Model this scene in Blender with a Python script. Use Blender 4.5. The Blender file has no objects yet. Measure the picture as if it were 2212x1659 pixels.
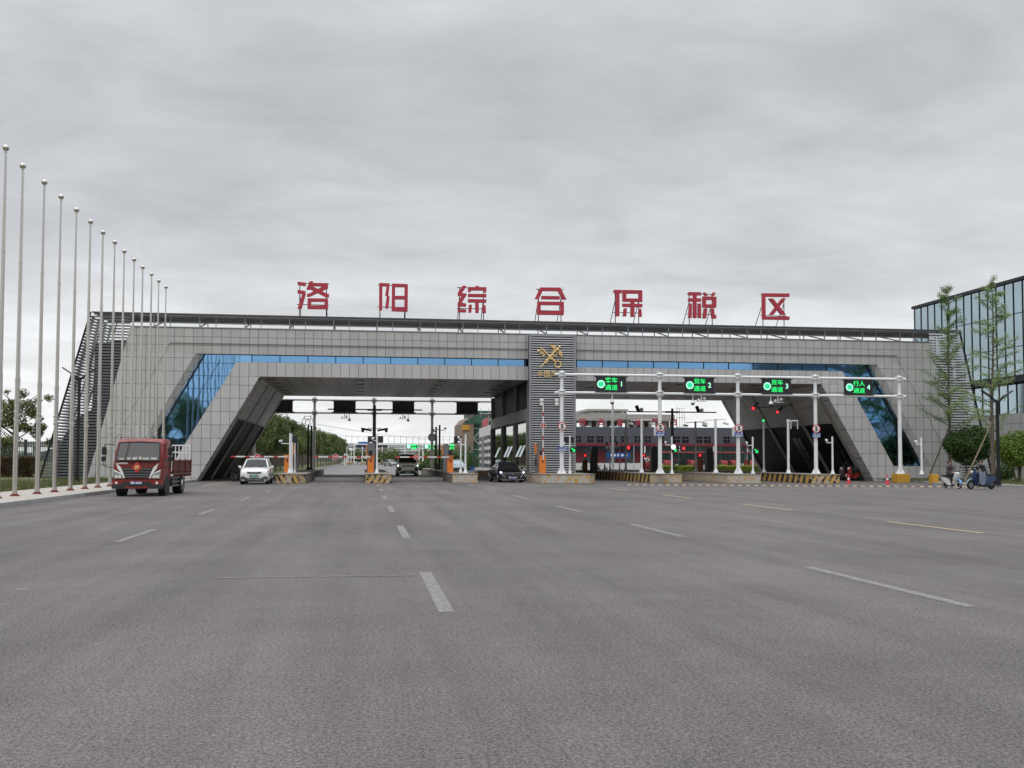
import bpy, bmesh, math, random
from mathutils import Vector, Matrix
random.seed(7)
rad = math.radians
SC = bpy.context.scene
COL = SC.collection

# ------------------------------------------------------------------ camera, world, sun, exposure
FPX, YAW, PIT, ROL, PCY, CAMH = 2224.19, rad(8.1678), rad(2.67096), rad(.13672), 888.726, 1.65
_f = Vector((math.sin(YAW)*math.cos(PIT), math.cos(YAW)*math.cos(PIT), math.sin(PIT)))
_r = Vector((math.cos(YAW), -math.sin(YAW), 0))
_u = Vector((-math.sin(YAW)*math.sin(PIT), -math.cos(YAW)*math.sin(PIT), math.cos(PIT)))
_R = _r*math.cos(ROL) + _u*math.sin(ROL)
_U = _u*math.cos(ROL) - _r*math.sin(ROL)
CAM = Vector((0, 0, CAMH))
cam = bpy.data.cameras.new('camera')
camo = bpy.data.objects.new('camera', cam)
COL.objects.link(camo)
camo.matrix_world = Matrix(((_R.x, _U.x, -_f.x, 0), (_R.y, _U.y, -_f.y, 0), (_R.z, _U.z, -_f.z, CAMH), (0, 0, 0, 1)))
cam.sensor_fit = 'HORIZONTAL'
cam.sensor_width = 36
cam.lens = 36*FPX/2212
cam.shift_y = (PCY-829.5)/2212
cam.clip_start = .1
cam.clip_end = 6000
SC.camera = camo
SC.view_settings.view_transform = 'Standard'
SC.view_settings.look = 'None'
SC.view_settings.exposure = .62
SC.view_settings.gamma = 1

SUN_EL, SUN_ROT = rad(60), rad(215)
w = bpy.data.worlds.new('World')
SC.world = w
w.use_nodes = True
nt = w.node_tree
for n in list(nt.nodes): nt.nodes.remove(n)
def N(nt, t, **kw):
    n = nt.nodes.new(t)
    for k, v in kw.items():
        if k.startswith('i_'):
            n.inputs[int(k[2:])].default_value = v
        else:
            setattr(n, k, v)
    return n
def L(nt, a, b): nt.links.new(a, b)
def M_(nt, op, a, b=None, clamp=False):
    n = nt.nodes.new('ShaderNodeMath'); n.operation = op; n.use_clamp = clamp
    for i, v in enumerate((a, b)):
        if v is None: continue
        if isinstance(v, (int, float)): n.inputs[i].default_value = v
        else: nt.links.new(v, n.inputs[i])
    return n.outputs[0]
def ramp(nt, fac, stops, interp='LINEAR'):
    n = nt.nodes.new('ShaderNodeValToRGB'); n.color_ramp.interpolation = interp
    e = n.color_ramp.elements
    while len(e) < len(stops): e.new(.5)
    for k, (p, c) in enumerate(stops):
        e[k].position = p
        e[k].color = (*(c if hasattr(c, '__len__') else (c, c, c)), 1)
    nt.links.new(fac, n.inputs[0])
    return n.outputs[0]
def noise(nt, vec, scale, detail=4, rough=.5, dist=0, w3='3D'):
    n = nt.nodes.new('ShaderNodeTexNoise'); n.noise_dimensions = w3
    n.inputs['Scale'].default_value = scale; n.inputs['Detail'].default_value = detail
    n.inputs['Roughness'].default_value = rough; n.inputs['Distortion'].default_value = dist
    if vec is not None: nt.links.new(vec, n.inputs['Vector'])
    return n.outputs[0]
def mixc(nt, f, a, b, blend='MIX'):
    n = nt.nodes.new('ShaderNodeMix'); n.data_type = 'RGBA'; n.blend_type = blend
    for s, v in ((n.inputs[0], f), (n.inputs[6], a), (n.inputs[7], b)):
        if isinstance(v, (int, float)): s.default_value = v
        elif hasattr(v, '__len__'): s.default_value = (*v, 1) if len(v) == 3 else v
        else: nt.links.new(v, s)
    return n.outputs[2]

tc = N(nt, 'ShaderNodeTexCoord')
sep = N(nt, 'ShaderNodeSeparateXYZ'); L(nt, tc.outputs['Generated'], sep.inputs[0])
zz = M_(nt, 'MAXIMUM', sep.outputs[2], 0.0)
den = M_(nt, 'ADD', zz, .20)
cx = M_(nt, 'DIVIDE', sep.outputs[0], den)
cy = M_(nt, 'DIVIDE', sep.outputs[1], den)
comb = N(nt, 'ShaderNodeCombineXYZ'); L(nt, cx, comb.inputs[0]); L(nt, cy, comb.inputs[1])
mp = N(nt, 'ShaderNodeMapping'); L(nt, comb.outputs[0], mp.inputs[0])
mp.inputs['Rotation'].default_value = (0, 0, rad(14)); mp.inputs['Scale'].default_value = (1.25, 1.7, 1)
mp.inputs['Location'].default_value = (3.1, 1.7, 0)
n1 = noise(nt, mp.outputs[0], .9, 7, .55, .35)
n2 = noise(nt, mp.outputs[0], 3.0, 7, .62, .5)
cl = M_(nt, 'ADD', M_(nt, 'MULTIPLY', n1, .68), M_(nt, 'MULTIPLY', n2, .32))
cloud = ramp(nt, cl, [(.33, .80), (.43, .90), (.50, .99), (.57, 1.08), (.68, 1.22)])
grad = ramp(nt, zz, [(0, (.70, .71, .715)), (.09, (.60, .61, .62)), (.19, (.445, .457, .475)), (.28, (.375, .387, .405)), (.36, (.395, .407, .424)), (.46, (.56, .57, .585)), (.7, (1.0, 1.03, 1.08)), (1, (1.3, 1.34, 1.4))])
base = mixc(nt, 1.0, grad, cloud, 'MULTIPLY')
sky = N(nt, 'ShaderNodeTexSky', sky_type='NISHITA')
sky.sun_disc = False; sky.sun_elevation = SUN_EL; sky.sun_rotation = SUN_ROT; sky.dust_density = 3
bg = N(nt, 'ShaderNodeBackground'); L(nt, base, bg.inputs[0]); bg.inputs[1].default_value = .97
bs = N(nt, 'ShaderNodeBackground'); L(nt, sky.outputs[0], bs.inputs[0]); bs.inputs[1].default_value = .05
mx = N(nt, 'ShaderNodeMixShader'); mx.inputs[0].default_value = .06
L(nt, bg.outputs[0], mx.inputs[1]); L(nt, bs.outputs[0], mx.inputs[2])
wo = N(nt, 'ShaderNodeOutputWorld'); L(nt, mx.outputs[0], wo.inputs[0])

sun = bpy.data.lights.new('sun', 'SUN'); sun.energy = .5; sun.angle = rad(45); sun.color = (1, .97, .93)
suno = bpy.data.objects.new('sun', sun); COL.objects.link(suno)
# sun stands behind the camera, a little to the left (x = sin(rot), y = cos(rot))
sd = Vector((math.sin(SUN_ROT)*math.cos(SUN_EL), math.cos(SUN_ROT)*math.cos(SUN_EL), math.sin(SUN_EL)))
suno.location = sd*100
suno.rotation_euler = sd.to_track_quat('Z', 'Y').to_euler()

# ------------------------------------------------------------------ measured points -> world
def ray(px, py): return _f + _R*((px-1106)/FPX) - _U*((py-PCY)/FPX)
def at(px, py, Y): d = ray(px, py); return CAM + d*(Y/d.y)
def G(px, py, z=0): d = ray(px, py); return CAM + d*((z-CAMH)/d.z)
def crop(x0, y0, s): return lambda x, y: ((x0+x/s)/1.8517, (y0+y/s)/1.8517)
Z1, Z2, Z3, Z4 = crop(0, 1100, 1.6592), crop(900, 1050, 1.7467), crop(1900, 1050, 1.7467), crop(3000, 1050, 1.6588)

# ------------------------------------------------------------------ materials
MATS = {}
def mat(name, col, rough=.6, metal=0, spec=.5, var=0, vscale=3, bump=0, bscale=30, coat=0, emis=None, estr=0, dirt=0):
    m = bpy.data.materials.new(name); m.use_nodes = True
    t = m.node_tree; b = t.nodes['Principled BSDF']
    b.inputs['Base Color'].default_value = (*col, 1)
    b.inputs['Roughness'].default_value = rough; b.inputs['Metallic'].default_value = metal
    b.inputs['Specular IOR Level'].default_value = spec
    if coat: b.inputs['Coat Weight'].default_value = coat; b.inputs['Coat Roughness'].default_value = .05
    g = None
    if var or bump or dirt:
        tcn = N(t, 'ShaderNodeTexCoord'); g = tcn.outputs['Object']
    if var:
        f = noise(t, g, vscale, 5, .6)
        lo = tuple(max(0, c*(1-var)) for c in col); hi = tuple(min(1, c*(1+var)) for c in col)
        c = ramp(t, f, [(.3, lo), (.7, hi)])
        if dirt:
            f2 = noise(t, g, vscale*3.1, 6, .7, 1)
            c = mixc(t, ramp(t, f2, [(.5, 0.), (.68, dirt)]), c, (.09, .075, .06))
        L(t, c, b.inputs['Base Color'])
        L(t, M_(t, 'ADD', M_(t, 'MULTIPLY', f, .25), rough-.12), b.inputs['Roughness'])
    if bump:
        f = noise(t, g, bscale, 4, .6)
        bn = N(t, 'ShaderNodeBump'); bn.inputs['Strength'].default_value = bump; bn.inputs['Distance'].default_value = .01
        L(t, f, bn.inputs['Height']); L(t, bn.outputs[0], b.inputs['Normal'])
    if emis:
        b.inputs['Emission Color'].default_value = (*emis, 1); b.inputs['Emission Strength'].default_value = estr
    MATS[name] = m
    return m
def tiles(name, col, wdt, hgt, x0=0, z0=0, joint=.025, var=.05, axis='X', rough=.55, jcol=(.06, .06, .06), vein=.08):
    """stone or metal cladding: joints at world spacing, each panel its own tone"""
    m = bpy.data.materials.new(name); m.use_nodes = True
    t = m.node_tree; b = t.nodes['Principled BSDF']; b.inputs['Roughness'].default_value = rough
    geo = N(t, 'ShaderNodeNewGeometry'); s = N(t, 'ShaderNodeSeparateXYZ'); L(t, geo.outputs['Position'], s.inputs[0])
    a = s.outputs[{'X': 0, 'Y': 1}[axis]]
    u = M_(t, 'DIVIDE', M_(t, 'SUBTRACT', a, x0), wdt); v = M_(t, 'DIVIDE', M_(t, 'SUBTRACT', s.outputs[2], z0), hgt)
    fu, fv = M_(t, 'FRACT', u), M_(t, 'FRACT', v)
    ju = M_(t, 'LESS_THAN', M_(t, 'MULTIPLY', M_(t, 'MINIMUM', fu, M_(t, 'SUBTRACT', 1, fu)), wdt), joint/2)
    jv = M_(t, 'LESS_THAN', M_(t, 'MULTIPLY', M_(t, 'MINIMUM', fv, M_(t, 'SUBTRACT', 1, fv)), hgt), joint/2)
    j = M_(t, 'MAXIMUM', ju, jv)
    cb = N(t, 'ShaderNodeCombineXYZ'); L(t, M_(t, 'FLOOR', u), cb.inputs[0]); L(t, M_(t, 'FLOOR', v), cb.inputs[1])
    wn = N(t, 'ShaderNodeTexWhiteNoise', noise_dimensions='2D'); L(t, cb.outputs[0], wn.inputs[0])
    tone = M_(t, 'ADD', M_(t, 'MULTIPLY', wn.outputs[0], 2*var), 1-var)
    nz = noise(t, geo.outputs['Position'], .35, 5, .6)
    tone = M_(t, 'MULTIPLY', tone, M_(t, 'ADD', M_(t, 'MULTIPLY', nz, 2*vein), 1-vein))
    mpn = N(t, 'ShaderNodeMapping'); L(t, geo.outputs['Position'], mpn.inputs[0]); mpn.inputs['Scale'].default_value = (2.2, 2.2, .12)
    st = noise(t, mpn.outputs[0], 1.6, 5, .7)
    tone = M_(t, 'MULTIPLY', tone, M_(t, 'SUBTRACT', 1.0, M_(t, 'MULTIPLY', M_(t, 'SUBTRACT', st, .5, True), .5)))
    fine = noise(t, geo.outputs['Position'], 60, 2, .5)
    tone = M_(t, 'MULTIPLY', tone, M_(t, 'ADD', M_(t, 'MULTIPLY', fine, .16), .92))
    vm = N(t, 'ShaderNodeVectorMath', operation='SCALE'); vm.inputs[0].default_value = col; L(t, tone, vm.inputs['Scale'])
    L(t, mixc(t, j, vm.outputs[0], jcol), b.inputs['Base Color'])
    bn = N(t, 'ShaderNodeBump'); bn.inputs['Strength'].default_value = .6; bn.inputs['Distance'].default_value = .01
    L(t, M_(t, 'SUBTRACT', 1, j), bn.inputs['Height']); L(t, bn.outputs[0], b.inputs['Normal'])
    MATS[name] = m
    return m
def m_asphalt(name, base, lo, hi, grain=1.0, tint=(1., .985, .975)):
    m = bpy.data.materials.new(name); m.use_nodes = True
    t = m.node_tree; b = t.nodes['Principled BSDF']; b.inputs['Roughness'].default_value = .88; b.inputs['Specular IOR Level'].default_value = .35
    geo = N(t, 'ShaderNodeNewGeometry'); P = geo.outputs['Position']
    def mp(sc, rot=0):
        q = N(t, 'ShaderNodeMapping'); L(t, P, q.inputs[0]); q.inputs['Scale'].default_value = sc; q.inputs['Rotation'].default_value = (0, 0, rot); return q.outputs[0]
    g1 = noise(t, P, 80, 2, .8)
    g2 = noise(t, P, 34, 2, .75)
    g3 = noise(t, P, 7, 4, .6)
    big = noise(t, P, .22, 5, .6, .6)
    mid = noise(t, P, 1.1, 5, .65, .8)
    trk = noise(t, mp((1.0, .045, 1)), 1.15, 4, .6, .3)      # worn wheel tracks along the lanes
    trk2 = noise(t, mp((.1, 1.6, 1), rad(7)), .9, 4, .6)       # paving bands across
    s = M_(t, 'ADD', M_(t, 'MULTIPLY', M_(t, 'SUBTRACT', big, .5), 1.1), M_(t, 'MULTIPLY', M_(t, 'SUBTRACT', trk, .5), 1.25))
    s = M_(t, 'ADD', s, M_(t, 'MULTIPLY', M_(t, 'SUBTRACT', trk2, .5), .22))
    s = M_(t, 'ADD', s, M_(t, 'MULTIPLY', M_(t, 'SUBTRACT', g3, .5), .6))
    s = M_(t, 'ADD', s, M_(t, 'MULTIPLY', M_(t, 'SUBTRACT', mid, .5), .45))
    s = M_(t, 'ADD', s, .5)
    c = ramp(t, s, [(.1, tuple(lo*x for x in tint)), (.5, tuple(base*x for x in tint)), (.9, tuple(hi*x for x in tint))])
    pink = ramp(t, noise(t, P, .5, 4, .6), [(.48, 0.), (.72, .55)])
    c = mixc(t, pink, c, (1.10, .97, .93), 'MULTIPLY')
    gr = M_(t, 'ADD', M_(t, 'MULTIPLY', M_(t, 'SUBTRACT', g1, .5), 2.6*grain), M_(t, 'MULTIPLY', M_(t, 'SUBTRACT', g2, .5), 1.9*grain))
    gr = M_(t, 'MAXIMUM', M_(t, 'ADD', gr, 1.0), .22)
    vm = N(t, 'ShaderNodeVectorMath', operation='SCALE'); L(t, c, vm.inputs[0]); L(t, gr, vm.inputs['Scale'])
    vor = N(t, 'ShaderNodeTexVoronoi'); vor.inputs['Scale'].default_value = 9; L(t, P, vor.inputs['Vector'])
    pit = ramp(t, vor.outputs[0], [(.05, 1.), (.11, 0.)])
    pn = noise(t, P, 1.3, 2, .5)
    pf = M_(t, 'MULTIPLY', M_(t, 'MULTIPLY', pit, M_(t, 'GREATER_THAN', pn, .58)), .4)
    L(t, mixc(t, pf, vm.outputs[0], (.035, .033, .032)), b.inputs['Base Color'])
    bn = N(t, 'ShaderNodeBump'); bn.inputs['Strength'].default_value = .8; bn.inputs['Distance'].default_value = .012
    L(t, M_(t, 'ADD', g1, g2), bn.inputs['Height']); L(t, bn.outputs[0], b.inputs['Normal'])
    MATS[name] = m
    return m
def m_worn(name, paint, under, wear=.5, scale=18, rough=.75, stretch=(1, 1, 1)):
    """paint worn through to what lies below"""
    m = bpy.data.materials.new(name); m.use_nodes = True
    t = m.node_tree; b = t.nodes['Principled BSDF']; b.inputs['Roughness'].default_value = rough
    geo = N(t, 'ShaderNodeNewGeometry')
    q = N(t, 'ShaderNodeMapping'); L(t, geo.outputs['Position'], q.inputs[0]); q.inputs['Scale'].default_value = stretch
    f = noise(t, q.outputs[0], scale, 6, .75, .3)
    f2 = noise(t, geo.outputs['Position'], scale*4, 3, .7)
    ff = M_(t, 'ADD', M_(t, 'MULTIPLY', f, .6), M_(t, 'MULTIPLY', f2, .4))
    k = ramp(t, ff, [(wear-.06, 0.), (wear+.06, 1.)])
    L(t, mixc(t, k, paint, under), b.inputs['Base Color'])
    MATS[name] = m
    return m
def m_island(name, stripe=None, conc=(.50, .475, .43)):
    """concrete island face: yellow paint flaking off, optional black slanted bars"""
    m = bpy.data.materials.new(name); m.use_nodes = True
    t = m.node_tree; b = t.nodes['Principled BSDF']; b.inputs['Roughness'].default_value = .85
    geo = N(t, 'ShaderNodeNewGeometry'); P = geo.outputs['Position']; s = N(t, 'ShaderNodeSeparateXYZ'); L(t, P, s.inputs[0])
    c0 = ramp(t, noise(t, P, 5, 6, .7), [(.3, tuple(x*.72 for x in conc)), (.6, conc), (.75, (.62, .60, .56))])
    fl = noise(t, P, 3.2, 6, .72, 1.2)
    flake = ramp(t, fl, [(.515, 0.), (.55, 1.)])
    yel = ramp(t, noise(t, P, 9, 4, .6), [(.3, (.42, .22, .05)), (.7, (.62, .38, .10))])
    c = mixc(t, flake, c0, yel)
    if stripe:
        dr, per, wd, lvl = stripe      # along x or y, period, black share, wear
        a = s.outputs[0] if dr[0] == 'x' else s.outputs[1]
        k = 1 if dr[1] == '+' else -1
        ph = M_(t, 'ADD', M_(t, 'DIVIDE', a, per), M_(t, 'MULTIPLY', s.outputs[2], k*.55/per))
        bar = M_(t, 'LESS_THAN', M_(t, 'FRACT', ph), wd)
        c2 = mixc(t, bar, (.55, .33, .08), (.02, .02, .02))
        on = ramp(t, noise(t, P, 2.4, 6, .75, .8), [(lvl-.04, 0.), (lvl+.04, 1.)])
        c = mixc(t, on, c2, c)
    st = ramp(t, noise(t, P, 11, 6, .8), [(.60, 0.), (.66, .8)])
    c = mixc(t, st, c, (.05, .045, .04))
    L(t, c, b.inputs['Base Color'])
    bn = N(t, 'ShaderNodeBump'); bn.inputs['Strength'].default_value = .7; bn.inputs['Distance'].default_value = .03
    L(t, noise(t, P, 9, 6, .7), bn.inputs['Height']); L(t, bn.outputs[0], b.inputs['Normal'])
    MATS[name] = m
    return m
def m_leaf(name, a, bcol, sc=1.5, trans=.25):
    m = bpy.data.materials.new(name); m.use_nodes = True
    t = m.node_tree; b = t.nodes['Principled BSDF']; b.inputs['Roughness'].default_value = .6
    geo = N(t, 'ShaderNodeNewGeometry'); oi = N(t, 'ShaderNodeObjectInfo')
    tcn = N(t, 'ShaderNodeTexCoord')
    f = noise(t, tcn.outputs['Object'], sc, 3, .6)
    f = M_(t, 'ADD', M_(t, 'MULTIPLY', f, .75), M_(t, 'MULTIPLY', oi.outputs['Random'], .25))
    c = ramp(t, f, [(.3, a), (.72, bcol)])
    L(t, c, b.inputs['Base Color'])
    tr = N(t, 'ShaderNodeBsdfTranslucent'); L(t, c, tr.inputs[0])
    mxs = N(t, 'ShaderNodeMixShader'); mxs.inputs[0].default_value = trans
    L(t, b.outputs[0], mxs.inputs[1]); L(t, tr.outputs[0], mxs.inputs[2])
    L(t, mxs.outputs[0], t.nodes['Material Output'].inputs[0])
    MATS[name] = m
    return m
def m_grass(name, a, bcol, dry):
    m = bpy.data.materials.new(name); m.use_nodes = True
    t = m.node_tree; b = t.nodes['Principled BSDF']; b.inputs['Roughness'].default_value = .9
    geo = N(t, 'ShaderNodeNewGeometry'); P = geo.outputs['Position']
    c = ramp(t, noise(t, P, 14, 5, .7), [(.3, a), (.7, bcol)])
    c = mixc(t, ramp(t, noise(t, P, 1.1, 5, .65), [(.45, 0.), (.65, .75)]), c, dry)
    L(t, c, b.inputs['Base Color'])
    MATS[name] = m
    return m
def glow(name, col, s): return mat(name, (.02, .02, .02), .5, emis=col, estr=s)

m_asphalt('asphalt', .128, .094, .166, 1.5, (1.04, .95, .925))
m_asphalt('yard', .19, .155, .23, .5)
tiles('granite_rows', (.44, .434, .422), .66, .62, .2, 9.29-.02, .03, .06, jcol=(.085, .085, .085))
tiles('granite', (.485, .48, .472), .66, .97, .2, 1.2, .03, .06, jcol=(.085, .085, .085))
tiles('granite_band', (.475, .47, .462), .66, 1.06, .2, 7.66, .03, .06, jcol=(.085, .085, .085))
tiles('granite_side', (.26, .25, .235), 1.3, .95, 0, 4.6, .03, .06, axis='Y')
tiles('building_stone', (.42, .42, .41), 1.3, 1.0, 0, 0, .04, .04, axis='Y')
tiles('soffit_panel', (.36, .32, .295), 1.29, 50, .55, -20, .05, .05, rough=.42, jcol=(.03, .03, .03))
tiles('metal_cladding', (.52, .50, .465), .42, 1.35, 0, 4.7, .03, .10, axis='Y', rough=.45)
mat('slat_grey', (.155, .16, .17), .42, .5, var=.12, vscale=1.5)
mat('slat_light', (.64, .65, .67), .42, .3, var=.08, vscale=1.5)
mat('deck_slat', (.75, .76, .78), .5, .1)
mat('slat_mid', (.30, .305, .315), .42, .4, var=.08, vscale=1.5)
mat('dark_metal', (.028, .03, .034), .4, .6, var=.2)
mat('deck_dark', (.12, .127, .138), .5, .3, var=.2)
mat('navy_backing', (.02, .024, .034), .55, var=.15)
mat('black_glass', (.008, .009, .010), .07, 0, .6)
mat('stone_dark', (.13, .125, .12), .6, var=.12)
mat('rib_stone', (.32, .30, .28), .6, var=.12)
def m_mirror(name, col, rough=.03, wav=.0):
    m = mat(name, col, rough, 1.0)
    t = m.node_tree; b = t.nodes['Principled BSDF']
    tcn = N(t, 'ShaderNodeTexCoord')
    bn = N(t, 'ShaderNodeBump'); bn.inputs['Strength'].default_value = .12; bn.inputs['Distance'].default_value = wav
    L(t, noise(t, tcn.outputs['Object'], .45, 2, .5), bn.inputs['Height']); L(t, bn.outputs[0], b.inputs['Normal'])
    return m
m_mirror('blue_glass', (.20, .40, .66), .03, .08)
m_mirror('blue_glass_band', (.16, .335, .56), .05, .03)
m_mirror('office_glass', (.30, .32, .27), .03, .05)
m_mirror('tower_glass', (.40, .50, .55), .10, .01)
mat('red_sign', (.42, .030, .055), .45, var=.06, vscale=.8)
mat('red_sign_edge', (.16, .015, .02), .5)
mat('gold', (.85, .60, .26), .4, .35)
mat('white_paint', (.78, .79, .79), .4, var=.05)
mat('grey_pole', (.50, .49, .47), .5, .2, var=.08)
mat('dark_pole', (.045, .036, .032), .45, .3, var=.2)
mat('steel_pole', (.58, .55, .515), .30, .88)
mat('ball', (.55, .52, .50), .12, 1.0)
mat('flange_red', (.16, .028, .022), .7, var=.2)
mat('rope', (.62, .60, .56), .9)
mat('orange', (.78, .22, .035), .5, var=.08)
mat('orange_dark', (.26, .065, .02), .55, var=.1)
mat('kiosk_grey', (.17, .17, .178), .5, .1, var=.07)
mat('kiosk_dark', (.028, .027, .029), .5, var=.1)
mat('black', (.012, .012, .013), .45)
mat('rubber', (.014, .014, .014), .85, var=.2)
mat('barrier_white', (.75, .74, .72), .5)
mat('barrier_red', (.50, .045, .035), .5)
mat('sign_white', (.78, .78, .76), .45)
mat('sign_red', (.55, .03, .035), .45)
mat('sign_blue', (.012, .09, .36), .45)
mat('chrome', (.75, .75, .75), .12, 1.0)
mat('truck_red', (.235, .019, .019), .36, .0, .4, var=.14, vscale=1.2, coat=.25)
mat('bed_red', (.115, .022, .018), .6, var=.25, vscale=4, dirt=.5)
mat('car_white', (.74, .74, .73), .25, coat=.7)
mat('scooter_white', (.52, .52, .50), .35, coat=.3)
mat('car_black', (.010, .010, .012), .14, .2, coat=1.0)
mat('car_olive', (.50, .54, .38), .32, .1, coat=.6)
mat('dark_interior', (.008, .008, .009), .55, 0, .2)
mat('car_roof_pale', (.66, .66, .56), .35, coat=.4)
mat('car_blue', (.26, .33, .38), .3, .3, coat=.6)
mat('car_silver', (.45, .47, .49), .3, .5, coat=.6)
mat('car_glass', (.016, .018, .020), .05, 0, .9)
mat('windscreen', (.025, .026, .03), .06, .15, .5)
mat('plastic_dark', (.028, .028, .03), .6)
mat('lamp_glass', (.55, .56, .58), .12, .7)
glow('headlight_on', (1, .97, 1.0), 9)
glow('headlight_violet', (.72, .60, 1.0), 14)
glow('led_green', (.01, .80, .16), 1.0)
glow('led_disc', (.02, .72, .32), .7)
glow('led_ring', (.40, 1.0, .65), .9)
glow('led_red', (1.0, .03, .04), 1.3)
glow('led_white', (1, 1, .95), 3.0)
mat('led_panel', (.022, .018, .026), .5, var=.2)
mat('plate_blue', (.012, .07, .40), .4)
mat('plate_green', (.25, .62, .50), .4)
mat('plate_yellow', (.55, .50, .30), .4)
mat('concrete', (.36, .345, .32), .85, var=.18, vscale=2.5, bump=.5)
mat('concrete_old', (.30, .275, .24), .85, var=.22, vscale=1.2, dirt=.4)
mat('kerb_stone', (.30, .30, .295), .8, var=.16, vscale=1.5)
mat('paving', (.40, .365, .325), .85, var=.10, vscale=3)
mat('yellow_block', (.50, .27, .03), .8, var=.14, vscale=5)
mat('cone_red', (.66, .045, .06), .5)
mat('warehouse', (.085, .095, .112), .7, var=.08)
mat('warehouse_red', (.17, .020, .030), .55, var=.1)
mat('white_wall', (.60, .60, .58), .7, var=.08)
mat('scaffold_net', (.035, .105, .07), .8, var=.3, vscale=.5)
mat('brick_brown', (.23, .165, .12), .85, var=.28, vscale=.45)
mat('scaffold', (.42, .40, .36), .6)
mat('sheet_blue', (.05, .18, .42), .5)
mat('bridge', (.42, .43, .44), .8)
mat('bark', (.125, .098, .078), .9, var=.2, vscale=8)
mat('bark_grey', (.13, .105, .085), .9, var=.2, vscale=8)
mat('stake', (.06, .045, .035), .8)
mat('stake_light', (.22, .17, .11), .8)
m_leaf('leaf_row', (.045, .080, .016), (.155, .205, .050), .8)
m_leaf('leaf_ginkgo', (.10, .18, .05), (.30, .40, .15), 2, .35)
m_leaf('leaf_bush', (.020, .050, .012), (.10, .185, .030), 1.3)
m_leaf('leaf_bush_bright', (.045, .105, .014), (.20, .30, .04), 1.3)
m_leaf('leaf_left', (.06, .085, .022), (.22, .25, .075), 1.0)
m_leaf('leaf_hedge', (.05, .035, .02), (.17, .115, .035), 1.4)
m_leaf('leaf_yellow', (.13, .20, .02), (.42, .47, .05), 1.2)
m_grass('grass', (.055, .075, .022), (.125, .16, .05), (.19, .155, .085))
m_worn('mark_white', (.25, .24, .23), (.135, .126, .12), .50, 10)
m_worn('mark_faint', (.19, .18, .17), (.128, .119, .115), .44, 3)
m_worn('mark_yellow', (.50, .39, .23), (.16, .15, .135), .56)
m_worn('hump_yellow', (.60, .42, .22), (.16, .14, .12), .52, 9)
mat('hump_black', (.05, .05, .055), .8)
m_island('island', None)
m_island('island_front', ('x+', .42, .45, .50))
m_island('island_front_mirror', ('x-', .42, .45, .52))
m_island('island_bars', ('y+', 1.0, .5, .58))
m_island('island_bars_x', ('x+', .5, .5, .54))
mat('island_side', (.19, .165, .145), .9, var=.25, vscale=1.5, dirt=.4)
mat('skin', (.42, .23, .16), .55)
mat('hair', (.012, .011, .012), .5)
mat('cloth_dark', (.030, .030, .036), .85, var=.2, vscale=9)
mat('cloth_plum', (.075, .062, .075), .85, var=.2, vscale=9)
mat('cloth_black', (.012, .012, .014), .85, var=.2)
mat('apron_blue', (.17, .215, .29), .75, var=.18, vscale=6)
mat('scooter_blue', (.012, .035, .095), .35, coat=.2)
mat('scooter_sky', (.045, .26, .70), .3, coat=.6)
mat('scooter_red', (.28, .02, .02), .35, coat=.5)
mat('scooter_brown', (.10, .07, .065), .45, coat=.3)
mat('bin_green', (.012, .07, .035), .5)
mat('tractor_red', (.42, .035, .035), .45)
mat('fence_green', (.04, .11, .085), .6)
mat('fence_black', (.03, .035, .035), .6)
mat('wire', (.12, .12, .13), .6)
mat('far_wood', (.16, .20, .17), .9, var=.2, vscale=.02)
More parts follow.
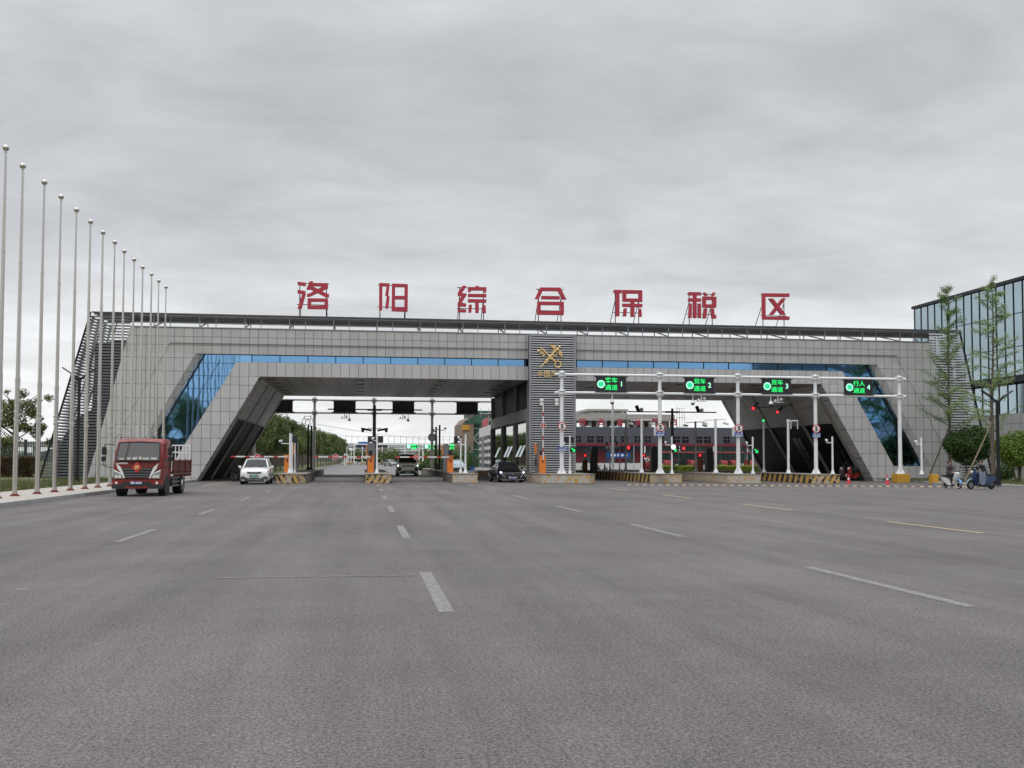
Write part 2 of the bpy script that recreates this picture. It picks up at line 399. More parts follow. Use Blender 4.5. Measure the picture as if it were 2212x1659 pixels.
# ------------------------------------------------------------------ mesh helpers
class MB:
    def __init__(s): s.v = []; s.f = []; s.m = []
    def add(s, vs, fs, mi=0):
        o = len(s.v); s.v += [tuple(v) for v in vs]
        s.f += [tuple(i+o for i in f) for f in fs]; s.m += [mi]*len(fs); return s
    def box(s, x0, x1, y0, y1, z0, z1, mi=0):
        v = [(x, y, z) for z in (z0, z1) for y in (y0, y1) for x in (x0, x1)]
        return s.add(v, [(0, 2, 3, 1), (4, 5, 7, 6), (0, 1, 5, 4), (2, 6, 7, 3), (0, 4, 6, 2), (1, 3, 7, 5)], mi)
    def cbox(s, c, d, mi=0, rz=0):
        x, y, z = (k/2 for k in d)
        v = [Vector((a*x, b_*y, e*z)) for e in (-1, 1) for b_ in (-1, 1) for a in (-1, 1)]
        r = Matrix.Rotation(rz, 3, 'Z'); v = [r @ q + Vector(c) for q in v]
        return s.add(v, [(0, 2, 3, 1), (4, 5, 7, 6), (0, 1, 5, 4), (2, 6, 7, 3), (0, 4, 6, 2), (1, 3, 7, 5)], mi)
    def tube(s, p, q, r0, r1=None, n=8, mi=0, cap=True):
        p, q = Vector(p), Vector(q); r1 = r0 if r1 is None else r1
        d = q-p
        if d.length < 1e-6: return s
        d.normalize(); a = d.orthogonal().normalized(); b = d.cross(a)
        vs = []
        for c, r in ((p, r0), (q, r1)):
            vs += [c+(a*math.cos(2*math.pi*k/n)+b*math.sin(2*math.pi*k/n))*r for k in range(n)]
        fs = [(k, (k+1) % n, n+(k+1) % n, n+k) for k in range(n)]
        if cap: fs += [tuple(range(n-1, -1, -1)), tuple(range(n, 2*n))]
        return s.add(vs, fs, mi)
    def path(s, pts, r, n=6, mi=0):
        for a, b in zip(pts, pts[1:]): s.tube(a, b, r, r, n, mi)
        return s
    def beam(s, p, q, wdt, hgt, mi=0):
        """rectangular bar from p to q; hgt is measured upwards"""
        p, q = Vector(p), Vector(q); d = (q-p).normalized()
        up = Vector((0, 0, 1)) if abs(d.z) < .9 else Vector((0, 1, 0))
        a = d.cross(up).normalized()*wdt/2; b = a.cross(d).normalized()*hgt/2
        vs = [c+x*a+y*b for c in (p, q) for x, y in ((-1, -1), (1, -1), (1, 1), (-1, 1))]
        return s.add(vs, [(0, 1, 2, 3), (7, 6, 5, 4), (0, 4, 5, 1), (1, 5, 6, 2), (2, 6, 7, 3), (3, 7, 4, 0)], mi)
    def prism(s, poly, y0, y1, mi=0):
        """polygon in x,z extruded along y"""
        n = len(poly)
        ar = sum(poly[i][0]*poly[(i+1) % n][1]-poly[(i+1) % n][0]*poly[i][1] for i in range(n))
        if ar < 0: poly = poly[::-1]
        vs = [(x, y0, z) for x, z in poly]+[(x, y1, z) for x, z in poly]
        fs = [tuple(range(n)), tuple(range(2*n-1, n-1, -1))]+[(i+n, (i+1) % n+n, (i+1) % n, i) for i in range(n)]
        return s.add(vs, fs, mi)
    def prismz(s, poly, z0, z1, mi=0):
        n = len(poly)
        ar = sum(poly[i][0]*poly[(i+1) % n][1]-poly[(i+1) % n][0]*poly[i][1] for i in range(n))
        if ar < 0: poly = poly[::-1]
        vs = [(x, y, z0) for x, y in poly]+[(x, y, z1) for x, y in poly]
        fs = [tuple(range(n-1, -1, -1)), tuple(range(n, 2*n))]+[(i, (i+1) % n, (i+1) % n+n, i+n) for i in range(n)]
        return s.add(vs, fs, mi)
    def prismx(s, poly, x0, x1, mi=0):
        """polygon in y,z extruded along x"""
        n = len(poly)
        ar = sum(poly[i][0]*poly[(i+1) % n][1]-poly[(i+1) % n][0]*poly[i][1] for i in range(n))
        if ar < 0: poly = poly[::-1]
        vs = [(x0, y, z) for y, z in poly]+[(x1, y, z) for y, z in poly]
        fs = [tuple(range(n-1, -1, -1)), tuple(range(n, 2*n))]+[(i, (i+1) % n, (i+1) % n+n, i+n) for i in range(n)]
        return s.add(vs, fs, mi)
    def ball(s, c, r, nu=12, nv=8, mi=0, sc=(1, 1, 1)):
        c = Vector(c); vs = [c+Vector((0, 0, r*sc[2]))]
        for j in range(1, nv):
            t = math.pi*j/nv
            vs += [c+Vector((r*sc[0]*math.sin(t)*math.cos(2*math.pi*k/nu), r*sc[1]*math.sin(t)*math.sin(2*math.pi*k/nu), r*sc[2]*math.cos(t))) for k in range(nu)]
        vs.append(c-Vector((0, 0, r*sc[2])))
        fs = [(0, 1+k, 1+(k+1) % nu) for k in range(nu)]
        for j in range(nv-2):
            a = 1+j*nu; fs += [(a+k, a+nu+k, a+nu+(k+1) % nu, a+(k+1) % nu) for k in range(nu)]
        a = 1+(nv-2)*nu; e = len(vs)-1
        fs += [(a+k, e, a+(k+1) % nu) for k in range(nu)]
        return s.add(vs, fs, mi)
    def ring(s, c, R, r, axis='y', n=20, m=6, mi=0):
        vs, fs = [], []
        for i in range(n):
            t = 2*math.pi*i/n
            for j in range(m):
                p = 2*math.pi*j/m; q = R+r*math.cos(p); h = r*math.sin(p)
                a, b = q*math.cos(t), q*math.sin(t)
                vs.append(Vector(c)+(Vector((a, h, b)) if axis == 'y' else Vector((h, a, b)) if axis == 'x' else Vector((a, b, h))))
                fs.append((i*m+j, ((i+1) % n)*m+j, ((i+1) % n)*m+(j+1) % m, i*m+(j+1) % m))
        return s.add(vs, fs, mi)
    def disc(s, c, r, y0, y1, n=24, mi=0):
        return s.prism([(c[0]+r*math.cos(2*math.pi*k/n), c[1]+r*math.sin(2*math.pi*k/n)) for k in range(n)], y0, y1, mi)
    def loft(s, secs, mi=0, cap=True):
        n = len(secs[0]); vs = [p for q in secs for p in q]; fs = []
        for i in range(len(secs)-1):
            for j in range(n):
                fs.append((i*n+j, i*n+(j+1) % n, (i+1)*n+(j+1) % n, (i+1)*n+j))
        if cap: fs += [tuple(range(n-1, -1, -1)), tuple(range((len(secs)-1)*n, len(secs)*n))]
        return s.add(vs, fs, mi)
    def mesh(s, name, mats, off=(0, 0, 0), smooth=False, bevel=0):
        me = bpy.data.meshes.new(name)
        o = Vector(off)
        me.from_pydata([tuple(Vector(v)-o) for v in s.v], [], s.f)
        for mm in (mats if isinstance(mats, (list, tuple)) else [mats]): me.materials.append(MATS[mm])
        if any(s.m): me.polygons.foreach_set('material_index', s.m)
        bm = bmesh.new(); bm.from_mesh(me)
        bmesh.ops.recalc_face_normals(bm, faces=bm.faces)
        if bevel:
            bmesh.ops.bevel(bm, geom=[e for e in bm.edges if len(e.link_faces) == 2 and e.calc_face_angle(0) > .6], offset=bevel, segments=2, affect='EDGES', profile=.5)
        bm.to_mesh(me); bm.free()
        if smooth:
            me.polygons.foreach_set('use_smooth', [True]*len(me.polygons))
            if smooth != 2:
                me.set_sharp_from_angle(angle=rad(38))
        return me
    def build(s, name, mats, parent=None, smooth=False, bevel=0):
        off = parent_off(parent)
        return link(name, s.mesh(name, mats, off, smooth, bevel), parent)
def parent_off(p):
    o = Vector((0, 0, 0))
    while p is not None: o += p.location; p = p.parent
    return o
def link(name, me, parent=None, loc=None):
    o = bpy.data.objects.new(name, me); COL.objects.link(o)
    if parent is not None: o.parent = parent
    if loc is not None: o.location = loc
    return o
def tag(o, label, cat, group=None, kind=None):
    o['label'] = label; o['category'] = cat
    if group: o['group'] = group
    if kind: o['kind'] = kind
    return o
def thing(name, label, cat, loc=(0, 0, 0), group=None):
    o = bpy.data.objects.new(name, None); COL.objects.link(o); o.location = loc; o.empty_display_size = .3
    return tag(o, label, cat, group)
def struct(name, mb, m, smooth=False):
    o = mb.build(name, m, None, smooth); o['kind'] = 'structure'; return o
def copy_tree(o, parent=None):
    c = o.copy(); COL.objects.link(c)
    if parent is not None: c.parent = parent
    for ch in list(o.children): copy_tree(ch, c)
    return c
def place(proto, used, loc, rz, label, cat, group=None, sc=None):
    """first call moves the prototype itself, later calls copy it"""
    o = copy_tree(proto) if used else proto
    o.location = loc; o.rotation_euler = (0, 0, rz)
    if sc: o.scale = (sc, sc, sc)
    tag(o, label, cat, group)
    return o
def text(name, s, size, center, m, parent=None, depth=.02, face='-y', sx=1, bold=0, align='CENTER', rz=0):
    """lettering cut as a thin solid; face '-y' looks towards the road outside"""
    cu = bpy.data.curves.new(name, 'FONT'); cu.body = s; cu.size = size; cu.extrude = depth/2
    cu.align_x = align; cu.align_y = 'CENTER'; cu.offset = bold; cu.resolution_u = 3
    to = bpy.data.objects.new('tmp', cu); COL.objects.link(to)
    dg = bpy.context.evaluated_depsgraph_get(); me = bpy.data.meshes.new_from_object(to.evaluated_get(dg))
    bpy.data.objects.remove(to)
    off = parent_off(parent)
    ctr = Vector(center)-off
    xs = [v.co.x for v in me.vertices]; ys = [v.co.y for v in me.vertices]
    mxx = (min(xs)+max(xs))/2 if xs else 0; myy = (min(ys)+max(ys))/2 if ys else 0
    for v in me.vertices:
        x, y, z = (v.co.x-mxx)*sx, v.co.y-myy, v.co.z
        if face == '-y': p = Vector((x, -z, y))
        elif face == '+y': p = Vector((-x, z, y))
        elif face == '+x': p = Vector((z, x, y))
        else: p = Vector((-z, -x, y))
        if rz: p = Matrix.Rotation(rz, 3, 'Z') @ p
        v.co = p+ctr
    me.materials.clear(); me.materials.append(MATS[m])
    me.polygons.foreach_set('material_index', [0]*len(me.polygons))
    return link(name, me, parent)

def crown_mesh(name, blobs, n, size, m, seed, asp=.5, droop=0, core=None):
    """leaf-sized faces spread through several lobes, thicker near their skins"""
    rnd = random.Random(seed); vs, fs = [], []
    tot = sum(b[3]**2 for b in blobs)
    for (bx, by, bz, br, sq) in blobs:
        for _ in range(int(n*br*br/tot)):
            while True:
                p = Vector((rnd.gauss(0, 1), rnd.gauss(0, 1), rnd.gauss(0, 1)))
                if p.length > .01: break
            p.normalize(); rr = br*(rnd.random()**.38)*(1+.12*math.sin(5*p.x+3*p.z+seed))
            c = Vector((bx+p.x*rr, by+p.y*rr, bz+p.z*rr*sq))
            nrm = (p*.7+Vector((rnd.gauss(0, .5), rnd.gauss(0, .5), rnd.gauss(0, .5)+.35))).normalized()
            a = nrm.orthogonal().normalized(); a = Matrix.Rotation(rnd.random()*6.28, 3, nrm) @ a; b = nrm.cross(a)
            s_ = size*rnd.uniform(.6, 1.4); o = len(vs)
            vs += [c-a*s_, c+b*s_*asp+nrm*s_*.15, c+a*s_, c-b*s_*asp]
            fs.append((o, o+1, o+2, o+3))
    me = bpy.data.meshes.new(name); me.from_pydata([tuple(v) for v in vs], [], fs); me.materials.append(MATS[m])
    return me
def limbs(mb, base, top, r, n, spread, seed, z0=.4, up=.5, r2=.25):
    rnd = random.Random(seed); base, top = Vector(base), Vector(top)
    pts = [base.lerp(top, k/5)+Vector((rnd.gauss(0, r*.35), rnd.gauss(0, r*.35), 0))*(k > 0) for k in range(6)]
    for k in range(5): mb.tube(pts[k], pts[k+1], r*(1-.15*k), r*(1-.15*(k+1)), 8)
    for k in range(n):
        t = z0+(1-z0)*k/n; q = base.lerp(top, t); a = rnd.random()*6.28; Lb = spread*rnd.uniform(.6, 1)
        e = q+Vector((math.cos(a)*Lb, math.sin(a)*Lb, up*Lb+rnd.uniform(0, .3)*Lb))
        mid = q.lerp(e, .5)+Vector((0, 0, -.06*Lb))
        mb.tube(q, mid, r*r2*1.6, r*r2, 5); mb.tube(mid, e, r*r2, r*.06, 5)
    return mb
# ------------------------------------------------------------------ ground, road, kerbs, markings
b = MB(); b.add([(-3000, -900, -.03), (3000, -900, -.03), (3000, 5000, -.03), (-3000, 5000, -.03)], [(0, 1, 2, 3)]); struct('ground', b, 'grass')
b = MB(); b.add([(-11.9, -80, 0), (120, -80, 0), (120, 57, 0), (39.7, 57, 0), (38.5, 64, 0), (38.8, 66.3, 0), (40.5, 70.5, 0), (40.8, 77, 0), (41, 90, 0), (-11.9, 90, 0)], [tuple(range(10))]); struct('road', b, 'asphalt')
b = MB(); b.add([(-11.9, 90, -.004), (75, 90, -.004), (75, 700, -.004), (-9, 700, -.004), (-9, 110, -.004), (-11.9, 110, -.004)], [(0, 1, 2, 3, 4, 5)]); struct('yard_road', b, 'yard')
# left pavement with kerb, grass behind
b = MB(); b.box(-12.12, -11.9, 20, 77, -.02, .16); o = struct('kerb', b, 'kerb_stone')
b = MB(); b.box(-15.9, -12.125, 20, 77, -.02, .155); struct('pavement', b, 'paving')
b = MB()
gx = [-60, -45, -32, -24, -20, -17.5, -15.905]; gy = [20, 35, 50, 62, 72, 80, 95, 120]
def gz(x, y): return .15+.035*math.sin(x*.9+y*.33)*min(1, (-15.9-x)/1.5)+(.12 if x < -20 and y > 60 else 0)*min(1, (-20-x)/4)
vs = [(x, y, gz(x, y)) for y in gy for x in gx]; nx = len(gx)
b.add(vs, [(j*nx+i, j*nx+i+1, (j+1)*nx+i+1, (j+1)*nx+i) for j in range(len(gy)-1) for i in range(nx-1)])
struct('lawn', b, 'grass', True)
rnd = random.Random(3); vs, fs = [], []
for k in range(26000):
    y = rnd.uniform(34, 80); x = -15.95-abs(rnd.gauss(0, 3.4))
    if x < -27: continue
    h = rnd.uniform(.04, .15)*(1+1.2*(math.sin(x*2.1)*math.sin(y*1.3) > .55)); a = rnd.random()*6.28; o = len(vs)
    z = gz(x, y)-.02
    vs += [(x-.03*math.cos(a), y-.03*math.sin(a), z), (x+.03*math.cos(a), y+.03*math.sin(a), z), (x+rnd.gauss(0, .05), y+rnd.gauss(0, .05), z+h)]
    fs.append((o, o+1, o+2))
for k in range(9000):
    y = rnd.uniform(58, 84); x = 40.3+abs(rnd.gauss(0, 4.5))
    h = rnd.uniform(.05, .16); a = rnd.random()*6.28; o = len(vs)
    vs += [(x-.03*math.cos(a), y-.03*math.sin(a), .13), (x+.03*math.cos(a), y+.03*math.sin(a), .13), (x+rnd.gauss(0, .05), y+rnd.gauss(0, .05), .14+h)]
    fs.append((o, o+1, o+2))
me = bpy.data.meshes.new('grass_blades'); me.from_pydata(vs, [], fs); me.materials.append(MATS['grass'])
o = link('grass_blades', me); o['kind'] = 'stuff'; o['label'] = 'short dry-tipped grass growing on the verges beside the road'; o['category'] = 'grass'
# right kerb, pavement, lawn
b = MB()
kr = [(40.8, 77), (40.5, 70.5), (38.8, 66.3), (38.5, 64), (39.7, 57), (120, 56.5)]
for (x0, y0), (x1, y1) in zip(kr, kr[1:]):
    d = Vector((x1-x0, y1-y0)).normalized(); nn = Vector((-d.y, d.x))*.2
    b.prismz([(x0, y0), (x1, y1), (x1+nn.x, y1+nn.y), (x0+nn.x, y0+nn.y)], -.02, .15)
struct('kerb_right', b, 'kerb_stone')
b = MB(); b.prismz([(41.0, 77), (40.7, 70.4), (39.02, 66.2), (38.75, 64.1), (39.92, 57.25), (120, 56.75), (120, 59.4), (41.6, 59.6), (40.6, 66), (42.0, 70.5), (42.2, 77)], -.02, .145); struct('pavement_right', b, 'paving')
b = MB(); b.prismz([(42.25, 77), (42.05, 70.5), (40.65, 66.05), (41.65, 59.65), (120, 59.45), (120, 140), (50.5, 140), (50.5, 77)], -.02, .14); struct('lawn_right', b, 'grass')
# painted markings
def mark(b, x0, x1, y0, y1, z=.004): b.add([(x0, y0, z), (x1, y0, z), (x1, y1, z), (x0, y1, z)], [(0, 1, 2, 3)])
b = MB()
for k in range(6):
    y0 = 10.85+10.6*k
    if y0 > 66: break
    for x in (.90, 6.80):
        mark(b, x-.085, x+.085, y0+(.35 if x < 1 else 0), y0+4.35)
for y0, y1 in ((21.4, 25.1), (31.6, 34.9), (41.9, 45.4), (52.6, 55.8), (62.6, 65.6)): mark(b, -4.9, -4.75, y0, y1)
mark(b, -4.33, -4.18, 13.74, 13.9); mark(b, -5.1, -4.95, 14.6, 14.75)
struct('lane_markings', b, 'mark_white')
b = MB()
for k in range(5): mark(b, 13.9, 14.03, 11.2+10.55*k, 15.6+10.55*k, .005)
mark(b, -9.85, -9.7, 66, 84, .005)
struct('lane_markings_yellow', b, 'mark_yellow')
b = MB(); mark(b, 13.93, 14.0, 16, 43, .0045); mark(b, -2.0, .75, 14.72, 14.84, .0045)
for q in (6, 7, 8): pass
struct('lane_markings_faint', b, 'mark_faint')
# low rubber speed hump: black and yellow blocks, line runs slantwise in front of the right islands
hump = thing('speed_hump', 'long low speed hump of alternating black and yellow rubber blocks across the right lanes', 'speed hump', (26, 62.5, 0))
p0, p1 = Vector((16.7, 65.4, 0)), Vector((38.2, 59.0, 0)); dv = (p1-p0); Ln = dv.length; dv.normalize(); nv = Vector((-dv.y, dv.x, 0))
nseg = int(Ln/.25); bk, by = MB(), MB()
for k in range(nseg):
    a = p0+dv*(k*Ln/nseg); c = p0+dv*((k+.96)*Ln/nseg); q = by if k % 2 else bk
    sec = [(-.17, .004), (-.08, .045), (.08, .045), (.17, .004)]
    q.loft([[e+nv*s_+Vector((0, 0, z)) for s_, z in sec] for e in (a, c)])
bk.build('black_block', 'hump_black', hump); by.build('yellow_block', 'hump_yellow', hump)
# raised weighing slab between the islands
b = MB(); b.box(1.95, 6.1, 80, 96, -.02, .22); b.box(-3.75, .05, 80, 96, -.02, .22); o = b.build('weighbridge', 'concrete')
tag(o, 'raised pale concrete weighing slabs between the striped islands', 'weighbridge')

# ------------------------------------------------------------------ the gate building
GY = 77.0
gate = thing('gate_building', 'long grey stone gate building with slanted legs, blue glass band and louvred ends', 'gate building', (14, GY, 0))
def ql(x_top, z_top, sl): return lambda z: x_top+(z_top-z)*sl      # slanted edges: x as a function of z
EL, ER = ql(-16.75, 11.12, -.2509), ql(45.01, 11.15, .2615)     # ends of the stone
CL, CR = ql(-13.96, 10.05, -.5269), ql(42.14, 10.05, .3474)      # crease
CR = ql(42.14, 10.05, .545)
BL, BR = ql(-12.15, 9.35, -.5563), ql(40.59, 9.26, .547)         # bevel
HL, HR = ql(-11.57, 9.29, -.545), ql(39.76, 9.28, .556)           # outer edge of glass
JL, JR = ql(-9.27, 8.72, -.590), ql(37.58, 8.71, .563)            # inner edge of glass
OL, OR = ql(-7.63, 7.66, -.5705), ql(35.80, 7.66, .568)          # opening
Y2 = GY+.035
b = MB()
b.prism([(EL(11.15), 11.15), (EL(10.05), 10.05), (ER(10.05), 10.05), (ER(11.15), 11.15)], GY, GY+1)
b.prism([(CL(10.05), 10.05), (CL(9.29), 9.29), (CR(9.29), 9.29), (CR(10.05), 10.05)], Y2, GY+1)
b.prism([(EL(10.05), 10.05), (EL(9.29), 9.29), (CL(9.29), 9.29), (CL(10.05), 10.05)], GY, GY+1)
b.prism([(CR(10.05), 10.05), (CR(9.29), 9.29), (ER(9.29), 9.29), (ER(10.05), 10.05)], GY, GY+1)
b.build('fascia', 'granite_rows', gate)
for E_, C_, B_, nm in ((EL, CL, BL, 0), (ER, CR, BR, 1)):
    b = MB(); zc = 9.29
    zx = 0
    b.prism([(E_(zc), zc), (E_(0), 0), (C_(0), 0), (C_(zc), zc)], GY, GY+1)
    b.prism([(C_(zc), zc), (C_(0), 0), (B_(0), 0), (B_(zc), zc)], Y2, GY+.9)
    b.build('outer_leg', 'granite', gate)
for J_, O_, B_ in ((JL, OL, BL), (JR, OR, BR)):
    b = MB()
    b.prism([(J_(7.66), 7.66), (J_(0), 0), (O_(0), 0), (O_(7.66), 7.66)], Y2, GY+1.2)
    b.prism([(B_(0), 0), (J_(0), 0), (J_(1.2), 1.2), (B_(1.2), 1.2)], Y2+.003, GY+1.2)
    b.build('inner_leg', 'granite', gate)
b = MB(); b.prism([(JL(8.72), 8.72), (JL(7.66), 7.66), (JR(7.66), 7.66), (JR(8.72), 8.72)], Y2, GY+1.2); b.build('lower_beam', 'granite_band', gate)
# bevel strips beside the glass
YG = GY+.38
for B_, H_, s_ in ((BL, HL, 1), (BR, HR, -1)):
    b = MB(); e = .46*s_
    b.add([(B_(9.29), Y2-.003, 9.29), (B_(1.2), Y2-.003, 1.2), (B_(1.2)+e, YG+.05, 1.2), (B_(9.29)+e, YG+.05, 9.29),
           (B_(9.29)+e, YG+.05, 9.29), (B_(1.2)+e, YG+.05, 1.2), (B_(1.2)+e+.1*s_, YG+.3, 1.2), (B_(9.29)+e+.1*s_, YG+.3, 9.29)], [(0, 1, 2, 3), (4, 5, 6, 7)])
    b.build('window_reveal', 'granite', gate)
# glass: two slanted panes with transoms and the long ribbon
for H_, J_, s_ in ((HL, JL, 1), (HR, JR, -1)):
    b = MB(); b.prism([(H_(9.6)-.25*s_, 9.6), (H_(1.1)-.25*s_, 1.1), (J_(1.1)+.4*s_, 1.1), (J_(8.6)+.6*s_, 8.6), (J_(8.9)+.9*s_, 8.6), (J_(8.9)+.9*s_, 9.6)], YG+.08, YG+.12)
    g = b.build('slanted_window', 'blue_glass', gate)
    fr = MB()
    for z in [1.2+.93*k for k in range(9)]:
        fr.beam((H_(z)-.2*s_, YG+.06, z), (J_(z)+.4*s_, YG+.06, z), .04, .03)
    xm = lambda z: (H_(z)+J_(z))/2
    fr.beam((xm(1.2)+0, YG+.06, 1.2), (xm(8.9), YG+.06, 8.9), .03, .03)
    fr.beam((H_(1.2)-.02*s_, YG+.03, 1.2), (H_(9.3)-.02*s_, YG+.03, 9.3), .06, .12)
    fr.build('frame', 'dark_metal', g)
b = MB(); b.box(JL(8.9)+.9, JR(8.9)-.9, YG+.082, YG+.12, 8.6, 9.6); g = b.build('ribbon_window', 'blue_glass_band', gate)
fr = MB()
x = JL(8.9)+.93
while x < JR(8.9)-.5:
    fr.box(x-.03, x+.03, YG+.03, YG+.09, 8.6, 9.6); x += 2.03
fr.box(JL(8.9), JR(8.9), YG+.02, YG+.08, 9.33, 9.6)
fr.build('frame', 'dark_metal', g)
# metal edge round the stone top and thin line at the crease
b = MB(); b.box(-16.7, 45.0, GY-.04, GY+1.02, 11.153, 11.22)
b.beam((CL(10.05), GY-.02, 10.05), (12.2, GY-.02, 10.05), .04, .035); b.beam((15.9, GY-.02, 10.05), (CR(10.05), GY-.02, 10.05), .04, .035)
b.build('coping', 'slat_mid', gate)
# body behind the facade: beams over both openings and the two slanted end blocks
YB = 100.0
b = MB(); b.prism([(OL(7.66)-.3, 7.72), (OR(7.66)+.3, 7.72), (ER(11.0)-.3, 11.0), (EL(11.0)+.3, 11.0)], GY+1.3, YB-.01)
b.prism([(EL(0)+.35, 0), (OL(0)-.25, 0), (OL(7.71)-.25, 7.71), (EL(10.9)+.35, 10.9)], GY+1.3, YB-.02)
b.prism([(ER(0)-.35, 0), (OR(0)+.25, 0), (OR(7.71)+.25, 7.71), (ER(10.9)-.35, 10.9)], GY+1.3, YB-.02)
b.build('core', 'stone_dark', gate)
b = MB(); b.box(OL(7.66)-.2, 12.27, GY+.12, YB, 7.655, 7.715); b.box(15.8, OR(7.66)+.2, GY+.12, YB, 7.655, 7.715)
so = b.build('soffit', 'soffit_panel', gate)
rnd = random.Random(5)
for xr in (-6.9, -.35, 5.9, 11.0, 18.5, 24.8, 31.0):
    for k in range(5):
        v = MB(); y = GY+2.2+4.2*k; v.box(xr-.32, xr+.32, y-.16, y+.16, 7.62, 7.652); v.build('ceiling_light', 'black', so)
# the underside of each slanted leg: ribbed metal above, dark glazing between sloping ribs below
def slope(O_, s_, y, z, off=0): return (O_(z)+off*s_, y, z)
for O_, s_ in ((OL, 1), (OR, -1)):
    zt, zsplit = 7.64, 4.7
    b = MB(); b.add([slope(O_, s_, GY+1.2, zsplit, .02), slope(O_, s_, YB, zsplit, .02), slope(O_, s_, YB, zt, .02), slope(O_, s_, GY+1.2, zt, .02)], [(0, 1, 2, 3)])
    for z in (5.7, 6.7): b.beam(slope(O_, s_, GY+1.2, z, .05), slope(O_, s_, YB, z, .05), .05, .05)
    b.build('leg_cladding', 'metal_cladding', gate)
    b = MB(); b.add([slope(O_, s_, GY+1.2, 0.02, -.12), slope(O_, s_, YB, 0.02, -.12), slope(O_, s_, YB, zsplit, -.12), slope(O_, s_, GY+1.2, zsplit, -.12)], [(0, 1, 2, 3)])
    g = b.build('leg_glazing', 'dark_interior', gate)
    for y, wd in ((GY+1.5, .6), (84.4, .35), (91.8, .35), (YB-.3, .6)):
        b = MB(); b.beam(slope(O_, s_, y, 0.05, .0), slope(O_, s_, y, zt, .0), wd, .14); b.build('leg_rib', 'rib_stone', gate)
    b = MB(); b.beam(slope(O_, s_, GY+1.2, zsplit, .0), slope(O_, s_, YB, zsplit, .0), .12, .16)
    b.build('leg_rail', 'rib_stone', gate)
for y0 in (79.6, 80.6, 86.5, 87.4):
    b = MB()
    for z0, z1 in ((.3, 1.7), (1.8, 2.5), (2.6, 3.6)):
        b.add([(OR(z0)+.03, y0, z0), (OR(z0)+.03, y0+.75, z0), (OR(z1)+.03, y0+.75, z1), (OR(z1)+.03, y0, z1)], [(0, 1, 2, 3)])
    b.build('window_panel', 'office_glass', gate)
# roof deck with slats, brackets
deck = MB(); deck.box(-19.4, 47.6, GY+.25, GY+4.6, 12.13, 12.19)
deck.box(-19.45, 47.65, GY+.02, GY+.14, 12.13, 12.20); deck.build('roof_deck', 'deck_dark', gate)
b = MB()
for k in range(5): b.box(-19.4, 47.6, GY+.45+.98*k, GY+.85+.98*k, 12.06, 12.12)
b.build('deck_slat', 'deck_slat', gate)
b = MB(); xk = -15.2
while xk < 44.5:
    b.beam((xk, GY+.5, 11.22), (xk, GY+.5, 12.03), .07, .09); b.beam((xk+1.15, GY+.5, 11.22), (xk+1.15, GY+.5, 12.03), .05, .06)
    b.beam((xk, GY+.45, 11.25), (xk, GY+4.0, 12.03), .08, .08); b.beam((xk, GY+4.4, 11.0), (xk, GY+4.4, 12.03), .06, .08)
    xk += 3.22
b.box(-16.5, 44.8, GY+.50, GY+.55, 11.55, 11.60)
b.build('roof_bracket', 'slat_mid', gate)
# louvred wings: slats facing the road and slats running back along the outer side
for s_, top, bot, E_ in ((-1, (-19.47, 12.2), (-22.75, 0), EL), (1, (47.65, 12.12), (50.35, 0), ER)):
    X = lambda z: top[0]+(bot[0]-top[0])*(top[1]-z)/top[1]
    b, e = MB(), MB()
    for k in range(57):
        z = .12+.213*k
        if z > 12.0: break
        xi = E_(min(z, 11.12))+.02*s_ if z < 11.12 else E_(11.12)-.0*s_
        b.box(min(X(z), xi), max(X(z), xi), GY+.02, GY+.08, z-.058, z+.058)
        e.beam((X(z)-.04*s_, GY+.12, z), (X(z)-.04*s_, GY+6.4, z), .08, .10)
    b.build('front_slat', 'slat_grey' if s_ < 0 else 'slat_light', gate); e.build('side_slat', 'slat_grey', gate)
    f = MB(); f.beam((X(0), GY-.02, 0), (X(12.15), GY-.02, 12.15), .12, .10); f.build('wing_frame', 'dark_metal', gate)
    f = MB(); f.beam((X(0), GY+6.5, 0), (X(12.15), GY+6.5, 12.15), .1, .1); f.build('wing_frame', 'dark_metal', gate)
    for t_ in (.33, .66):
        xa = lambda z: X(z)*(1-t_)+E_(z)*t_
        f = MB(); f.beam((xa(0), GY+.14, 0), (xa(12.0), GY+.14, 12.0), .07, .07); f.build('wing_frame', 'dark_metal', gate)
    q = MB(); xb = lambda z: X(z)*.62+E_(min(z, 11))*.38
    q.prism([(X(.3)-.4*s_, 0), (E_(0), 0), (E_(10.4), 10.4), (E_(10.4)+2.5*s_, 10.0), (E_(5.2)+1.35*s_, 5.2), (X(4.6)-.9*s_, 4.6), (X(3.2)-.4*s_, 3.2)], GY+1.2, YB-.5); q.build('side_wall', 'navy_backing', gate)
# central tower: louvres over a dark wall
TX0, TX1, TY = 12.27, 15.80, GY-.75
b = MB(); b.box(TX0, TX1, GY-.35, GY-.005, 0, 11.05); b.build('tower_wall', 'navy_backing', gate)
b = MB(); z = .25
while z < 11.0: b.box(TX0+.12, TX1-.12, TY, TY+.06, z-.034, z+.034); z += .176
b.build('tower_slat', 'slat_light', gate)
b = MB()
for x in (TX0+.06, TX1-.06): b.box(x-.07, x+.07, TY-.03, GY-.36, 0, 11.1)
b.box(TX0+.13, TX1-.13, TY-.02, TY+.1, 11.0, 11.1); b.build('tower_frame', 'slat_mid', gate)
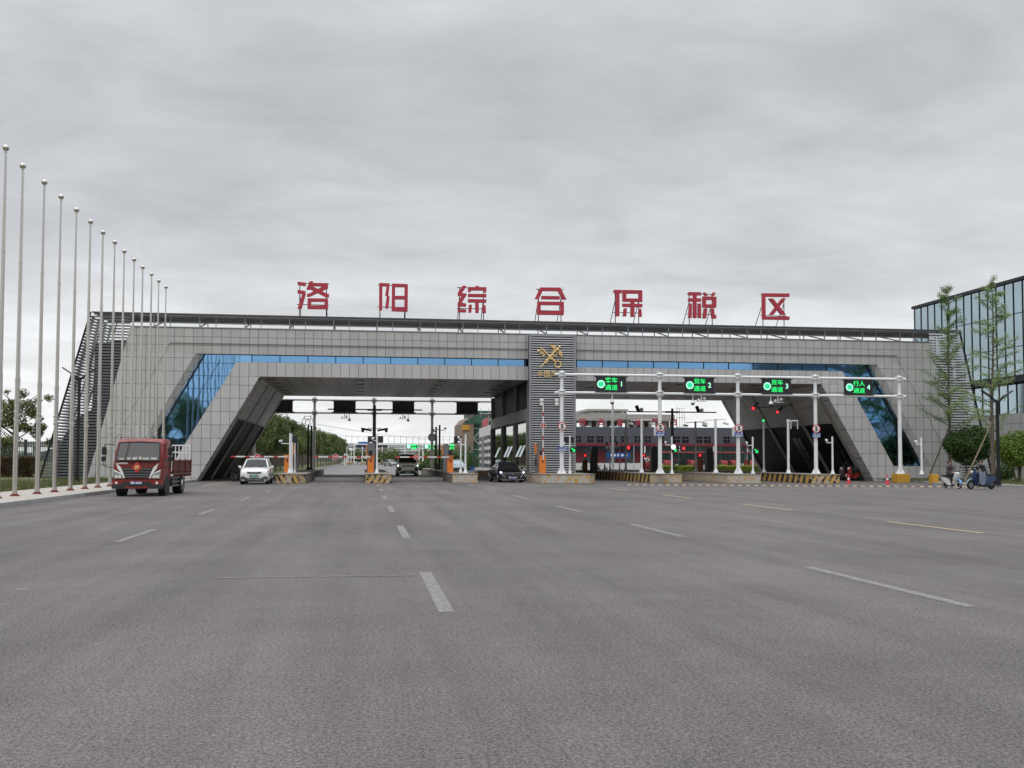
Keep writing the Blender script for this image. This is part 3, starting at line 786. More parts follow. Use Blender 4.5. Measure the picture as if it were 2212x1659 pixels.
# office block behind the tower, its left wall faces the lanes
b = MB(); b.box(TX0+.25, TX1-.1, GY+.02, YB, 0, 7.65); b.build('office_wall', 'dark_interior', gate)
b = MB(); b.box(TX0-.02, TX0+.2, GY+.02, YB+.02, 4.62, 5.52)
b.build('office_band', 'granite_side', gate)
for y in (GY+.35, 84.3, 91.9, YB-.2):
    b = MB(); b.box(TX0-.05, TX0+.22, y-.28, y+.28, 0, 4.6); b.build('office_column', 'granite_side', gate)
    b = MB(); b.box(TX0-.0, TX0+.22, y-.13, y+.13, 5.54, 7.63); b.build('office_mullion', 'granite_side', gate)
for y0 in (GY+1.0, 85.0, 92.6):
    b = MB(); b.box(TX0+.12, TX0+.16, y0, y0+5.2, .25, 4.5); win = b.build('office_window', 'office_glass', gate)
    f = MB()
    for z in (.28, 3.35, 4.5): f.box(TX0+.10, TX0+.15, y0, y0+5.25, z-.03, z+.03)
    for y in (y0, y0+5.2): f.box(TX0+.06, TX0+.15, y-.03, y+.03, .25, 4.5)
    f.build('frame', 'dark_metal', win)
    for y in ((y0+.5, y0+2.3) if y0 < 90 else (y0+.8,)):
        v = MB(); v.add([(TX0+.08, y, 2.75), (TX0+.08, y+1.1, 2.75), (TX0-.32, y+1.1, 1.85), (TX0-.32, y, 1.85), (TX0+.10, y, 2.72), (TX0+.10, y+1.1, 2.72), (TX0-.30, y+1.1, 1.83), (TX0-.30, y, 1.83)], [(0, 1, 2, 3), (7, 6, 5, 4), (0, 3, 7, 4), (1, 5, 6, 2), (3, 2, 6, 7)])
        v.build('open_casement', 'tower_glass', win)

# ------------------------------------------------------------------ red roof characters
glyphs = {
 '洛': (crop(1150, 1080, 4.424), [
  [(180,210),(325,228),(325,288),(182,266)], [(178,352),(322,376),(322,440),(252,685),(178,685),(258,440),(250,425),(178,412)],
  [(390,203),(455,203),(405,350),(335,348)], [(440,232),(718,236),(718,292),(420,288)], [(628,288),(718,288),(718,325),(395,473),(345,473),(345,424),(385,420)],
  [(405,300),(465,300),(700,422),(735,424),(735,485),(680,485),(385,335)],
  [(355,503),(718,508),(718,562),(355,562)], [(355,562),(420,562),(420,632),(355,632)], [(655,562),(718,562),(718,632),(655,632)], [(355,632),(718,632),(718,695),(355,690)]],
  [(215, 0), (690, 0)]),
 '阳': (crop(1150, 1080, 4.424), [
  [(1622,232),(1680,234),(1675,715),(1620,713)], [(1680,234),(1808,240),(1800,292),(1680,290)], [(1752,288),(1808,243),(1785,462),(1728,460)], [(1755,465),(1808,463),(1785,682),(1728,680)],
  [(1848,243),(1905,245),(1902,732),(1842,730)], [(1905,245),(2072,250),(2072,305),(1905,303)], [(1905,460),(2070,462),(2070,522),(1905,520)], [(1903,666),(2068,670),(2068,738),(1902,733)], [(2072,252),(2130,255),(2125,740),(2066,738)]],
  [(1642, 0), (2087, 0)]),
 '综': (crop(1780, 1100, 3.687), [
  [(258,160),(318,163),(250,270),(318,275),(316,300),(250,408),(312,425),(312,468),(185,465),(185,415),(240,312),(188,308),(188,262)],
  [(188,500),(312,510),(312,552),(186,550)], [(450,163),(498,163),(498,182),(450,182)], [(340,180),(608,182),(608,230),(340,228)], [(340,228),(385,228),(378,255),(340,250)], [(565,228),(608,228),(608,257),(572,257)],
  [(338,280),(608,283),(608,328),(338,325)], [(338,357),(608,362),(608,408),(338,405)], [(445,405),(497,405),(495,560),(448,560)], [(352,440),(395,440),(388,554),(343,554)], [(553,448),(595,448),(603,562),(552,560)]],
  [(218, -30), (572, -27)]),
 '合': (crop(1780, 1100, 3.687), [
  [(1405,185),(1700,188),(1665,240),(1437,237)], [(1405,185),(1437,237),(1383,357),(1322,355)], [(1700,188),(1787,364),(1728,362),(1665,240)], [(1420,310),(1690,315),(1690,362),(1420,358)],
  [(1360,393),(1750,398),(1750,447),(1360,443)], [(1360,443),(1408,443),(1408,532),(1358,532)], [(1700,447),(1750,447),(1750,536),(1700,535)], [(1358,532),(1750,536),(1748,592),(1358,585)]],
  [(1385, -35), (1718, -50)]),
 '保': (crop(2400, 1120, 2.765), [
  [(152,110),(238,112),(238,148),(152,148)], [(175,148),(213,148),(212,400),(175,403)], [(248,112),(465,115),(465,152),(248,150)], [(248,150),(288,150),(288,205),(248,205)], [(425,151),(465,152),(465,207),(425,206)], [(248,205),(465,207),(465,243),(248,240)],
  [(338,240),(378,240),(376,408),(338,408)], [(248,262),(465,266),(465,302),(248,298)], [(262,315),(293,315),(288,402),(253,402)], [(425,320),(452,320),(460,408),(425,408)]],
  [(175, -47), (435, -45)]),
 '税': (crop(2400, 1120, 2.765), [
  [(975,135),(1115,137),(1115,171),(975,170)], [(975,203),(1115,205),(1115,240),(975,238)], [(1028,170),(1065,170),(1065,422),(1028,422)], [(985,262),(1013,262),(1010,420),(975,420)], [(1080,262),(1113,262),(1115,422),(1080,420)],
  [(1140,140),(1168,140),(1185,176),(1158,176)], [(1245,140),(1275,140),(1260,176),(1228,176)], [(1133,183),(1282,187),(1282,222),(1133,220)], [(1133,220),(1168,220),(1168,270),(1133,270)], [(1245,222),(1282,222),(1281,272),(1245,271)], [(1133,270),(1281,272),(1280,308),(1133,305)],
  [(1148,315),(1182,315),(1170,425),(1135,425)], [(1222,318),(1255,318),(1262,388),(1282,390),(1280,428),(1235,426)]],
  [(995, -53), (1250, -55)]),
 '区': (crop(2400, 1120, 2.765), [
  [(1790,148),(2090,151),(2090,188),(1790,185)], [(1790,185),(1825,185),(1828,405),(1792,405)], [(1792,405),(2092,405),(2090,442),(1795,438)], [(1862,207),(1910,207),(2052,385),(2000,385)], [(2005,207),(2052,207),(1915,385),(1868,385)]],
  [(1812, -70), (2045, -65)]),
}
YL = GY+.1
order = ['first from the left, water radical beside a crossed frame', 'second, two tall boxes side by side', 'third, silk radical beside a stack of bars', 'fourth, peaked roof over a box', 'fifth, person radical beside a box on a cross', 'sixth, grain radical beside a horned box', 'last on the right, open square round an X']
for (ch, (cf, polys, legs)), lab in zip(glyphs.items(), order):
    P = [[at(*cf(x, y), YL) for x, y in pl] for pl in polys]
    zmin = min(p.z for q in P for p in q); zmax = max(p.z for q in P for p in q); xm = sum(p.x for q in P for p in q)/sum(len(q) for q in P)
    root = thing('roof_character', 'red roof character, '+lab, 'sign character', (xm, YL, 12.25), 'red roof characters on the gate')
    b = MB()
    for k, q in enumerate(P): b.prism([(p.x, p.z) for p in q], YL-.11-.003*k, YL+.11+.003*k)
    b.build('glyph', 'red_sign', root)
    b = MB(); zt = zmax-.12
    for lx, _ in legs:
        x = at(*cf(lx, 300), YL).x
        b.tube((x, YL+.2, 12.19), (x, YL+.2, zt), .035, .035, 6)
        b.tube((x, YL+2.1, 12.19), (x, YL+.22, zmin+(zmax-zmin)*.62), .03, .03, 6)
    x0 = at(*cf(legs[0][0], 300), YL).x; x1 = at(*cf(legs[1][0], 300), YL).x
    for z in (zmin+.35, zt): b.tube((x0-.2, YL+.2, z), (x1+.2, YL+.2, z), .028, .028, 6)
    b.build('support_frame', 'dark_metal', root)

# ------------------------------------------------------------------ gold emblem and lettering on the tower
EC = crop(2100, 1340, 8.295); YE = TY-.1
em = thing('customs_emblem', 'gold emblem of a key crossed with a winged snake staff on the louvred tower', 'emblem', tuple(at(*EC(830, 720), YE)))
def ep(x, y, dy=0): p = at(*EC(x, y), YE); return Vector((p.x, p.y+dy, p.z))
sc_ = .00222
b = MB(); b.tube(ep(512, 408), ep(1010, 895), 25*sc_, 25*sc_, 8)
b.tube(ep(840, 735), ep(1010, 895), 30*sc_, 30*sc_, 8)
b.tube(ep(482, 492), ep(655, 672), 24*sc_, 24*sc_, 6)
for a, c in (((482, 492), (418, 545)), ((568, 575), (505, 628)), ((650, 665), (590, 705))): b.tube(ep(*a), ep(*c), 22*sc_, 22*sc_, 6)
cR = ep(1090, 972); pts = [(cR+Vector((math.cos(2*math.pi*k/20)*107*sc_, 0, math.sin(2*math.pi*k/20)*104*sc_))) for k in range(21)]
b.path(pts, 23*sc_, 6); b.build('key', 'gold', em, True)
b = MB(); b.tube(ep(512, 1072, -.06), ep(1075, 450, -.06), 14*sc_, 24*sc_, 6); b.ball(ep(1143, 400, -.06), 42*sc_); b.ball(ep(1078, 480, -.06), 52*sc_)
b.build('staff', 'gold', em, True)
ax0, ax1 = Vector((655, 930)), Vector((1040, 545)); dd = (ax1-ax0); nn = Vector((-dd.y, dd.x)).normalized()
for sgn in (1, -1):
    b = MB(); pts = []
    for k in range(33):
        t_ = k/32; amp = 30+78*t_
        q = ax0+dd*t_+nn*(sgn*amp*math.sin(t_*math.pi*3.05)); pts.append(ep(q.x, q.y, -.04 if math.cos(t_*math.pi*3.05)*sgn > 0 else .02))
    b.path(pts, 16*sc_, 6); b.build('snake', 'gold', em, True)
b = MB(); WP = [[(780,338),(945,322),(1015,355),(1035,440),(965,395),(880,365)], [(830,365),(960,398),(1010,440),(1000,462),(900,410)], [(880,410),(990,462),(1010,500),(930,455)]]
for k, q in enumerate(WP): b.prism([(ep(*p).x, ep(*p).z) for p in q], YE-.05-.003*k, YE+.02)
b.build('wing', 'gold', em)
b = MB(); WP = [[(1095,530),(1180,518),(1228,580),(1240,745),(1208,725),(1190,620),(1140,570)], [(1100,545),(1150,580),(1195,660),(1190,705),(1150,640)], [(1095,565),(1150,650),(1165,690),(1110,640)]]
for k, q in enumerate(WP): b.prism([(ep(*p).x, ep(*p).z) for p in q], YE-.05-.003*k, YE+.02)
b.build('wing', 'gold', em)
for xe in (466, 571):
    q = at(*Z3(xe, 975), TY-.35); r_ = thing('tower_floodlight', 'small white double floodlight on the louvred tower, '+('left' if xe < 500 else 'right')+' one of the pair', 'floodlight', tuple(q), 'floodlights on the louvred tower')
    b = MB(); b.box(q.x-.13, q.x+.13, q.y-.1, q.y+.1, q.z+.03, q.z+.25); b.box(q.x-.13, q.x+.13, q.y-.1, q.y+.1, q.z-.25, q.z-.03); b.build('lamp_head', 'sign_white', r_, bevel=.02)
    b = MB(); b.box(q.x-.03, q.x+.03, q.y+.1, TY+.02, q.z-.2, q.z+.2); b.build('bracket', 'grey_pole', r_)
let = thing('tower_lettering', 'row of gold written characters below the key emblem on the tower', 'lettering', tuple(at(*EC(830, 1290), YE)))
for ch, x in (('中', 505), ('国', 730), ('海', 960), ('关', 1200)):
    text('gold_character', ch, .50, ep(x, 1295), 'gold', let, .05, bold=.004)
# ------------------------------------------------------------------ flagpoles
ftop = [(13,323),(44,361),(95,395),(131,426),(165,453),(196,479),(223,502),(249,524),(268,544),(290,562),(308,578),(328,594),(343,608),(359,622)]
fp = thing('flagpole', 'x', 'flagpole', (0, 0, 0))
b = MB(); b.tube((0, 0, .02), (0, 0, 4.6), .098, .088, 14); b.tube((0, 0, 4.6), (0, 0, 9.3), .078, .062, 14); b.tube((0, 0, 9.3), (0, 0, 13.05), .056, .036, 14); b.tube((0, 0, 4.52), (0, 0, 4.66), .096, .096, 14); b.tube((0, 0, 9.25), (0, 0, 9.36), .070, .070, 14)
b.build('pole', 'steel_pole', fp, True)
b = MB(); b.ball((0, 0, 13.22), .125, 16, 12); b.tube((0, 0, 13.03), (0, 0, 13.12), .05, .05, 10); b.build('finial_ball', 'ball', fp, True)
b = MB(); b.tube((0, 0, 0), (0, 0, .035), .19, .19, 16); b.tube((0, 0, .03), (0, 0, .10), .15, .115, 16); b.build('base_flange', 'flange_red', fp)
b = MB(); rz = random.Random(2)
for k in range(3): b.path([Vector((.112*math.cos(a), .112*math.sin(a), 3.0+.16*k+.06*math.cos(a+.4)*(1 if k % 2 else -1))) for a in [2*math.pi*i/14 for i in range(15)]], .014, 5)
b.tube((.115, -.02, 3.0), (.05, -.01, 12.95), .006, .006, 4)
b.build('rope', 'rope', fp)
nth = ['first', 'second', 'third', 'fourth', 'fifth', 'sixth', 'seventh', 'eighth', 'ninth', 'tenth', 'eleventh', 'twelfth', 'thirteenth', 'last']
for i, (px, py) in enumerate(ftop):
    Y = 40.76+2.45*i; p = at(px, py, Y); X = -13.52+.6*(p.x+13.52)
    lab = 'tall bare steel flagpole with ball top, ' + nth[i] + (' of the row, closest to the camera' if i == 0 else ' of the row, nearest the gate' if i == 13 else ' of the row counting from the camera')
    place(fp, i > 0, (X, Y, .155), rad(37*i), lab, 'flagpole', 'flagpoles along the left pavement')

# ------------------------------------------------------------------ concrete islands
IZ = .66
def island(name, poly, label, mats, split=None):
    """mats: side material, front material; poly counter-clockwise in x,y; first edge is the front"""
    root = thing(name, label, 'traffic island', (poly[0][0], poly[0][1], 0), 'concrete traffic islands under the gate')
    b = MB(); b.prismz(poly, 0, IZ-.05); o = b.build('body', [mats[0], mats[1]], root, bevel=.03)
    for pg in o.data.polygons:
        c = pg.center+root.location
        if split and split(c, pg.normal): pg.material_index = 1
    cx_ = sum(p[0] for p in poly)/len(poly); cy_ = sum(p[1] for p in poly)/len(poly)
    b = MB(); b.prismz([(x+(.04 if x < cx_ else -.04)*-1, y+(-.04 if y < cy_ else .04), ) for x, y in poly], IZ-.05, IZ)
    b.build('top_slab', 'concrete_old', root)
    return root
fr = lambda c, n: abs(n.z) < .5 and n.y < -.5
isl_A = island('traffic_island', [(-5.75, 69.9), (-4.4, 69.8), (-3.88, 70.7), (-3.88, 103), (-5.5, 103)], 'concrete island with black and yellow stripes beside the white car', ('island_side', 'island_front'), lambda c, n: c.y < 72)
isl_B = island('traffic_island', [(.12, 70.9), (1.85, 70.9), (1.75, 103), (.1, 103)], 'concrete island painted with black and yellow chevrons, below the slim dark mast', ('island_side', 'island_front_mirror'), lambda c, n: c.y < 72)
isl_C = island('traffic_island', [(6.15, 72.1), (7.88, 71.8), (7.88, 90), (6.9, 113), (6.35, 113)], 'concrete island with peeling yellow paint left of the black sedan', ('island_side', 'island'), lambda c, n: c.y < 80)
isl_D = island('traffic_island', [(12.2, 70.6), (15.4, 69.6), (15.9, 70.2), (15.9, 76.0), (12.0, 76.0)], 'pale concrete island with flaking yellow paint in front of the louvred tower', ('island', 'island'), None)
isl_E = island('traffic_island', [(20.3, 71.6), (22.5, 71.2), (22.6, 104), (19.6, 104)], 'concrete island with worn dark bars under the second white gantry post', ('island_side', 'island'), lambda c, n: c.y < 90)
isl_F = island('traffic_island', [(25.4, 69.9), (27.65, 69.3), (27.9, 104), (25.2, 104)], 'concrete island with orange stains under the third white gantry post', ('island_side', 'island'), lambda c, n: c.y < 90)
isl_G = island('traffic_island', [(31.2, 69.2), (33.25, 68.8), (33.6, 96), (31.4, 96)], 'concrete island with crisp black bars under the fourth white gantry post', ('island_side', 'island_front_mirror'), lambda c, n: c.y < 90)
for o_, m_ in ((isl_E, 'island_bars'), (isl_F, 'island'), (isl_G, 'island_bars')):
    bd = [c for c in o_.children if c.name.startswith('body')][0]
    bd.data.materials.append(MATS[m_])
    for pg in bd.data.polygons:
        if pg.normal.x < -.5: pg.material_index = 2
def lane_block(name, c, sx, sy, h, label):
    b = MB(); b.box(c[0]-sx/2, c[0]+sx/2, c[1]-sy/2, c[1]+sy/2, 0, h); o = b.build(name, 'yellow_block', bevel=.03); return tag(o, label, 'concrete block')
p5 = at(1944, 1026, 71.0)
lane_block('concrete_block', (p5.x-.0, 70.9), .98, .9, .66, 'large yellow painted concrete block under the last white gantry post')
pb6 = G(2022, 1046.5)
lane_block('concrete_block', (pb6.x+.04, pb6.y+.35), .48, .46, .70, 'small yellow painted concrete block under the slim white camera pole')

# ------------------------------------------------------------------ lane sign gantry
YG1 = 71.0
gpost = [(1213.5, 809.7), (1425, 811.3), (1593.5, 813.5), (1760.6, 816), (1942, 819.5)]
GX = [at(x, y, YG1).x for x, y in gpost]; GT = sum(at(x, y, YG1).z for x, y in gpost)/5; GL = sum(at(x, y, YG1).z for x, y in ((1213.5, 849), (1425, 850), (1594, 852), (1761, 854), (1943, 855.8)))/5
gan = thing('lane_gantry', 'white steel gantry on five posts carrying the green lane signs', 'gantry', (GX[0], YG1, 0))
def gantry_posts(g, xs, Y, zb, zt, zl, m, ovr=.5):
    for i, x in enumerate(xs):
        b = MB(); b.tube((x, Y, zb), (x, Y, zt+.28), .15, .125, 8)
        for z in (zt, zl):
            b.tube((x, Y, z-.19), (x, Y, z-.13), .20, .29, 8); b.tube((x, Y, z+.12), (x, Y, z+.16), .29, .22, 8)
            for a in range(4): b.beam((x+.27*math.cos(a*math.pi/2+.78), Y+.27*math.sin(a*math.pi/2+.78), z-.22), (x+.27*math.cos(a*math.pi/2+.78), Y+.27*math.sin(a*math.pi/2+.78), z+.20), .03, .03)
        b.tube((x, Y, zb), (x, Y, zb+.05), .36, .36, 8)
        for a in range(6):
            q = Vector((math.cos(a*math.pi/3), math.sin(a*math.pi/3), 0))
            b.add([Vector((x, Y, zb+.05))+q*.12+Vector((0, 0, .42)), Vector((x, Y, zb+.05))+q*.34, Vector((x, Y, zb+.05))+q*.12, Vector((x, Y, zb+.05))+q*.12+q.cross(Vector((0, 0, .03)))], [(0, 1, 2), (0, 1, 3)])
        b.build('post', m, g)
    for i in range(len(xs)-1):
        for z in (zt, zl):
            b = MB(); b.tube((xs[i]+.1, Y, z), (xs[i+1]-.1, Y, z), .095, .095, 10); b.build('cross_beam', m, g, True)
gantry_posts(gan, GX, YG1, IZ, GT, GL, 'white_paint')
for x, s_ in ((GX[0], -1), (GX[-1], 1)):
    for z in (GT, GL):
        b = MB(); b.tube((x, YG1, z), (x+s_*.5, YG1, z), .095, .095, 10); b.build('cross_beam', 'white_paint', gan, True)
for x in GX[1:3]:
    b = MB(); b.box(x-.42, x-.2, YG1-.1, YG1+.12, 3.35, 4.05); b.box(x+.18, x+.3, YG1-.1, YG1+.1, 3.35, 4.05); b.build('junction_box', 'white_paint', gan, bevel=.01)
# led signs hanging in the gantry (view-pixel outlines of the housing)
leds = [((848, 800), (1052, 902), Z3, '客车', '通道', '1', 'green lit lane sign reading 客车通道 1, leftmost on the white gantry'),
        ((1468, 808), (1665, 908), Z3, '货车', '通道', '2', 'green lit lane sign reading 货车通道 2, second on the white gantry'),
        ((82, 775), (268, 868), Z4, '货车', '通道', '3', 'green lit lane sign reading 货车通道 3, third on the white gantry'),
        ((628, 782), (808, 875), Z4, '行人', '通道', '4', 'green lit lane sign reading 行人通道 4, rightmost on the white gantry')]
for (a, c, cf, t1, t2, nu, lab) in leds:
    p, q = at(*cf(*a), YG1), at(*cf(*c), YG1); x0, x1, z0, z1 = p.x, q.x, GL+.10, GT-.10
    W = x1-x0; H = z1-z0
    r_ = thing('lane_sign', lab, 'lane sign', ((x0+x1)/2, YG1, z0), 'lit lane signs on the white gantry')
    b = MB(); b.box(x0, x1, YG1-.16, YG1+.16, z0+.02, z1-.02)
    for z in (z0, z1-.05): b.box(x0-.12, x1+.12, YG1-.20, YG1+.20, z, z+.05)
    b.build('housing', 'led_panel', r_, bevel=.012)
    cx_ = x0+W*.14; cz_ = z0+H*.48
    b = MB(); b.disc((cx_, cz_), H*.26, YG1-.175, YG1-.162); b.build('lamp_ring', 'led_ring', r_)
    b = MB(); b.disc((cx_, cz_), H*.18, YG1-.185, YG1-.172); b.build('lamp_disc', 'led_disc', r_)
    text('lettering', t1, H*.38, (x0+W*.49, YG1-.18, z0+H*.75), 'led_green', r_, .02, bold=.002, sx=1.12)
    text('lettering', t2, H*.38, (x0+W*.49, YG1-.18, z0+H*.27), 'led_green', r_, .02, bold=.002, sx=1.12)
    text('number', nu, H*.46, (x0+W*.84, YG1-.18, z0+H*.5), 'led_ring', r_, .02, bold=.006)

# dome cameras and sensor bars below beams
dome = thing('dome_camera', 'x', 'camera', (0, 0, 0))
b = MB(); b.tube((0, 0, 0), (0, 0, -.32), .03, .03, 8); b.tube((0, 0, -.32), (0, 0, -.52), .05, .155, 12); b.tube((0, 0, -.52), (0, 0, -.58), .155, .155, 12); b.build('mount', 'white_paint', dome, True)
b = MB(); b.ball((0, 0, -.58), .14, 12, 8); b.build('lens_dome', 'black', dome, True)
domes = [(Z3, 958, 'white dome camera under the beam below lane sign 1'), (Z3, 1522, 'white dome camera under the beam below lane sign 2'), (Z3, 2066, 'white dome camera under the beam below lane sign 3')]
for i, (cf, x, lab) in enumerate(domes): place(dome, i > 0, (at(*cf(x, 930), YG1).x, YG1, GL-.09), 0, lab, 'camera', 'dome cameras under the gantry beams')
sens = thing('sensor_bar', 'x', 'sensor', (0, 0, 0))
b = MB(); b.tube((0, 0, 0), (0, 0, -.42), .035, .035, 8); b.box(-.42, .42, -.05, .05, -.46, -.42); b.build('bracket', 'white_paint', sens)
b = MB(); b.tube((.2, -.16, -.22), (.2, .12, -.26), .10, .10, 10); b.tube((.2, 0, -.42), (.2, 0, -.3), .03, .03, 6); b.build('spotlight', 'grey_pole', sens)
b = MB(); b.tube((-.22, -.12, -.3), (-.22, .1, -.33), .07, .07, 10); b.tube((-.22, 0, -.42), (-.22, 0, -.3), .03, .03, 6); b.build('camera_body', 'white_paint', sens)
for i, (cf, x, lab) in enumerate([(Z3, 1580, 'small white sensor bar hanging right of lane sign 2'), (Z4, 185, 'small white sensor bar hanging below lane sign 3')]):
    place(sens, i > 0, (at(*cf(x, 930), YG1).x, YG1, GL-.09), 0, lab, 'sensor', 'sensor bars under the gantry beams')

# round 5 km/h signs and blue plates
def speed_sign(cf, x, y, xb, yb, lab, labb):
    p = at(*cf(x, y), YG1-.3); Y = YG1-.3
    r_ = thing('speed_sign', lab, 'speed limit sign', (p.x, Y, p.z), 'round speed limit signs on the gantry posts')
    b = MB(); b.disc((p.x, p.z), .305, Y, Y+.03, 28); b.build('rim', 'sign_red', r_)
    b = MB(); b.disc((p.x, p.z), .245, Y-.012, Y-.002, 28); b.build('face', 'sign_white', r_)
    text('number', '5', .46, (p.x, Y-.02, p.z), 'black', r_, .012, bold=.016)
    b = MB(); b.box(p.x-.04, p.x+.04, Y+.032, YG1-.12, p.z-.05, p.z+.05); b.build('clamp', 'grey_pole', r_)
    q = at(*cf(xb, yb), Y)
    r_ = thing('lane_plate', labb, 'sign plate', (q.x, Y, q.z), 'blue plates on the gantry posts')
    b = MB(); b.box(q.x-.32, q.x+.32, Y, Y+.03, q.z-.16, q.z+.16); b.build('plate', 'sign_blue', r_, bevel=.006)
    text('lettering', '一车一杆', .14, (q.x, Y-.008, q.z+.075), 'sign_white', r_, .008, bold=.003)
    text('lettering', '请勿跟车', .14, (q.x, Y-.008, q.z-.075), 'sign_white', r_, .008, bold=.003)
    b = MB(); b.box(q.x-.04, q.x+.04, Y+.032, YG1-.12, q.z-.05, q.z+.05); b.build('clamp', 'grey_pole', r_)
speed_sign(Z3, 609, 1145, 612, 1303, 'round white speed sign with red rim and 5, against the louvred tower', 'blue plate with white writing low on the gantry post in front of the tower')
speed_sign(Z3, 1296, 1153, 1296, 1198, 'round 5 speed sign with red rim on the second gantry post', 'blue plate with white writing right under the round sign on the second gantry post')
speed_sign(Z3, 1845, 1158, 1845, 1203, 'round 5 speed sign with red rim on the third gantry post', 'blue plate with white writing right under the round sign on the third gantry post')
speed_sign(Z4, 440, 1103, 441, 1146, 'round 5 speed sign with red rim on the fourth gantry post, before the dark doorway', 'blue plate with white writing right under the round sign on the fourth gantry post')

# ------------------------------------------------------------------ second gantry seen from behind, beyond the gate
Y3 = 103.0
bx = [at(*Z2(x, 960), Y3).x for x in (210, 627, 1042, 1448, 1875)]
zt3, zl3 = at(*Z2(627, 960), Y3).z, at(*Z2(627, 1050), Y3).z
g2 = thing('lane_gantry', 'grey gantry behind the left opening carrying dark backs of lane signs', 'gantry', (bx[1], Y3, 0))
gantry_posts(g2, bx, Y3, .0, zt3, zl3, 'grey_pole')
sg = thing('dark_lane_sign', 'x', 'lane sign', (0, 0, 0)); hh = zt3-zl3-.24
b = MB(); b.box(-1.08, 1.08, -.12, .12, -hh/2, hh/2); b.build('housing', 'dark_metal', sg, bevel=.02)
b = MB()
for z in (-hh/2-.04, hh/2): b.box(-1.22, 1.22, -.16, .16, z, z+.04)
b.build('rim', 'black', sg)
b = MB()
for x in (-.54, 0, .54): b.box(x-.03, x+.03, -.17, -.122, -hh/2, hh/2)
b.build('stiffener', 'black', sg)
for i, (x, lab) in enumerate([(395, 'dark back of a lane sign half hidden behind the slanted left leg'), (836, 'dark back of a lane sign left of the slim dark mast'), (1246, 'dark back of a lane sign right of the slim dark mast'), (1692, 'dark back of a lane sign above the green netted building')]):
    place(sg, i > 0, (at(*Z2(x, 1005), Y3).x, Y3, (zt3+zl3)/2), 0, lab, 'lane sign', 'lane sign backs on the far gantry')
for i, (x, lab) in enumerate([(870, 'dark dome camera hanging under the far gantry left of the mast'), (1280, 'dark dome camera hanging under the far gantry right of the mast'), (1688, 'dark dome camera hanging under the far gantry near the netted building')]):
    place(dome, True, (at(*Z2(x, 1050), Y3).x, Y3, zl3-.09), 0, lab, 'camera', 'dome cameras under the far gantry')
for i, (x, lab) in enumerate([(835, 'sensor bar hanging under the far gantry left of the mast'), (1242, 'sensor bar hanging under the far gantry right of the mast')]):
    c = place(sens, True, (at(*Z2(x, 1050), Y3).x, Y3, zl3-.09), 0, lab, 'sensor', 'sensor bars under the far gantry')

# ------------------------------------------------------------------ barrier gates, reader cabinets, poles
def ipos(cf, x, y, z=IZ):
    p = G(*cf(x, y), z); return p
def barrier(x, Y, zb, lab, arm_to=None, up=None, disc_at=None, W=.44, H=1.28, m='orange'):
    r_ = thing('boom_barrier', lab, 'boom barrier', (x, Y, zb), 'boom barriers on the islands')
    b = MB(); b.box(x-W/2, x+W/2, Y-.2, Y+.2, zb, zb+H-.12); b.build('cabinet', m, r_, bevel=.02)
    b = MB(); b.box(x-W/2-.02, x+W/2+.02, Y-.22, Y+.22, zb+H-.117, zb+H); b.build('lid', m, r_, bevel=.02)
    b = MB(); b.box(x-.05, x+.05, Y-.215, Y-.202, zb+H*.62, zb+H*.68); b.tube((x, Y-.2, zb+H*.72), (x, Y-.24, zb+H*.72), .05, .05, 10); b.build('pivot', 'dark_metal', r_)
    if arm_to is not None:
        za = zb+H-.13; n = 12; w_ = MB()
        xs = [x+(arm_to-x)*k/n for k in range(n+1)]
        dz = .0 if up is None else 0
        for k in range(n):
            z0 = za-.012*k*abs(arm_to-x)/6*.35; w_.box(min(xs[k], xs[k+1]), max(xs[k], xs[k+1]), Y-.30, Y-.25, za-.05, za+.05, int(k % 3 == 2))
        w_.build('arm', ['barrier_white', 'barrier_red'], r_)
        if disc_at is not None:
            d_ = MB(); d_.disc((disc_at, za), .20, Y-.335, Y-.305); d_ = d_.build('stop_disc', 'sign_white', r_)
            e = MB(); e.disc((disc_at, za), .17, Y-.345, Y-.337); e.build('red_field', 'sign_red', d_)
            e = MB(); e.box(disc_at-.11, disc_at+.11, Y-.353, Y-.347, za-.025, za+.025); e.build('white_bar', 'sign_white', d_)
    if up is not None:
        n = 14; w_ = MB(); z0 = zb+H*.75; zs = [z0+(up-z0)*k/n for k in range(n+1)]
        for k in range(n): w_.box(x-.04, x+.04, Y-.30, Y-.25, zs[k], zs[k+1], int(k % 3 == 2))
        w_.build('arm', ['barrier_white', 'barrier_red'], r_)
        zd = z0+(up-z0)*.62
        d_ = MB(); d_.disc((x, zd), .20, Y-.335, Y-.305, 8); d_ = d_.build('stop_disc', 'sign_white', r_)
        e = MB(); e.disc((x, zd), .165, Y-.345, Y-.337, 8); e.build('red_field', 'sign_red', d_)
        e = MB(); e.box(x-.025, x+.025, Y-.353, Y-.347, zd-.11, zd+.11); e.build('white_bar', 'sign_white', d_)
    return r_
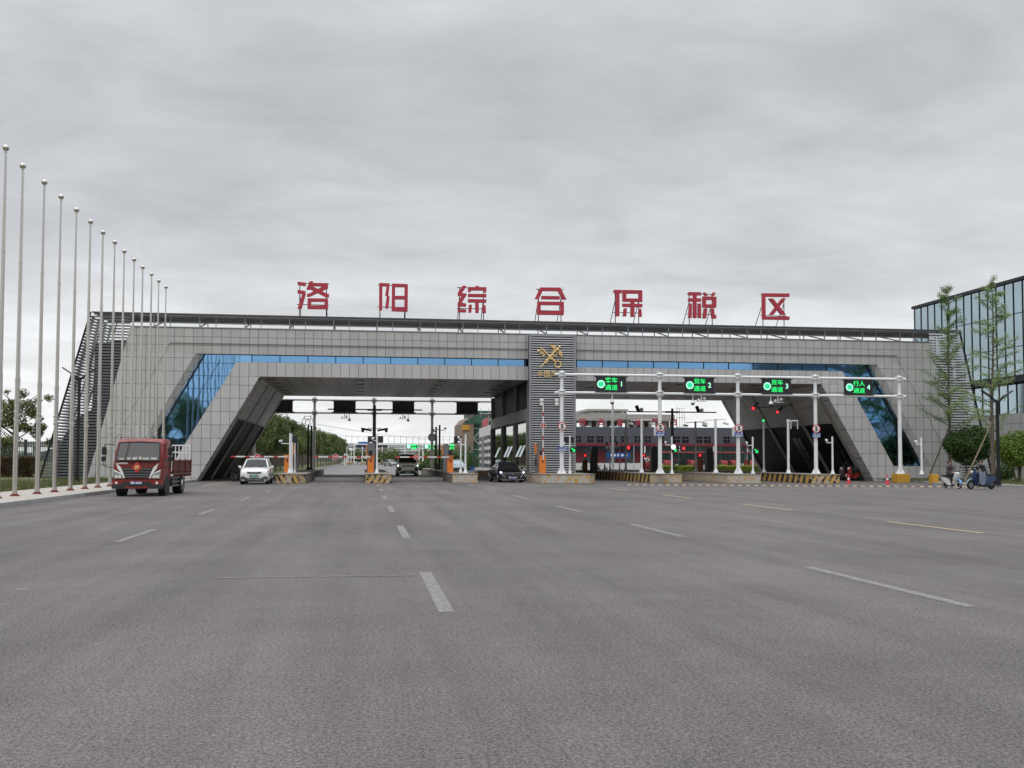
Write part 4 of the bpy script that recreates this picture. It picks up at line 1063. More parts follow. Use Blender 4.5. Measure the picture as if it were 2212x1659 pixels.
def kiosk(x0, x1, Y, zb, zt, lab, m='kiosk_grey', side='l', grp='reader cabinets on the islands', face=True):
    r_ = thing('reader_cabinet', lab, 'reader cabinet', ((x0+x1)/2, Y, zb), grp)
    b = MB(); c = .12
    b.prism([(x0, zb), (x1, zb), (x1, zt-c), (x1-c, zt), (x0+c, zt), (x0, zt-c)], Y-.35, Y+.35); b.build('housing', m, r_, bevel=.02)
    if face:
        b = MB(); s_ = -1 if side == 'l' else 1; xe = x0 if side == 'l' else x1
        b.box(min(xe, xe+.09*s_), max(xe, xe+.09*s_), Y-.3, Y+.3, zb+(zt-zb)*.60, zt-.12); b.build('reader_panel', 'orange', r_, bevel=.02)
        b = MB(); b.box(xe+.03*s_-.03, xe+.03*s_+.03, Y-.25, Y+.25, zb+(zt-zb)*.25, zb+(zt-zb)*.45); b.build('screen', 'black', r_)
    return r_
def panel(p, w_, h_, lab):
    r_ = thing('display_panel', lab, 'display panel', tuple(p), 'small black display panels at the lanes')
    b = MB(); b.box(p.x-w_/2, p.x+w_/2, p.y-.06, p.y+.06, p.z-h_/2, p.z+h_/2); b.build('housing', 'black', r_, bevel=.01)
    b = MB(); b.box(p.x-w_/2+.02, p.x+w_/2-.02, p.y-.075, p.y-.062, p.z-h_/2+.02, p.z+h_/2-.02); b.build('screen', 'led_panel', r_)
    return r_
def pole(x, Y, zb, zt, rr, m, lab, name='camera_pole', cat='camera pole', grp='thin poles standing on the islands', foot=True):
    r_ = thing(name, lab, cat, (x, Y, zb), grp)
    b = MB(); b.tube((x, Y, zb), (x, Y, zt), rr, rr*.88, 10)
    if foot: b.tube((x, Y, zb), (x, Y, zb+.03), rr*2.6, rr*2.6, 10); b.tube((x, Y, zb+.03), (x, Y, zb+.32), rr*2.1, rr, 8)
    b.build('shaft', m, r_, True)
    return r_
def cam_arm(r_, x, Y, z, dx, m='white_paint', drop=.12, hood=True):
    b = MB(); b.tube((x, Y, z), (x+dx, Y, z), .032, .032, 6); b.tube((x+dx, Y, z), (x+dx, Y, z+drop), .03, .03, 6); b.build('bracket', m, r_)
    if hood:
        b = MB(); s_ = 1 if dx > 0 else -1
        b.beam((x+dx-.02*s_, Y+.15, z+drop+.10), (x+dx+.1*s_, Y-.32, z+drop+.03), .13, .12); b.build('camera', m, r_, bevel=.015)
def xz(cf, x, y, Y): p = at(*cf(x, y), Y); return p.x, p.z

# left island: cabinet, barrier, poles
pA = ipos(Z2, 437, 1468); YA = 76.0
def on(cf, x, Y): return at(*cf(x, 1400), Y).x
barrier(on(Z2, 437, YA), YA, IZ, 'orange boom barrier on the striped island, arm lowered over the white car', arm_to=on(Z2, 40, YA-.3), disc_at=on(Z2, 225, YA-.3))
kiosk(on(Z2, 487, 77.2), on(Z2, 509, 77.2), 77.2, IZ, xz(Z2, 0, 1250, 77.2)[1], 'grey reader cabinet behind white poles on the island beside the white car')
x, z = xz(Z2, 457, 1192, 75.0); r_ = pole(x, 75.0, IZ, z, .085, 'white_paint', 'thick white camera pole on the island beside the white car'); cam_arm(r_, x, 75.0, z-.75, -.62)
x, z = xz(Z2, 470, 1205, 75.9); r_ = pole(x, 75.9, IZ, z, .065, 'white_paint', 'white pole carrying a black panel, just right of the thick camera pole')
panel(at(*Z2(486, 1233), 75.9), .36, .45, 'small black display panel between white poles on the leftmost island')
x, z = xz(Z2, 489, 1262, 76.3); pole(x, 76.3, IZ, z, .05, 'white_paint', 'short slim white pole in front of the left grey cabinet')
for x_, y_, lab in ((583, 1132, 'dark slim mast with a spotlight in front of the tree row'), (605, 1140, 'dark slim mast beside the grey gantry post, right of its twin')):
    x, z = xz(Z2, x_, y_, 97); r_ = pole(x, 97, IZ, z, .09, 'dark_pole', lab, 'mast', 'mast', 'slim dark masts on the islands'); cam_arm(r_, x, 97, z-.35, -.7 if x_ < 600 else .3, 'black')
# middle island
YBm = 76.3
barrier(on(Z2, 1018, YBm), YBm, IZ, 'orange boom barrier in the middle, arm lowered to the left', arm_to=on(Z2, 620, YBm-.3), disc_at=on(Z2, 773, YBm-.3))
kiosk(on(Z2, 992, 77.4), on(Z2, 1048, 77.4), 77.4, IZ, xz(Z2, 0, 1256, 77.4)[1], 'grey reader cabinet behind the middle orange barrier under the dark mast')
x, z = xz(Z2, 1063, 1198, 74.8); r_ = pole(x, 74.8, IZ, z, .07, 'white_paint', 'white pole right of the middle reader cabinet'); cam_arm(r_, x, 74.8, z-.5, -.25)
panel(at(*Z2(1085, 1236), 75.5), .42, .5, 'small black display panel on the white pole of the middle island')
panel(at(*Z2(1017, 1330), 76.0), .3, .34, 'small black reader head above the middle orange barrier')
x, z = xz(Z2, 1046, 998, 85); YM = 85.0
r_ = thing('camera_mast', 'tall dark mast with a long thin cross arm in the left opening', 'mast', (x, YM, IZ), 'tall dark masts with cross arms')
b = MB(); b.tube((x, YM, IZ), (x, YM, z), .14, .11, 10); b.build('shaft', 'dark_pole', r_, True)
b = MB(); za = z-.35; xa, xb_ = xz(Z2, 718, 1010, YM)[0], xz(Z2, 1378, 1010, YM)[0]
b.tube((xa, YM, za), (xb_, YM, za), .05, .05, 8); b.beam((x-.6, YM, za-.02), (x+.6, YM, za-.02), .12, .16); b.build('cross_arm', 'black', r_)
for s_ in (-1, 1):
    b = MB(); zz_ = xz(Z2, 0, 1158, YM)[1]; b.tube((x, YM, zz_+.08), (x+s_*.55, YM, zz_+.08), .03, .03, 6); b.beam((x+s_*.25, YM+.1, zz_-.1), (x+s_*1.05, YM-.3, zz_+.03), .16, .16); b.ball((x+s_*.95, YM-.2, zz_-.15), .12); b.build('floodlight', 'black', r_)
b = MB(); zk = xz(Z2, 0, 1225, YM)[1]; b.box(x-.55, x-.1, YM-.2, YM+.2, zk-.3, zk+.2); b.build('control_box', 'kiosk_grey', r_, bevel=.02)
# island C
YC = 76.6
barrier(on(Z2, 1573, YC), YC, IZ, 'orange boom barrier with arm lowered across the olive van', arm_to=on(Z2, 1190, YC-.3), disc_at=on(Z2, 1337, YC-.3))
kiosk(on(Z2, 1522, 78), on(Z2, 1562, 78), 78, IZ, xz(Z2, 0, 1258, 78)[1], 'grey reader cabinet with orange side right of the olive van')
panel(at(*Z2(1575, 1330), 76.2), .3, .34, 'small black reader head above the orange barrier right of the van')
x, z = xz(Z2, 1648, 1225, 75.5); r_ = pole(x, 75.5, IZ, z, .065, 'white_paint', 'white pole holding a black panel left of the black sedan'); cam_arm(r_, x, 75.5, z-.15, -.12)
x, z = xz(Z2, 1681, 1200, 74.3); r_ = pole(x, 74.3, IZ, z, .075, 'white_paint', 'taller white pole nearest the black sedan'); cam_arm(r_, x, 74.3, z-.75, -.45)
panel(at(*Z2(1628, 1240), 75.6), .6, .55, 'black display panel on white poles left of the black sedan')
for x_, y_, m_, lab in ((1475, 1148, 'dark_pole', 'dark slim mast left of its twin behind the van barrier'), (1500, 1135, 'black', 'black slim mast with cameras right of its twin behind the van barrier')):
    x, z = xz(Z2, x_, y_, 100); r_ = pole(x, 100, IZ, z, .10, m_, lab, 'mast', 'mast', 'slim dark masts on the islands'); cam_arm(r_, x, 100, z-.5, .5 if x_ > 1480 else -.2, 'black'); cam_arm(r_, x, 100, z-.45, -.3, 'black')
p = at(*Z2(1447, 1222), 102.6); b = MB(); b.disc((p.x, p.z), .42, p.y, p.y+.03); o = b.build('round_sign_back', 'grey_pole'); tag(o, 'grey back of a round sign on the far gantry post', 'round sign')
# tower island
YD = 73.0
barrier(on(Z3, 471, YD), YD, IZ, 'orange boom barrier before the louvred tower, arm raised upright', up=xz(Z3, 0, 985, YD-.3)[1])
kiosk(on(Z3, 427, 74), on(Z3, 468, 74), 74, IZ, xz(Z3, 0, 1252, 74)[1], 'grey reader cabinet with orange side in front of the louvred tower')
panel(at(*Z3(463, 1330), 73.2), .16, .3, 'narrow black reader head beside the raised barrier arm')
x, z = xz(Z3, 663, 1207, 71.6); r_ = pole(x, 71.6, IZ, z, .065, 'white_paint', 'slim white pole right of the first gantry post before the tower'); cam_arm(r_, x, 71.6, z-.75, -.4)
panel(at(*Z3(655, 1242), 72.6), .75, .42, 'dark display panel beside the first gantry post before the tower')
# green arrow lamps
def arrow(cf, x, y, Y, lab):
    p = at(*cf(x, y), Y)
    r_ = thing('arrow_signal', lab, 'signal lamp', tuple(p), 'green arrow lamps on the camera poles')
    b = MB(); b.box(p.x-.20, p.x+.20, p.y-.08, p.y+.08, p.z-.2, p.z+.2); b.build('housing', 'black', r_, bevel=.03)
    b = MB(); y0 = p.y-.11
    b.beam((p.x-.12, y0, p.z+.12), (p.x+.06, y0, p.z-.06), .02, .07)
    b.prism([(p.x+.13, p.z-.13), (p.x+.13, p.z+.06), (p.x-.06, p.z-.13)], y0-.013, y0+.008); b.build('arrow', 'led_green', r_)
arrow(Z3, 684, 1308, 71.4, 'green arrow lamp against the right edge of the louvred tower')
arrow(Z3, 1393, 1308, 71.4, 'green arrow lamp on the pole right of the second gantry post')
arrow(Z3, 1961, 1317, 71.4, 'green arrow lamp on the pole right of the third gantry post')
x, z = xz(Z3, 1375, 1215, 71.5); r_ = pole(x, 71.5, IZ, z, .07, 'white_paint', 'white camera pole just right of the second gantry post'); cam_arm(r_, x, 71.5, z-.62, -.45)
x, z = xz(Z3, 1940, 1218, 71.5); r_ = pole(x, 71.5, IZ, z, .07, 'white_paint', 'white camera pole just right of the third gantry post'); cam_arm(r_, x, 71.5, z-.62, -.45)
x, z = xz(Z4, 546, 1155, 70.6); r_ = pole(x, 70.6, IZ, z, .07, 'white_paint', 'white camera pole at the right end of the barred island'); cam_arm(r_, x, 70.6, z-.45, -.45)
x, z = xz(Z4, 1136, 1163, pb6.y+.35); r_ = pole(x, pb6.y+.35, .70, z, .07, 'white_paint', 'white camera pole on the small yellow block'); cam_arm(r_, x, pb6.y+.35, z-.45, -.4)
# farther poles of the right lanes
far = [(Z3, 962, 960, 104, .13, 'white_paint', 'tall white post standing behind the first right lane', 0), (Z3, 943, 1285, 88, .05, 'dark_pole', 'thin dark pole with a round white lamp in the first right lane', 1),
       (Z3, 1053, 1095, 87, .09, 'grey_pole', 'grey pole with camera arm left of the second gantry post', 2), (Z3, 1163, 1092, 78, .10, 'white_paint', 'white pole with spread camera arms left of the second gantry post', 2),
       (Z3, 1540, 1110, 86, .10, 'grey_pole', 'grey pole with crossed camera arms over the red cross signal', 2), (Z3, 1680, 1092, 77, .105, 'white_paint', 'white pole with camera arms between second and third gantry posts', 2),
       (Z3, 2015, 1115, 80, .09, 'grey_pole', 'grey pole with a small green lamp in front of the right leg', 3), (Z4, 252, 1040, 73, .10, 'white_paint', 'white pole with hanging arms in front of the dark doorway', 4),
       (Z3, 780, 1280, 96, .045, 'white_paint', 'thin white post beside the left brown barrier box', 0), (Z3, 1010, 1280, 96, .055, 'white_paint', 'thin white post before the blue notice of the warehouse', 1), (Z3, 1110, 1280, 105, .045, 'white_paint', 'thin white post between the two right lanes', 0)]
for cf, xp, yp, Y, rr, m_, lab, kind_ in far:
    x, z = xz(cf, xp, yp, Y); zb = IZ if Y < 100 else 0
    r_ = pole(x, Y, zb if kind_ != 0 or Y < 95 else 0, z, rr, m_, lab)
    if kind_ == 1:
        b = MB(); b.ball((x-.35, Y-.2, z-.1), .16, 10, 8); b.build('lamp', 'sign_white', r_); b = MB(); b.tube((x, Y, z-.3), (x-.35, Y-.2, z-.2), .025, .025, 6); b.tube((x-.35, Y-.2, z), (x-.3, Y-.2, z+.4), .05, .09, 8); b.build('bracket', 'black', r_)
    if kind_ == 2:
        b = MB(); b.beam((x-.85, Y-.1, z-.12), (x+.85, Y+.1, z-.03), .05, .06); b.build('cross_arm', m_, r_)
        for s_ in (-1, 1):
            b = MB(); b.beam((x+s_*.85-.1, Y+.25, z-.32), (x+s_*.85+.05, Y-.3, z-.42), .16, .14); b.tube((x+s_*.8, Y, z-.3), (x+s_*.8, Y, z-.05), .02, .02, 5); b.build('camera', 'white_paint', r_, bevel=.015)
    if kind_ == 3:
        b = MB(); b.ball((x, Y, z+.12), .10); b.build('lamp', 'led_green', r_)
    if kind_ == 4:
        b = MB(); b.beam((x-.12, Y, z-.12), (x+.75, Y-.05, z-.1), .08, .09); b.build('cross_arm', m_, r_)
        for dx in (.2, .72): b = MB(); b.tube((x+dx, Y-.05, z-.1), (x+dx, Y-.05, z-.72), .035, .035, 6); b.build('hanging_tube', m_, r_)
# second tall dark mast with white lamps, right opening
x, z = xz(Z3, 1378, 1020, 84); Y = 84.0
r_ = thing('camera_mast', 'tall dark mast with a long thin cross arm in the right opening', 'mast', (x, Y, IZ), 'tall dark masts with cross arms')
b = MB(); b.tube((x, Y, IZ), (x, Y, z), .13, .10, 10); b.build('shaft', 'dark_pole', r_, True)
b = MB(); za = z-.3; xa, xb_ = xz(Z3, 1070, 1032, Y)[0], xz(Z3, 1685, 1032, Y)[0]; b.tube((xa, Y, za), (xb_, Y, za), .05, .05, 8); b.beam((x-.6, Y, za), (x+.6, Y, za), .12, .16); b.build('cross_arm', 'black', r_)
for xx in (1148, 1568):
    xq = xz(Z3, xx, 1020, Y)[0]
    b = MB(); b.beam((xq-.05, Y, za), (xq-.28, Y-.1, za+.5), .22, .2); f_ = b.build('floodlight', 'black', r_)
    b = MB(); b.ball((xq+.15, Y-.15, za+.16), .17); b.build('lens', 'sign_white', f_)
# brown barrier boxes with red crosses, dark cabinets
def xbox(cf, x0, x1, yt, yb, Y, lab, cross=True, m='orange_dark'):
    xa, z1 = xz(cf, x0, yt, Y); xb_, _ = xz(cf, x1, yt, Y)
    r_ = thing('lane_control_box', lab, 'control box', ((xa+xb_)/2, Y, IZ), 'brown control boxes in the right lanes')
    b = MB(); b.box(xa, xb_, Y-.2, Y+.2, IZ, z1); b.build('cabinet', m, r_, bevel=.02)
    b = MB(); b.box(xa-.02, xb_+.02, Y-.22, Y+.22, z1+.003, z1+.08); b.build('lid', m, r_, bevel=.02)
    if cross:
        xc = (xa+xb_)/2; b = MB(); b.tube((xc, Y, z1+.08), (xc, Y, z1+.25), .03, .03, 6); b.box(xc-.2, xc+.2, Y-.08, Y+.08, z1+.25, z1+.65); b.build('signal_housing', 'black', r_, bevel=.02)
        b = MB()
        for s_ in (-1, 1): b.beam((xc-.11*s_, Y-.10+.004*s_, z1+.34), (xc+.11*s_, Y-.10+.004*s_, z1+.56), .02, .05)
        b.build('red_cross', 'led_red', r_)
xbox(Z3, 752, 783, 1382, 1455, 92, 'brown control box with a red cross lamp beside the tower edge')
xbox(Z3, 1165, 1188, 1382, 1462, 90, 'brown control box with red cross half hidden behind the white camera pole')
xbox(Z3, 1556, 1583, 1382, 1462, 88, 'brown control box with a red cross lamp between the green hedges')
for x0, x1, yt, Y, lab in ((808, 852, 1288, 91, 'dark tall cabinet at the far left of the right opening'), (1228, 1272, 1288, 90, 'dark tall cabinet in front of the red patterned balloons'), (1612, 1655, 1296, 88, 'dark tall cabinet before the green fence')):
    xa, z1 = xz(Z3, x0, yt, Y); xb_, _ = xz(Z3, x1, yt, Y)
    kiosk(xa, xb_, Y, IZ, z1, lab, 'kiosk_dark', grp='dark cabinets in the right lanes', face=False)
# small lit signals
def dot(cf, x, y, Y, rr, m_, lab, name='signal_lamp'):
    p = at(*cf(x, y), Y); r_ = thing(name, lab, 'signal lamp', tuple(p), 'small lit lamps at the lanes')
    b = MB(); b.tube((p.x, p.y+.12, p.z), (p.x, p.y-.02, p.z), rr*1.25, rr*1.25, 12); b.build('housing', 'black', r_)
    b = MB(); b.tube((p.x, p.y-.02, p.z), (p.x, p.y-.05, p.z), rr, rr*.8, 12); b.build('lens', m_, r_)
dot(Z3, 1072, 1294, 86.8, .14, 'led_red', 'round red signal on the grey pole left of the second gantry post')
dot(Z3, 1457, 1298, 84.0, .12, 'led_red', 'small red signal behind the pole with the middle green arrow')
dot(Z3, 1386, 1289, 71.3, .16, 'led_white', 'round white lamp above the middle green arrow')
dot(Z3, 1943, 1019, 84.0, .14, 'led_red', 'red signal high up in front of the ribbed underside of the right leg')
dot(Z4, 182, 992, 84.0, .11, 'led_red', 'smaller red signal in front of the mirrored cladding under lane sign 3')
# the box and lamp housings that hold floating signals are carried on thin arms
for cf, x, y, Y, to in ((Z3, 1943, 1019, 84.0, (OR(6.4)+.1, 84.1, 6.4)), (Z4, 182, 992, 84.0, (OR(6.6)+.1, 84.1, 6.6)), (Z3, 1457, 1298, 84.0, None)):
    p = at(*cf(x, y), Y); b = MB(); q = to if to else (xz(Z3, 1378, 1298, 84.0)[0], 84.0, p.z)
    b.tube((p.x, p.y+.1, p.z), q, .03, .03, 6)
    if to: b.beam((p.x+.1, p.y+.1, p.z+.1), (p.x+.5, p.y+.1, p.z+.5), .2, .12)
    o = b.build('signal_bracket', 'black'); tag(o, {1943: 'black bracket holding the high red signal below the right leg', 182: 'black bracket of the smaller red signal near the mirrored cladding', 1457: 'thin black arm holding the small red signal on the dark mast'}[x], 'bracket')

# ------------------------------------------------------------------ cones, lamps, bollards, floodlights
cone = thing('traffic_cone', 'x', 'traffic cone')
b = MB(); b.box(-.19, .19, -.19, .19, 0, .035); b.tube((0, 0, .035), (0, 0, .30), .135, .082, 14); b.tube((0, 0, .42), (0, 0, .66), .062, .028, 14); b.build('body', 'cone_red', cone)
b = MB(); b.tube((0, 0, .30), (0, 0, .42), .083, .063, 14); b.build('reflective_band', 'sign_white', cone)
c1, c2 = G(*Z4(655, 1468)), G(*Z4(912, 1471))
place(cone, False, (c1.x, c1.y, 0), .3, 'red and white cone in front of the parked red scooter', 'traffic cone', 'red and white cones')
place(cone, True, (c2.x, c2.y, 0), .9, 'red and white cone left of the large yellow block', 'traffic cone', 'red and white cones')
def street_lamp(x, y, zg, h, spread, lab):
    r_ = thing('street_lamp', lab, 'street lamp', (x, y, zg), 'dark forked street lamps')
    b = MB(); b.box(x-.11, x+.11, y-.11, y+.11, zg, zg+1.0); b.box(x-.075, x+.075, y-.075, y+.075, zg+1.0, h); b.tube((x, y, zg), (x, y, zg+.04), .2, .2, 8); b.build('post', 'dark_metal', r_, bevel=.012)
    for s_ in (-1, 1):
        b = MB(); b.beam((x, y, h-.15), (x+s_*spread*.45, y, h+.25), .10, .12); b.beam((x+s_*spread*.42, y, h+.22), (x+s_*spread, y, h+.62), .22, .06); b.build('lamp_arm', 'dark_metal', r_)
    return r_
street_lamp(-17.2, 65.7, .15, 6.55, 1.0, 'dark forked street lamp on the left lawn in front of the louvres')
pl = G(*Z4(1650, 1475), .14); street_lamp(pl.x, pl.y, .14, at(*Z4(1634, 915), pl.y).z, 1.05, 'dark forked street lamp beside the riders on the right')
b = MB(); x, y = G(*c_ if False else crop(0, 1500, 3.016)(1080, 1240), .15).xy
b.box(x-.06, x+.06, y-.2, y-.1, .1, .95); b.box(x-.06, x+.06, y+.1, y+.2, .1, .95); b.box(x-.06, x+.06, y-.2, y+.2, .955, 1.05)
o = b.build('bollard', 'dark_metal'); tag(o, 'short dark frame bollard on the grass near the left end of the stone', 'bollard')
C7 = crop(0, 1500, 3.016)
for i, (xc, lab) in enumerate(((722, 'left one of two pale little floodlights on the grass before the louvres'), (775, 'right one of two pale little floodlights on the grass before the louvres'))):
    p = G(*C7(xc, 1190), .3); r_ = thing('ground_floodlight', lab, 'floodlight', tuple(p), 'pair of floodlights on the lawn')
    b = MB()
    for dx in (-.10, .14): b.tube((p.x+dx, p.y, .2), (p.x+dx*.8, p.y, 1.75), .018, .018, 5)
    b.build('stand', 'grey_pole', r_)
    b = MB(); b.cbox((p.x+.02, p.y-.05, 1.88), (.40, .16, .22), 0, .3-.6*i); b.build('lamp_head', 'car_roof_pale', r_, bevel=.02)
    b = MB(); b.cbox((p.x+.02+(.03 if i else -.03), p.y-.14, 1.88), (.30, .02, .13), 0, .3-.6*i); b.build('lens', 'black', r_)
# ------------------------------------------------------------------ vehicles (built facing -y, then placed)
def wheel(root, x, y, r, w_, side):
    b = MB(); n = 22
    prof = [(r*.62, -w_/2), (r*.93, -w_/2), (r, -w_*.36), (r, w_*.36), (r*.93, w_/2), (r*.62, w_/2)]
    secs = [[(x+h, y+q*math.cos(2*math.pi*k/n), r+q*math.sin(2*math.pi*k/n)) for k in range(n)] for q, h in prof]
    b.loft(secs, cap=False); wo_ = b.build('wheel', 'rubber', root, True)
    b = MB(); xo = x+side*w_*.42
    b.tube((xo-side*.06, y, r), (xo, y, r), r*.63, r*.60, 20); o_ = b.build('rim', 'dark_metal', wo_, True)
    b = MB()
    for k in range(5):
        a = 2*math.pi*k/5; b.beam((xo+side*.012, y, r), (xo+side*.012, y+r*.56*math.cos(a), r+r*.56*math.sin(a)), .05, .035)
    b.ring((xo+side*.01, y, r), r*.57, .022, 'x', 22, 5); b.build('spokes', 'chrome', wo_)
    return wo_
def sect(y, w_, zb, zt, sh=.1, crown=.03):
    h = zt-zb
    half = [(w_*.86, zb), (w_*.97, zb+h*.10), (w_, zb+h*.32), (w_, zb+h*.62), (w_*.975, zt-sh), (w_*.90, zt-sh*.28), (w_*.60, zt+crown*.6)]
    return [(a, y, z) for a, z in half]+[(0, y, zt+crown)]+[(-a, y, z) for a, z in half[::-1]]+[(0, y, zb)]
def car(label, cat, grp, d, name='parked_car'):
    root = thing(name, label, cat, (0, 0, 0), grp)
    W, L = d['W']/2, d['L']/2
    b = MB(); b.loft([sect(*s) for s in d['body']]); b.build('body', d['paint'], root, True)
    # greenhouse
    (y1, z1), (y2, z2), (y3, z3), (y4, z4) = d['cabin']; wb, wr = d['wb'], d['wr']
    b = MB(); e = .02
    b.add([(-wb*.97, y1, z1), (wb*.97, y1, z1), (wr*.95, y2, z2), (-wr*.95, y2, z2), (0, y1-.07, z1), (0, y2-.05, z2+.01)], [(0, 4, 5, 3), (4, 1, 2, 5)]); b.build('windscreen', d.get('screen', 'windscreen'), root, True)
    b = MB(); b.add([(-wb*.97, y4, z4), (wb*.97, y4, z4), (wr*.95, y3, z3), (-wr*.95, y3, z3)], [(0, 1, 2, 3)]); b.build('rear_window', 'car_glass', root)
    for s_ in (-1, 1):
        b = MB(); b.add([(s_*wb, y1+e, z1), (s_*wb, y4-e, z4), (s_*wr, y3, z3), (s_*wr, y2, z2)], [(0, 1, 2, 3)]); b.build('side_window', 'car_glass', root)
    b = MB()
    for s_ in (-1, 1):
        b.beam((s_*wb*.985, y1, z1-.02), (s_*wr*.985, y2, z2), .07, .07); b.beam((s_*wb*.985, y4, z4-.02), (s_*wr*.985, y3, z3), .10, .10)
        ym = (y2+y3)/2; zq = (z1+z4)/2; b.beam((s_*(wb+.004), ym, zq), (s_*(wr+.004), ym, (z2+z3)/2), .03, .10)
    b.build('pillars', d.get('roofmat', d['paint']), root)
    b = MB(); yy = [y2-.03, y2+.12, (y2+y3)/2, y3-.12, y3+.03]; zz_ = [z2, z2+.035, max(z2, z3)+.06, z3+.035, z3]
    b.loft([[(wr, y, z-.03), (wr*.97, y, z+.005), (wr*.75, y, z+.03), (0, y, z+.04), (-wr*.75, y, z+.03), (-wr*.97, y, z+.005), (-wr, y, z-.03)] for y, z in zip(yy, zz_)]); b.build('roof', d.get('roofmat', d['paint']), root, True)
    for yw in d['axles']:
        for s_ in (-1, 1):
            wheel(root, s_*(W-.11), yw, d['r'], .22, s_)
            b = MB(); b.tube((s_*(W-.14), yw, d['r']+.02), (s_*(W+.003), yw, d['r']+.02), d['r']+.07, d['r']+.06, 20); b.build('wheel_arch', 'black', root)
    F_ = -L
    for s_ in (-1, 1):
        pts = d['lamp']
        b = MB(); b.prism([(s_*x, z) for x, z in pts], F_+d.get('ly', .02)-.02, F_+d.get('ly', .02)+.25); b.build('headlight', d['lampmat'], root, bevel=.01)
        b = MB(); zm = d['mirror']; b.beam((s_*wb, y1+.35, zm), (s_*(W+.09), y1+.3, zm), .05, .05); b.beam((s_*(W+.06), y1+.3, zm+.04), (s_*(W+.22), y1+.3, zm+.04), .12, .15); b.build('side_mirror', d['paint'], root, True, bevel=.02)
        for k, (pts, mm) in enumerate(d.get('trim', [])):
            b = MB(); b.prism([(s_*x, z) for x, z in pts], F_-.025-.004*k, F_+.1); b.build('bumper_insert', mm, root)
    for k, (nm, pts, mm) in enumerate(d['front']):
        b = MB(); q = [(x, z) for x, z in pts]+[(-x, z) for x, z in pts[::-1] if x != 0]; b.prism(q, F_-.03-.005*k, F_+.15)
        b.build(nm, mm, root)
    pw, pz, pm, pt = d['plate']
    b = MB(); b.box(-pw, pw, F_-.075, F_-.055, pz-.07, pz+.07); pl_ = b.build('number_plate', pm, root)
    text('lettering', pt, .125, (0, F_-.08, pz), 'sign_white' if pm == 'plate_blue' else 'black', pl_, .006, bold=.003)
    b = MB()
    for s_ in (-.55, .15): b.beam((s_*wb, y1-.05, z1+.03), (s_*wb+.45*wb, y1+.12, z1+.14), .02, .02)
    b.build('wiper', 'black', root)
    return root
def put(o, x, y, rz=0): o.location = (x, y, 0); o.rotation_euler = (0, 0, rz); return o

suv = car('white compact suv with green number plate leaving under the left barrier', 'car', None, dict(W=1.80, L=4.3, paint='car_white', wb=.80, wr=.62, r=.34, ly=.10,
    body=[(-2.15, .70, .30, .70, .05, 0), (-2.10, .84, .22, .86, .06), (-1.95, .89, .20, .98, .07), (-1.2, .90, .20, 1.06, .08), (-.95, .90, .20, 1.10, .08), (1.5, .90, .20, 1.12, .08), (2.0, .88, .22, 1.08, .08), (2.13, .80, .35, .9, .06)],
    cabin=[(-1.02, 1.08), (-.35, 1.60), (1.35, 1.62), (1.95, 1.10)], axles=(-1.35, 1.30), mirror=1.10, lampmat='lamp_glass',
    lamp=[(.46, .70), (.82, .74), (.84, .90), (.62, .84), (.44, .80)],
    trim=[([(.52, .34), (.84, .34), (.84, .50), (.66, .54), (.5, .44)], 'plastic_dark'), ([(.56, .41), (.80, .42), (.80, .46), (.6, .46)], 'chrome')],
    front=[('grille', [(0, .70), (.42, .72), (.46, .82), (0, .80)], 'black'), ('chrome_bar', [(0, .755), (.40, .765), (.42, .785), (0, .775)], 'chrome'), ('lower_grille', [(0, .20), (.62, .20), (.56, .40), (0, .42)], 'plastic_dark'), ('skid_trim', [(0, .30), (.44, .27), (.46, .30), (.36, .345), (0, .345)], 'chrome')],
    plate=(.22, .56, 'plate_green', '豫D D5288')))
pc = G(*crop(900, 1050, 1.7467)(200, 1552)); put(suv, pc.x-.02, pc.y+2.2, rad(1))
sedan = car('black sedan with headlights on, coming out beside the louvred tower', 'car', None, dict(W=1.84, L=4.85, paint='car_black', wb=.78, wr=.56, r=.33, ly=.16, screen='car_glass',
    body=[(-2.42, .68, .26, .58, .04, 0), (-2.36, .84, .18, .70, .05), (-2.15, .90, .16, .80, .06), (-1.2, .92, .16, .93, .07), (-.9, .92, .16, .95, .07), (1.4, .92, .18, .98, .07), (2.25, .88, .20, .98, .07), (2.40, .80, .3, .8, .05)],
    cabin=[(-1.05, .93), (-.15, 1.41), (1.0, 1.42), (1.85, .99)], axles=(-1.45, 1.38), mirror=.98, lampmat='headlight_violet',
    lamp=[(.56, .58), (.80, .61), (.88, .75), (.66, .72)],
    trim=[([(.50, .34), (.58, .34), (.80, .56), (.72, .58)], 'lamp_glass'), ([(.66, .20), (.88, .24), (.88, .27), (.66, .235)], 'chrome')],
    front=[('grille', [(0, .30), (.34, .30), (.52, .60), (.50, .66), (0, .66)], 'plastic_dark'), ('grille_bar', [(0, .40), (.40, .40), (.41, .415), (0, .415)], 'chrome'), ('grille_bar', [(0, .62), (.50, .62), (.50, .635), (0, .635)], 'chrome'), ('bumper_strip', [(0, .19), (.66, .19), (.66, .215), (0, .215)], 'chrome'), ('badge', [(0, .56), (.05, .56), (.05, .62), (0, .62)], 'lamp_glass')],
    plate=(.22, .36, 'plate_blue', '豫C 2R018')))
pc = G(*Z3(250, 1538)); put(sedan, pc.x-.02, pc.y+2.5, rad(4))
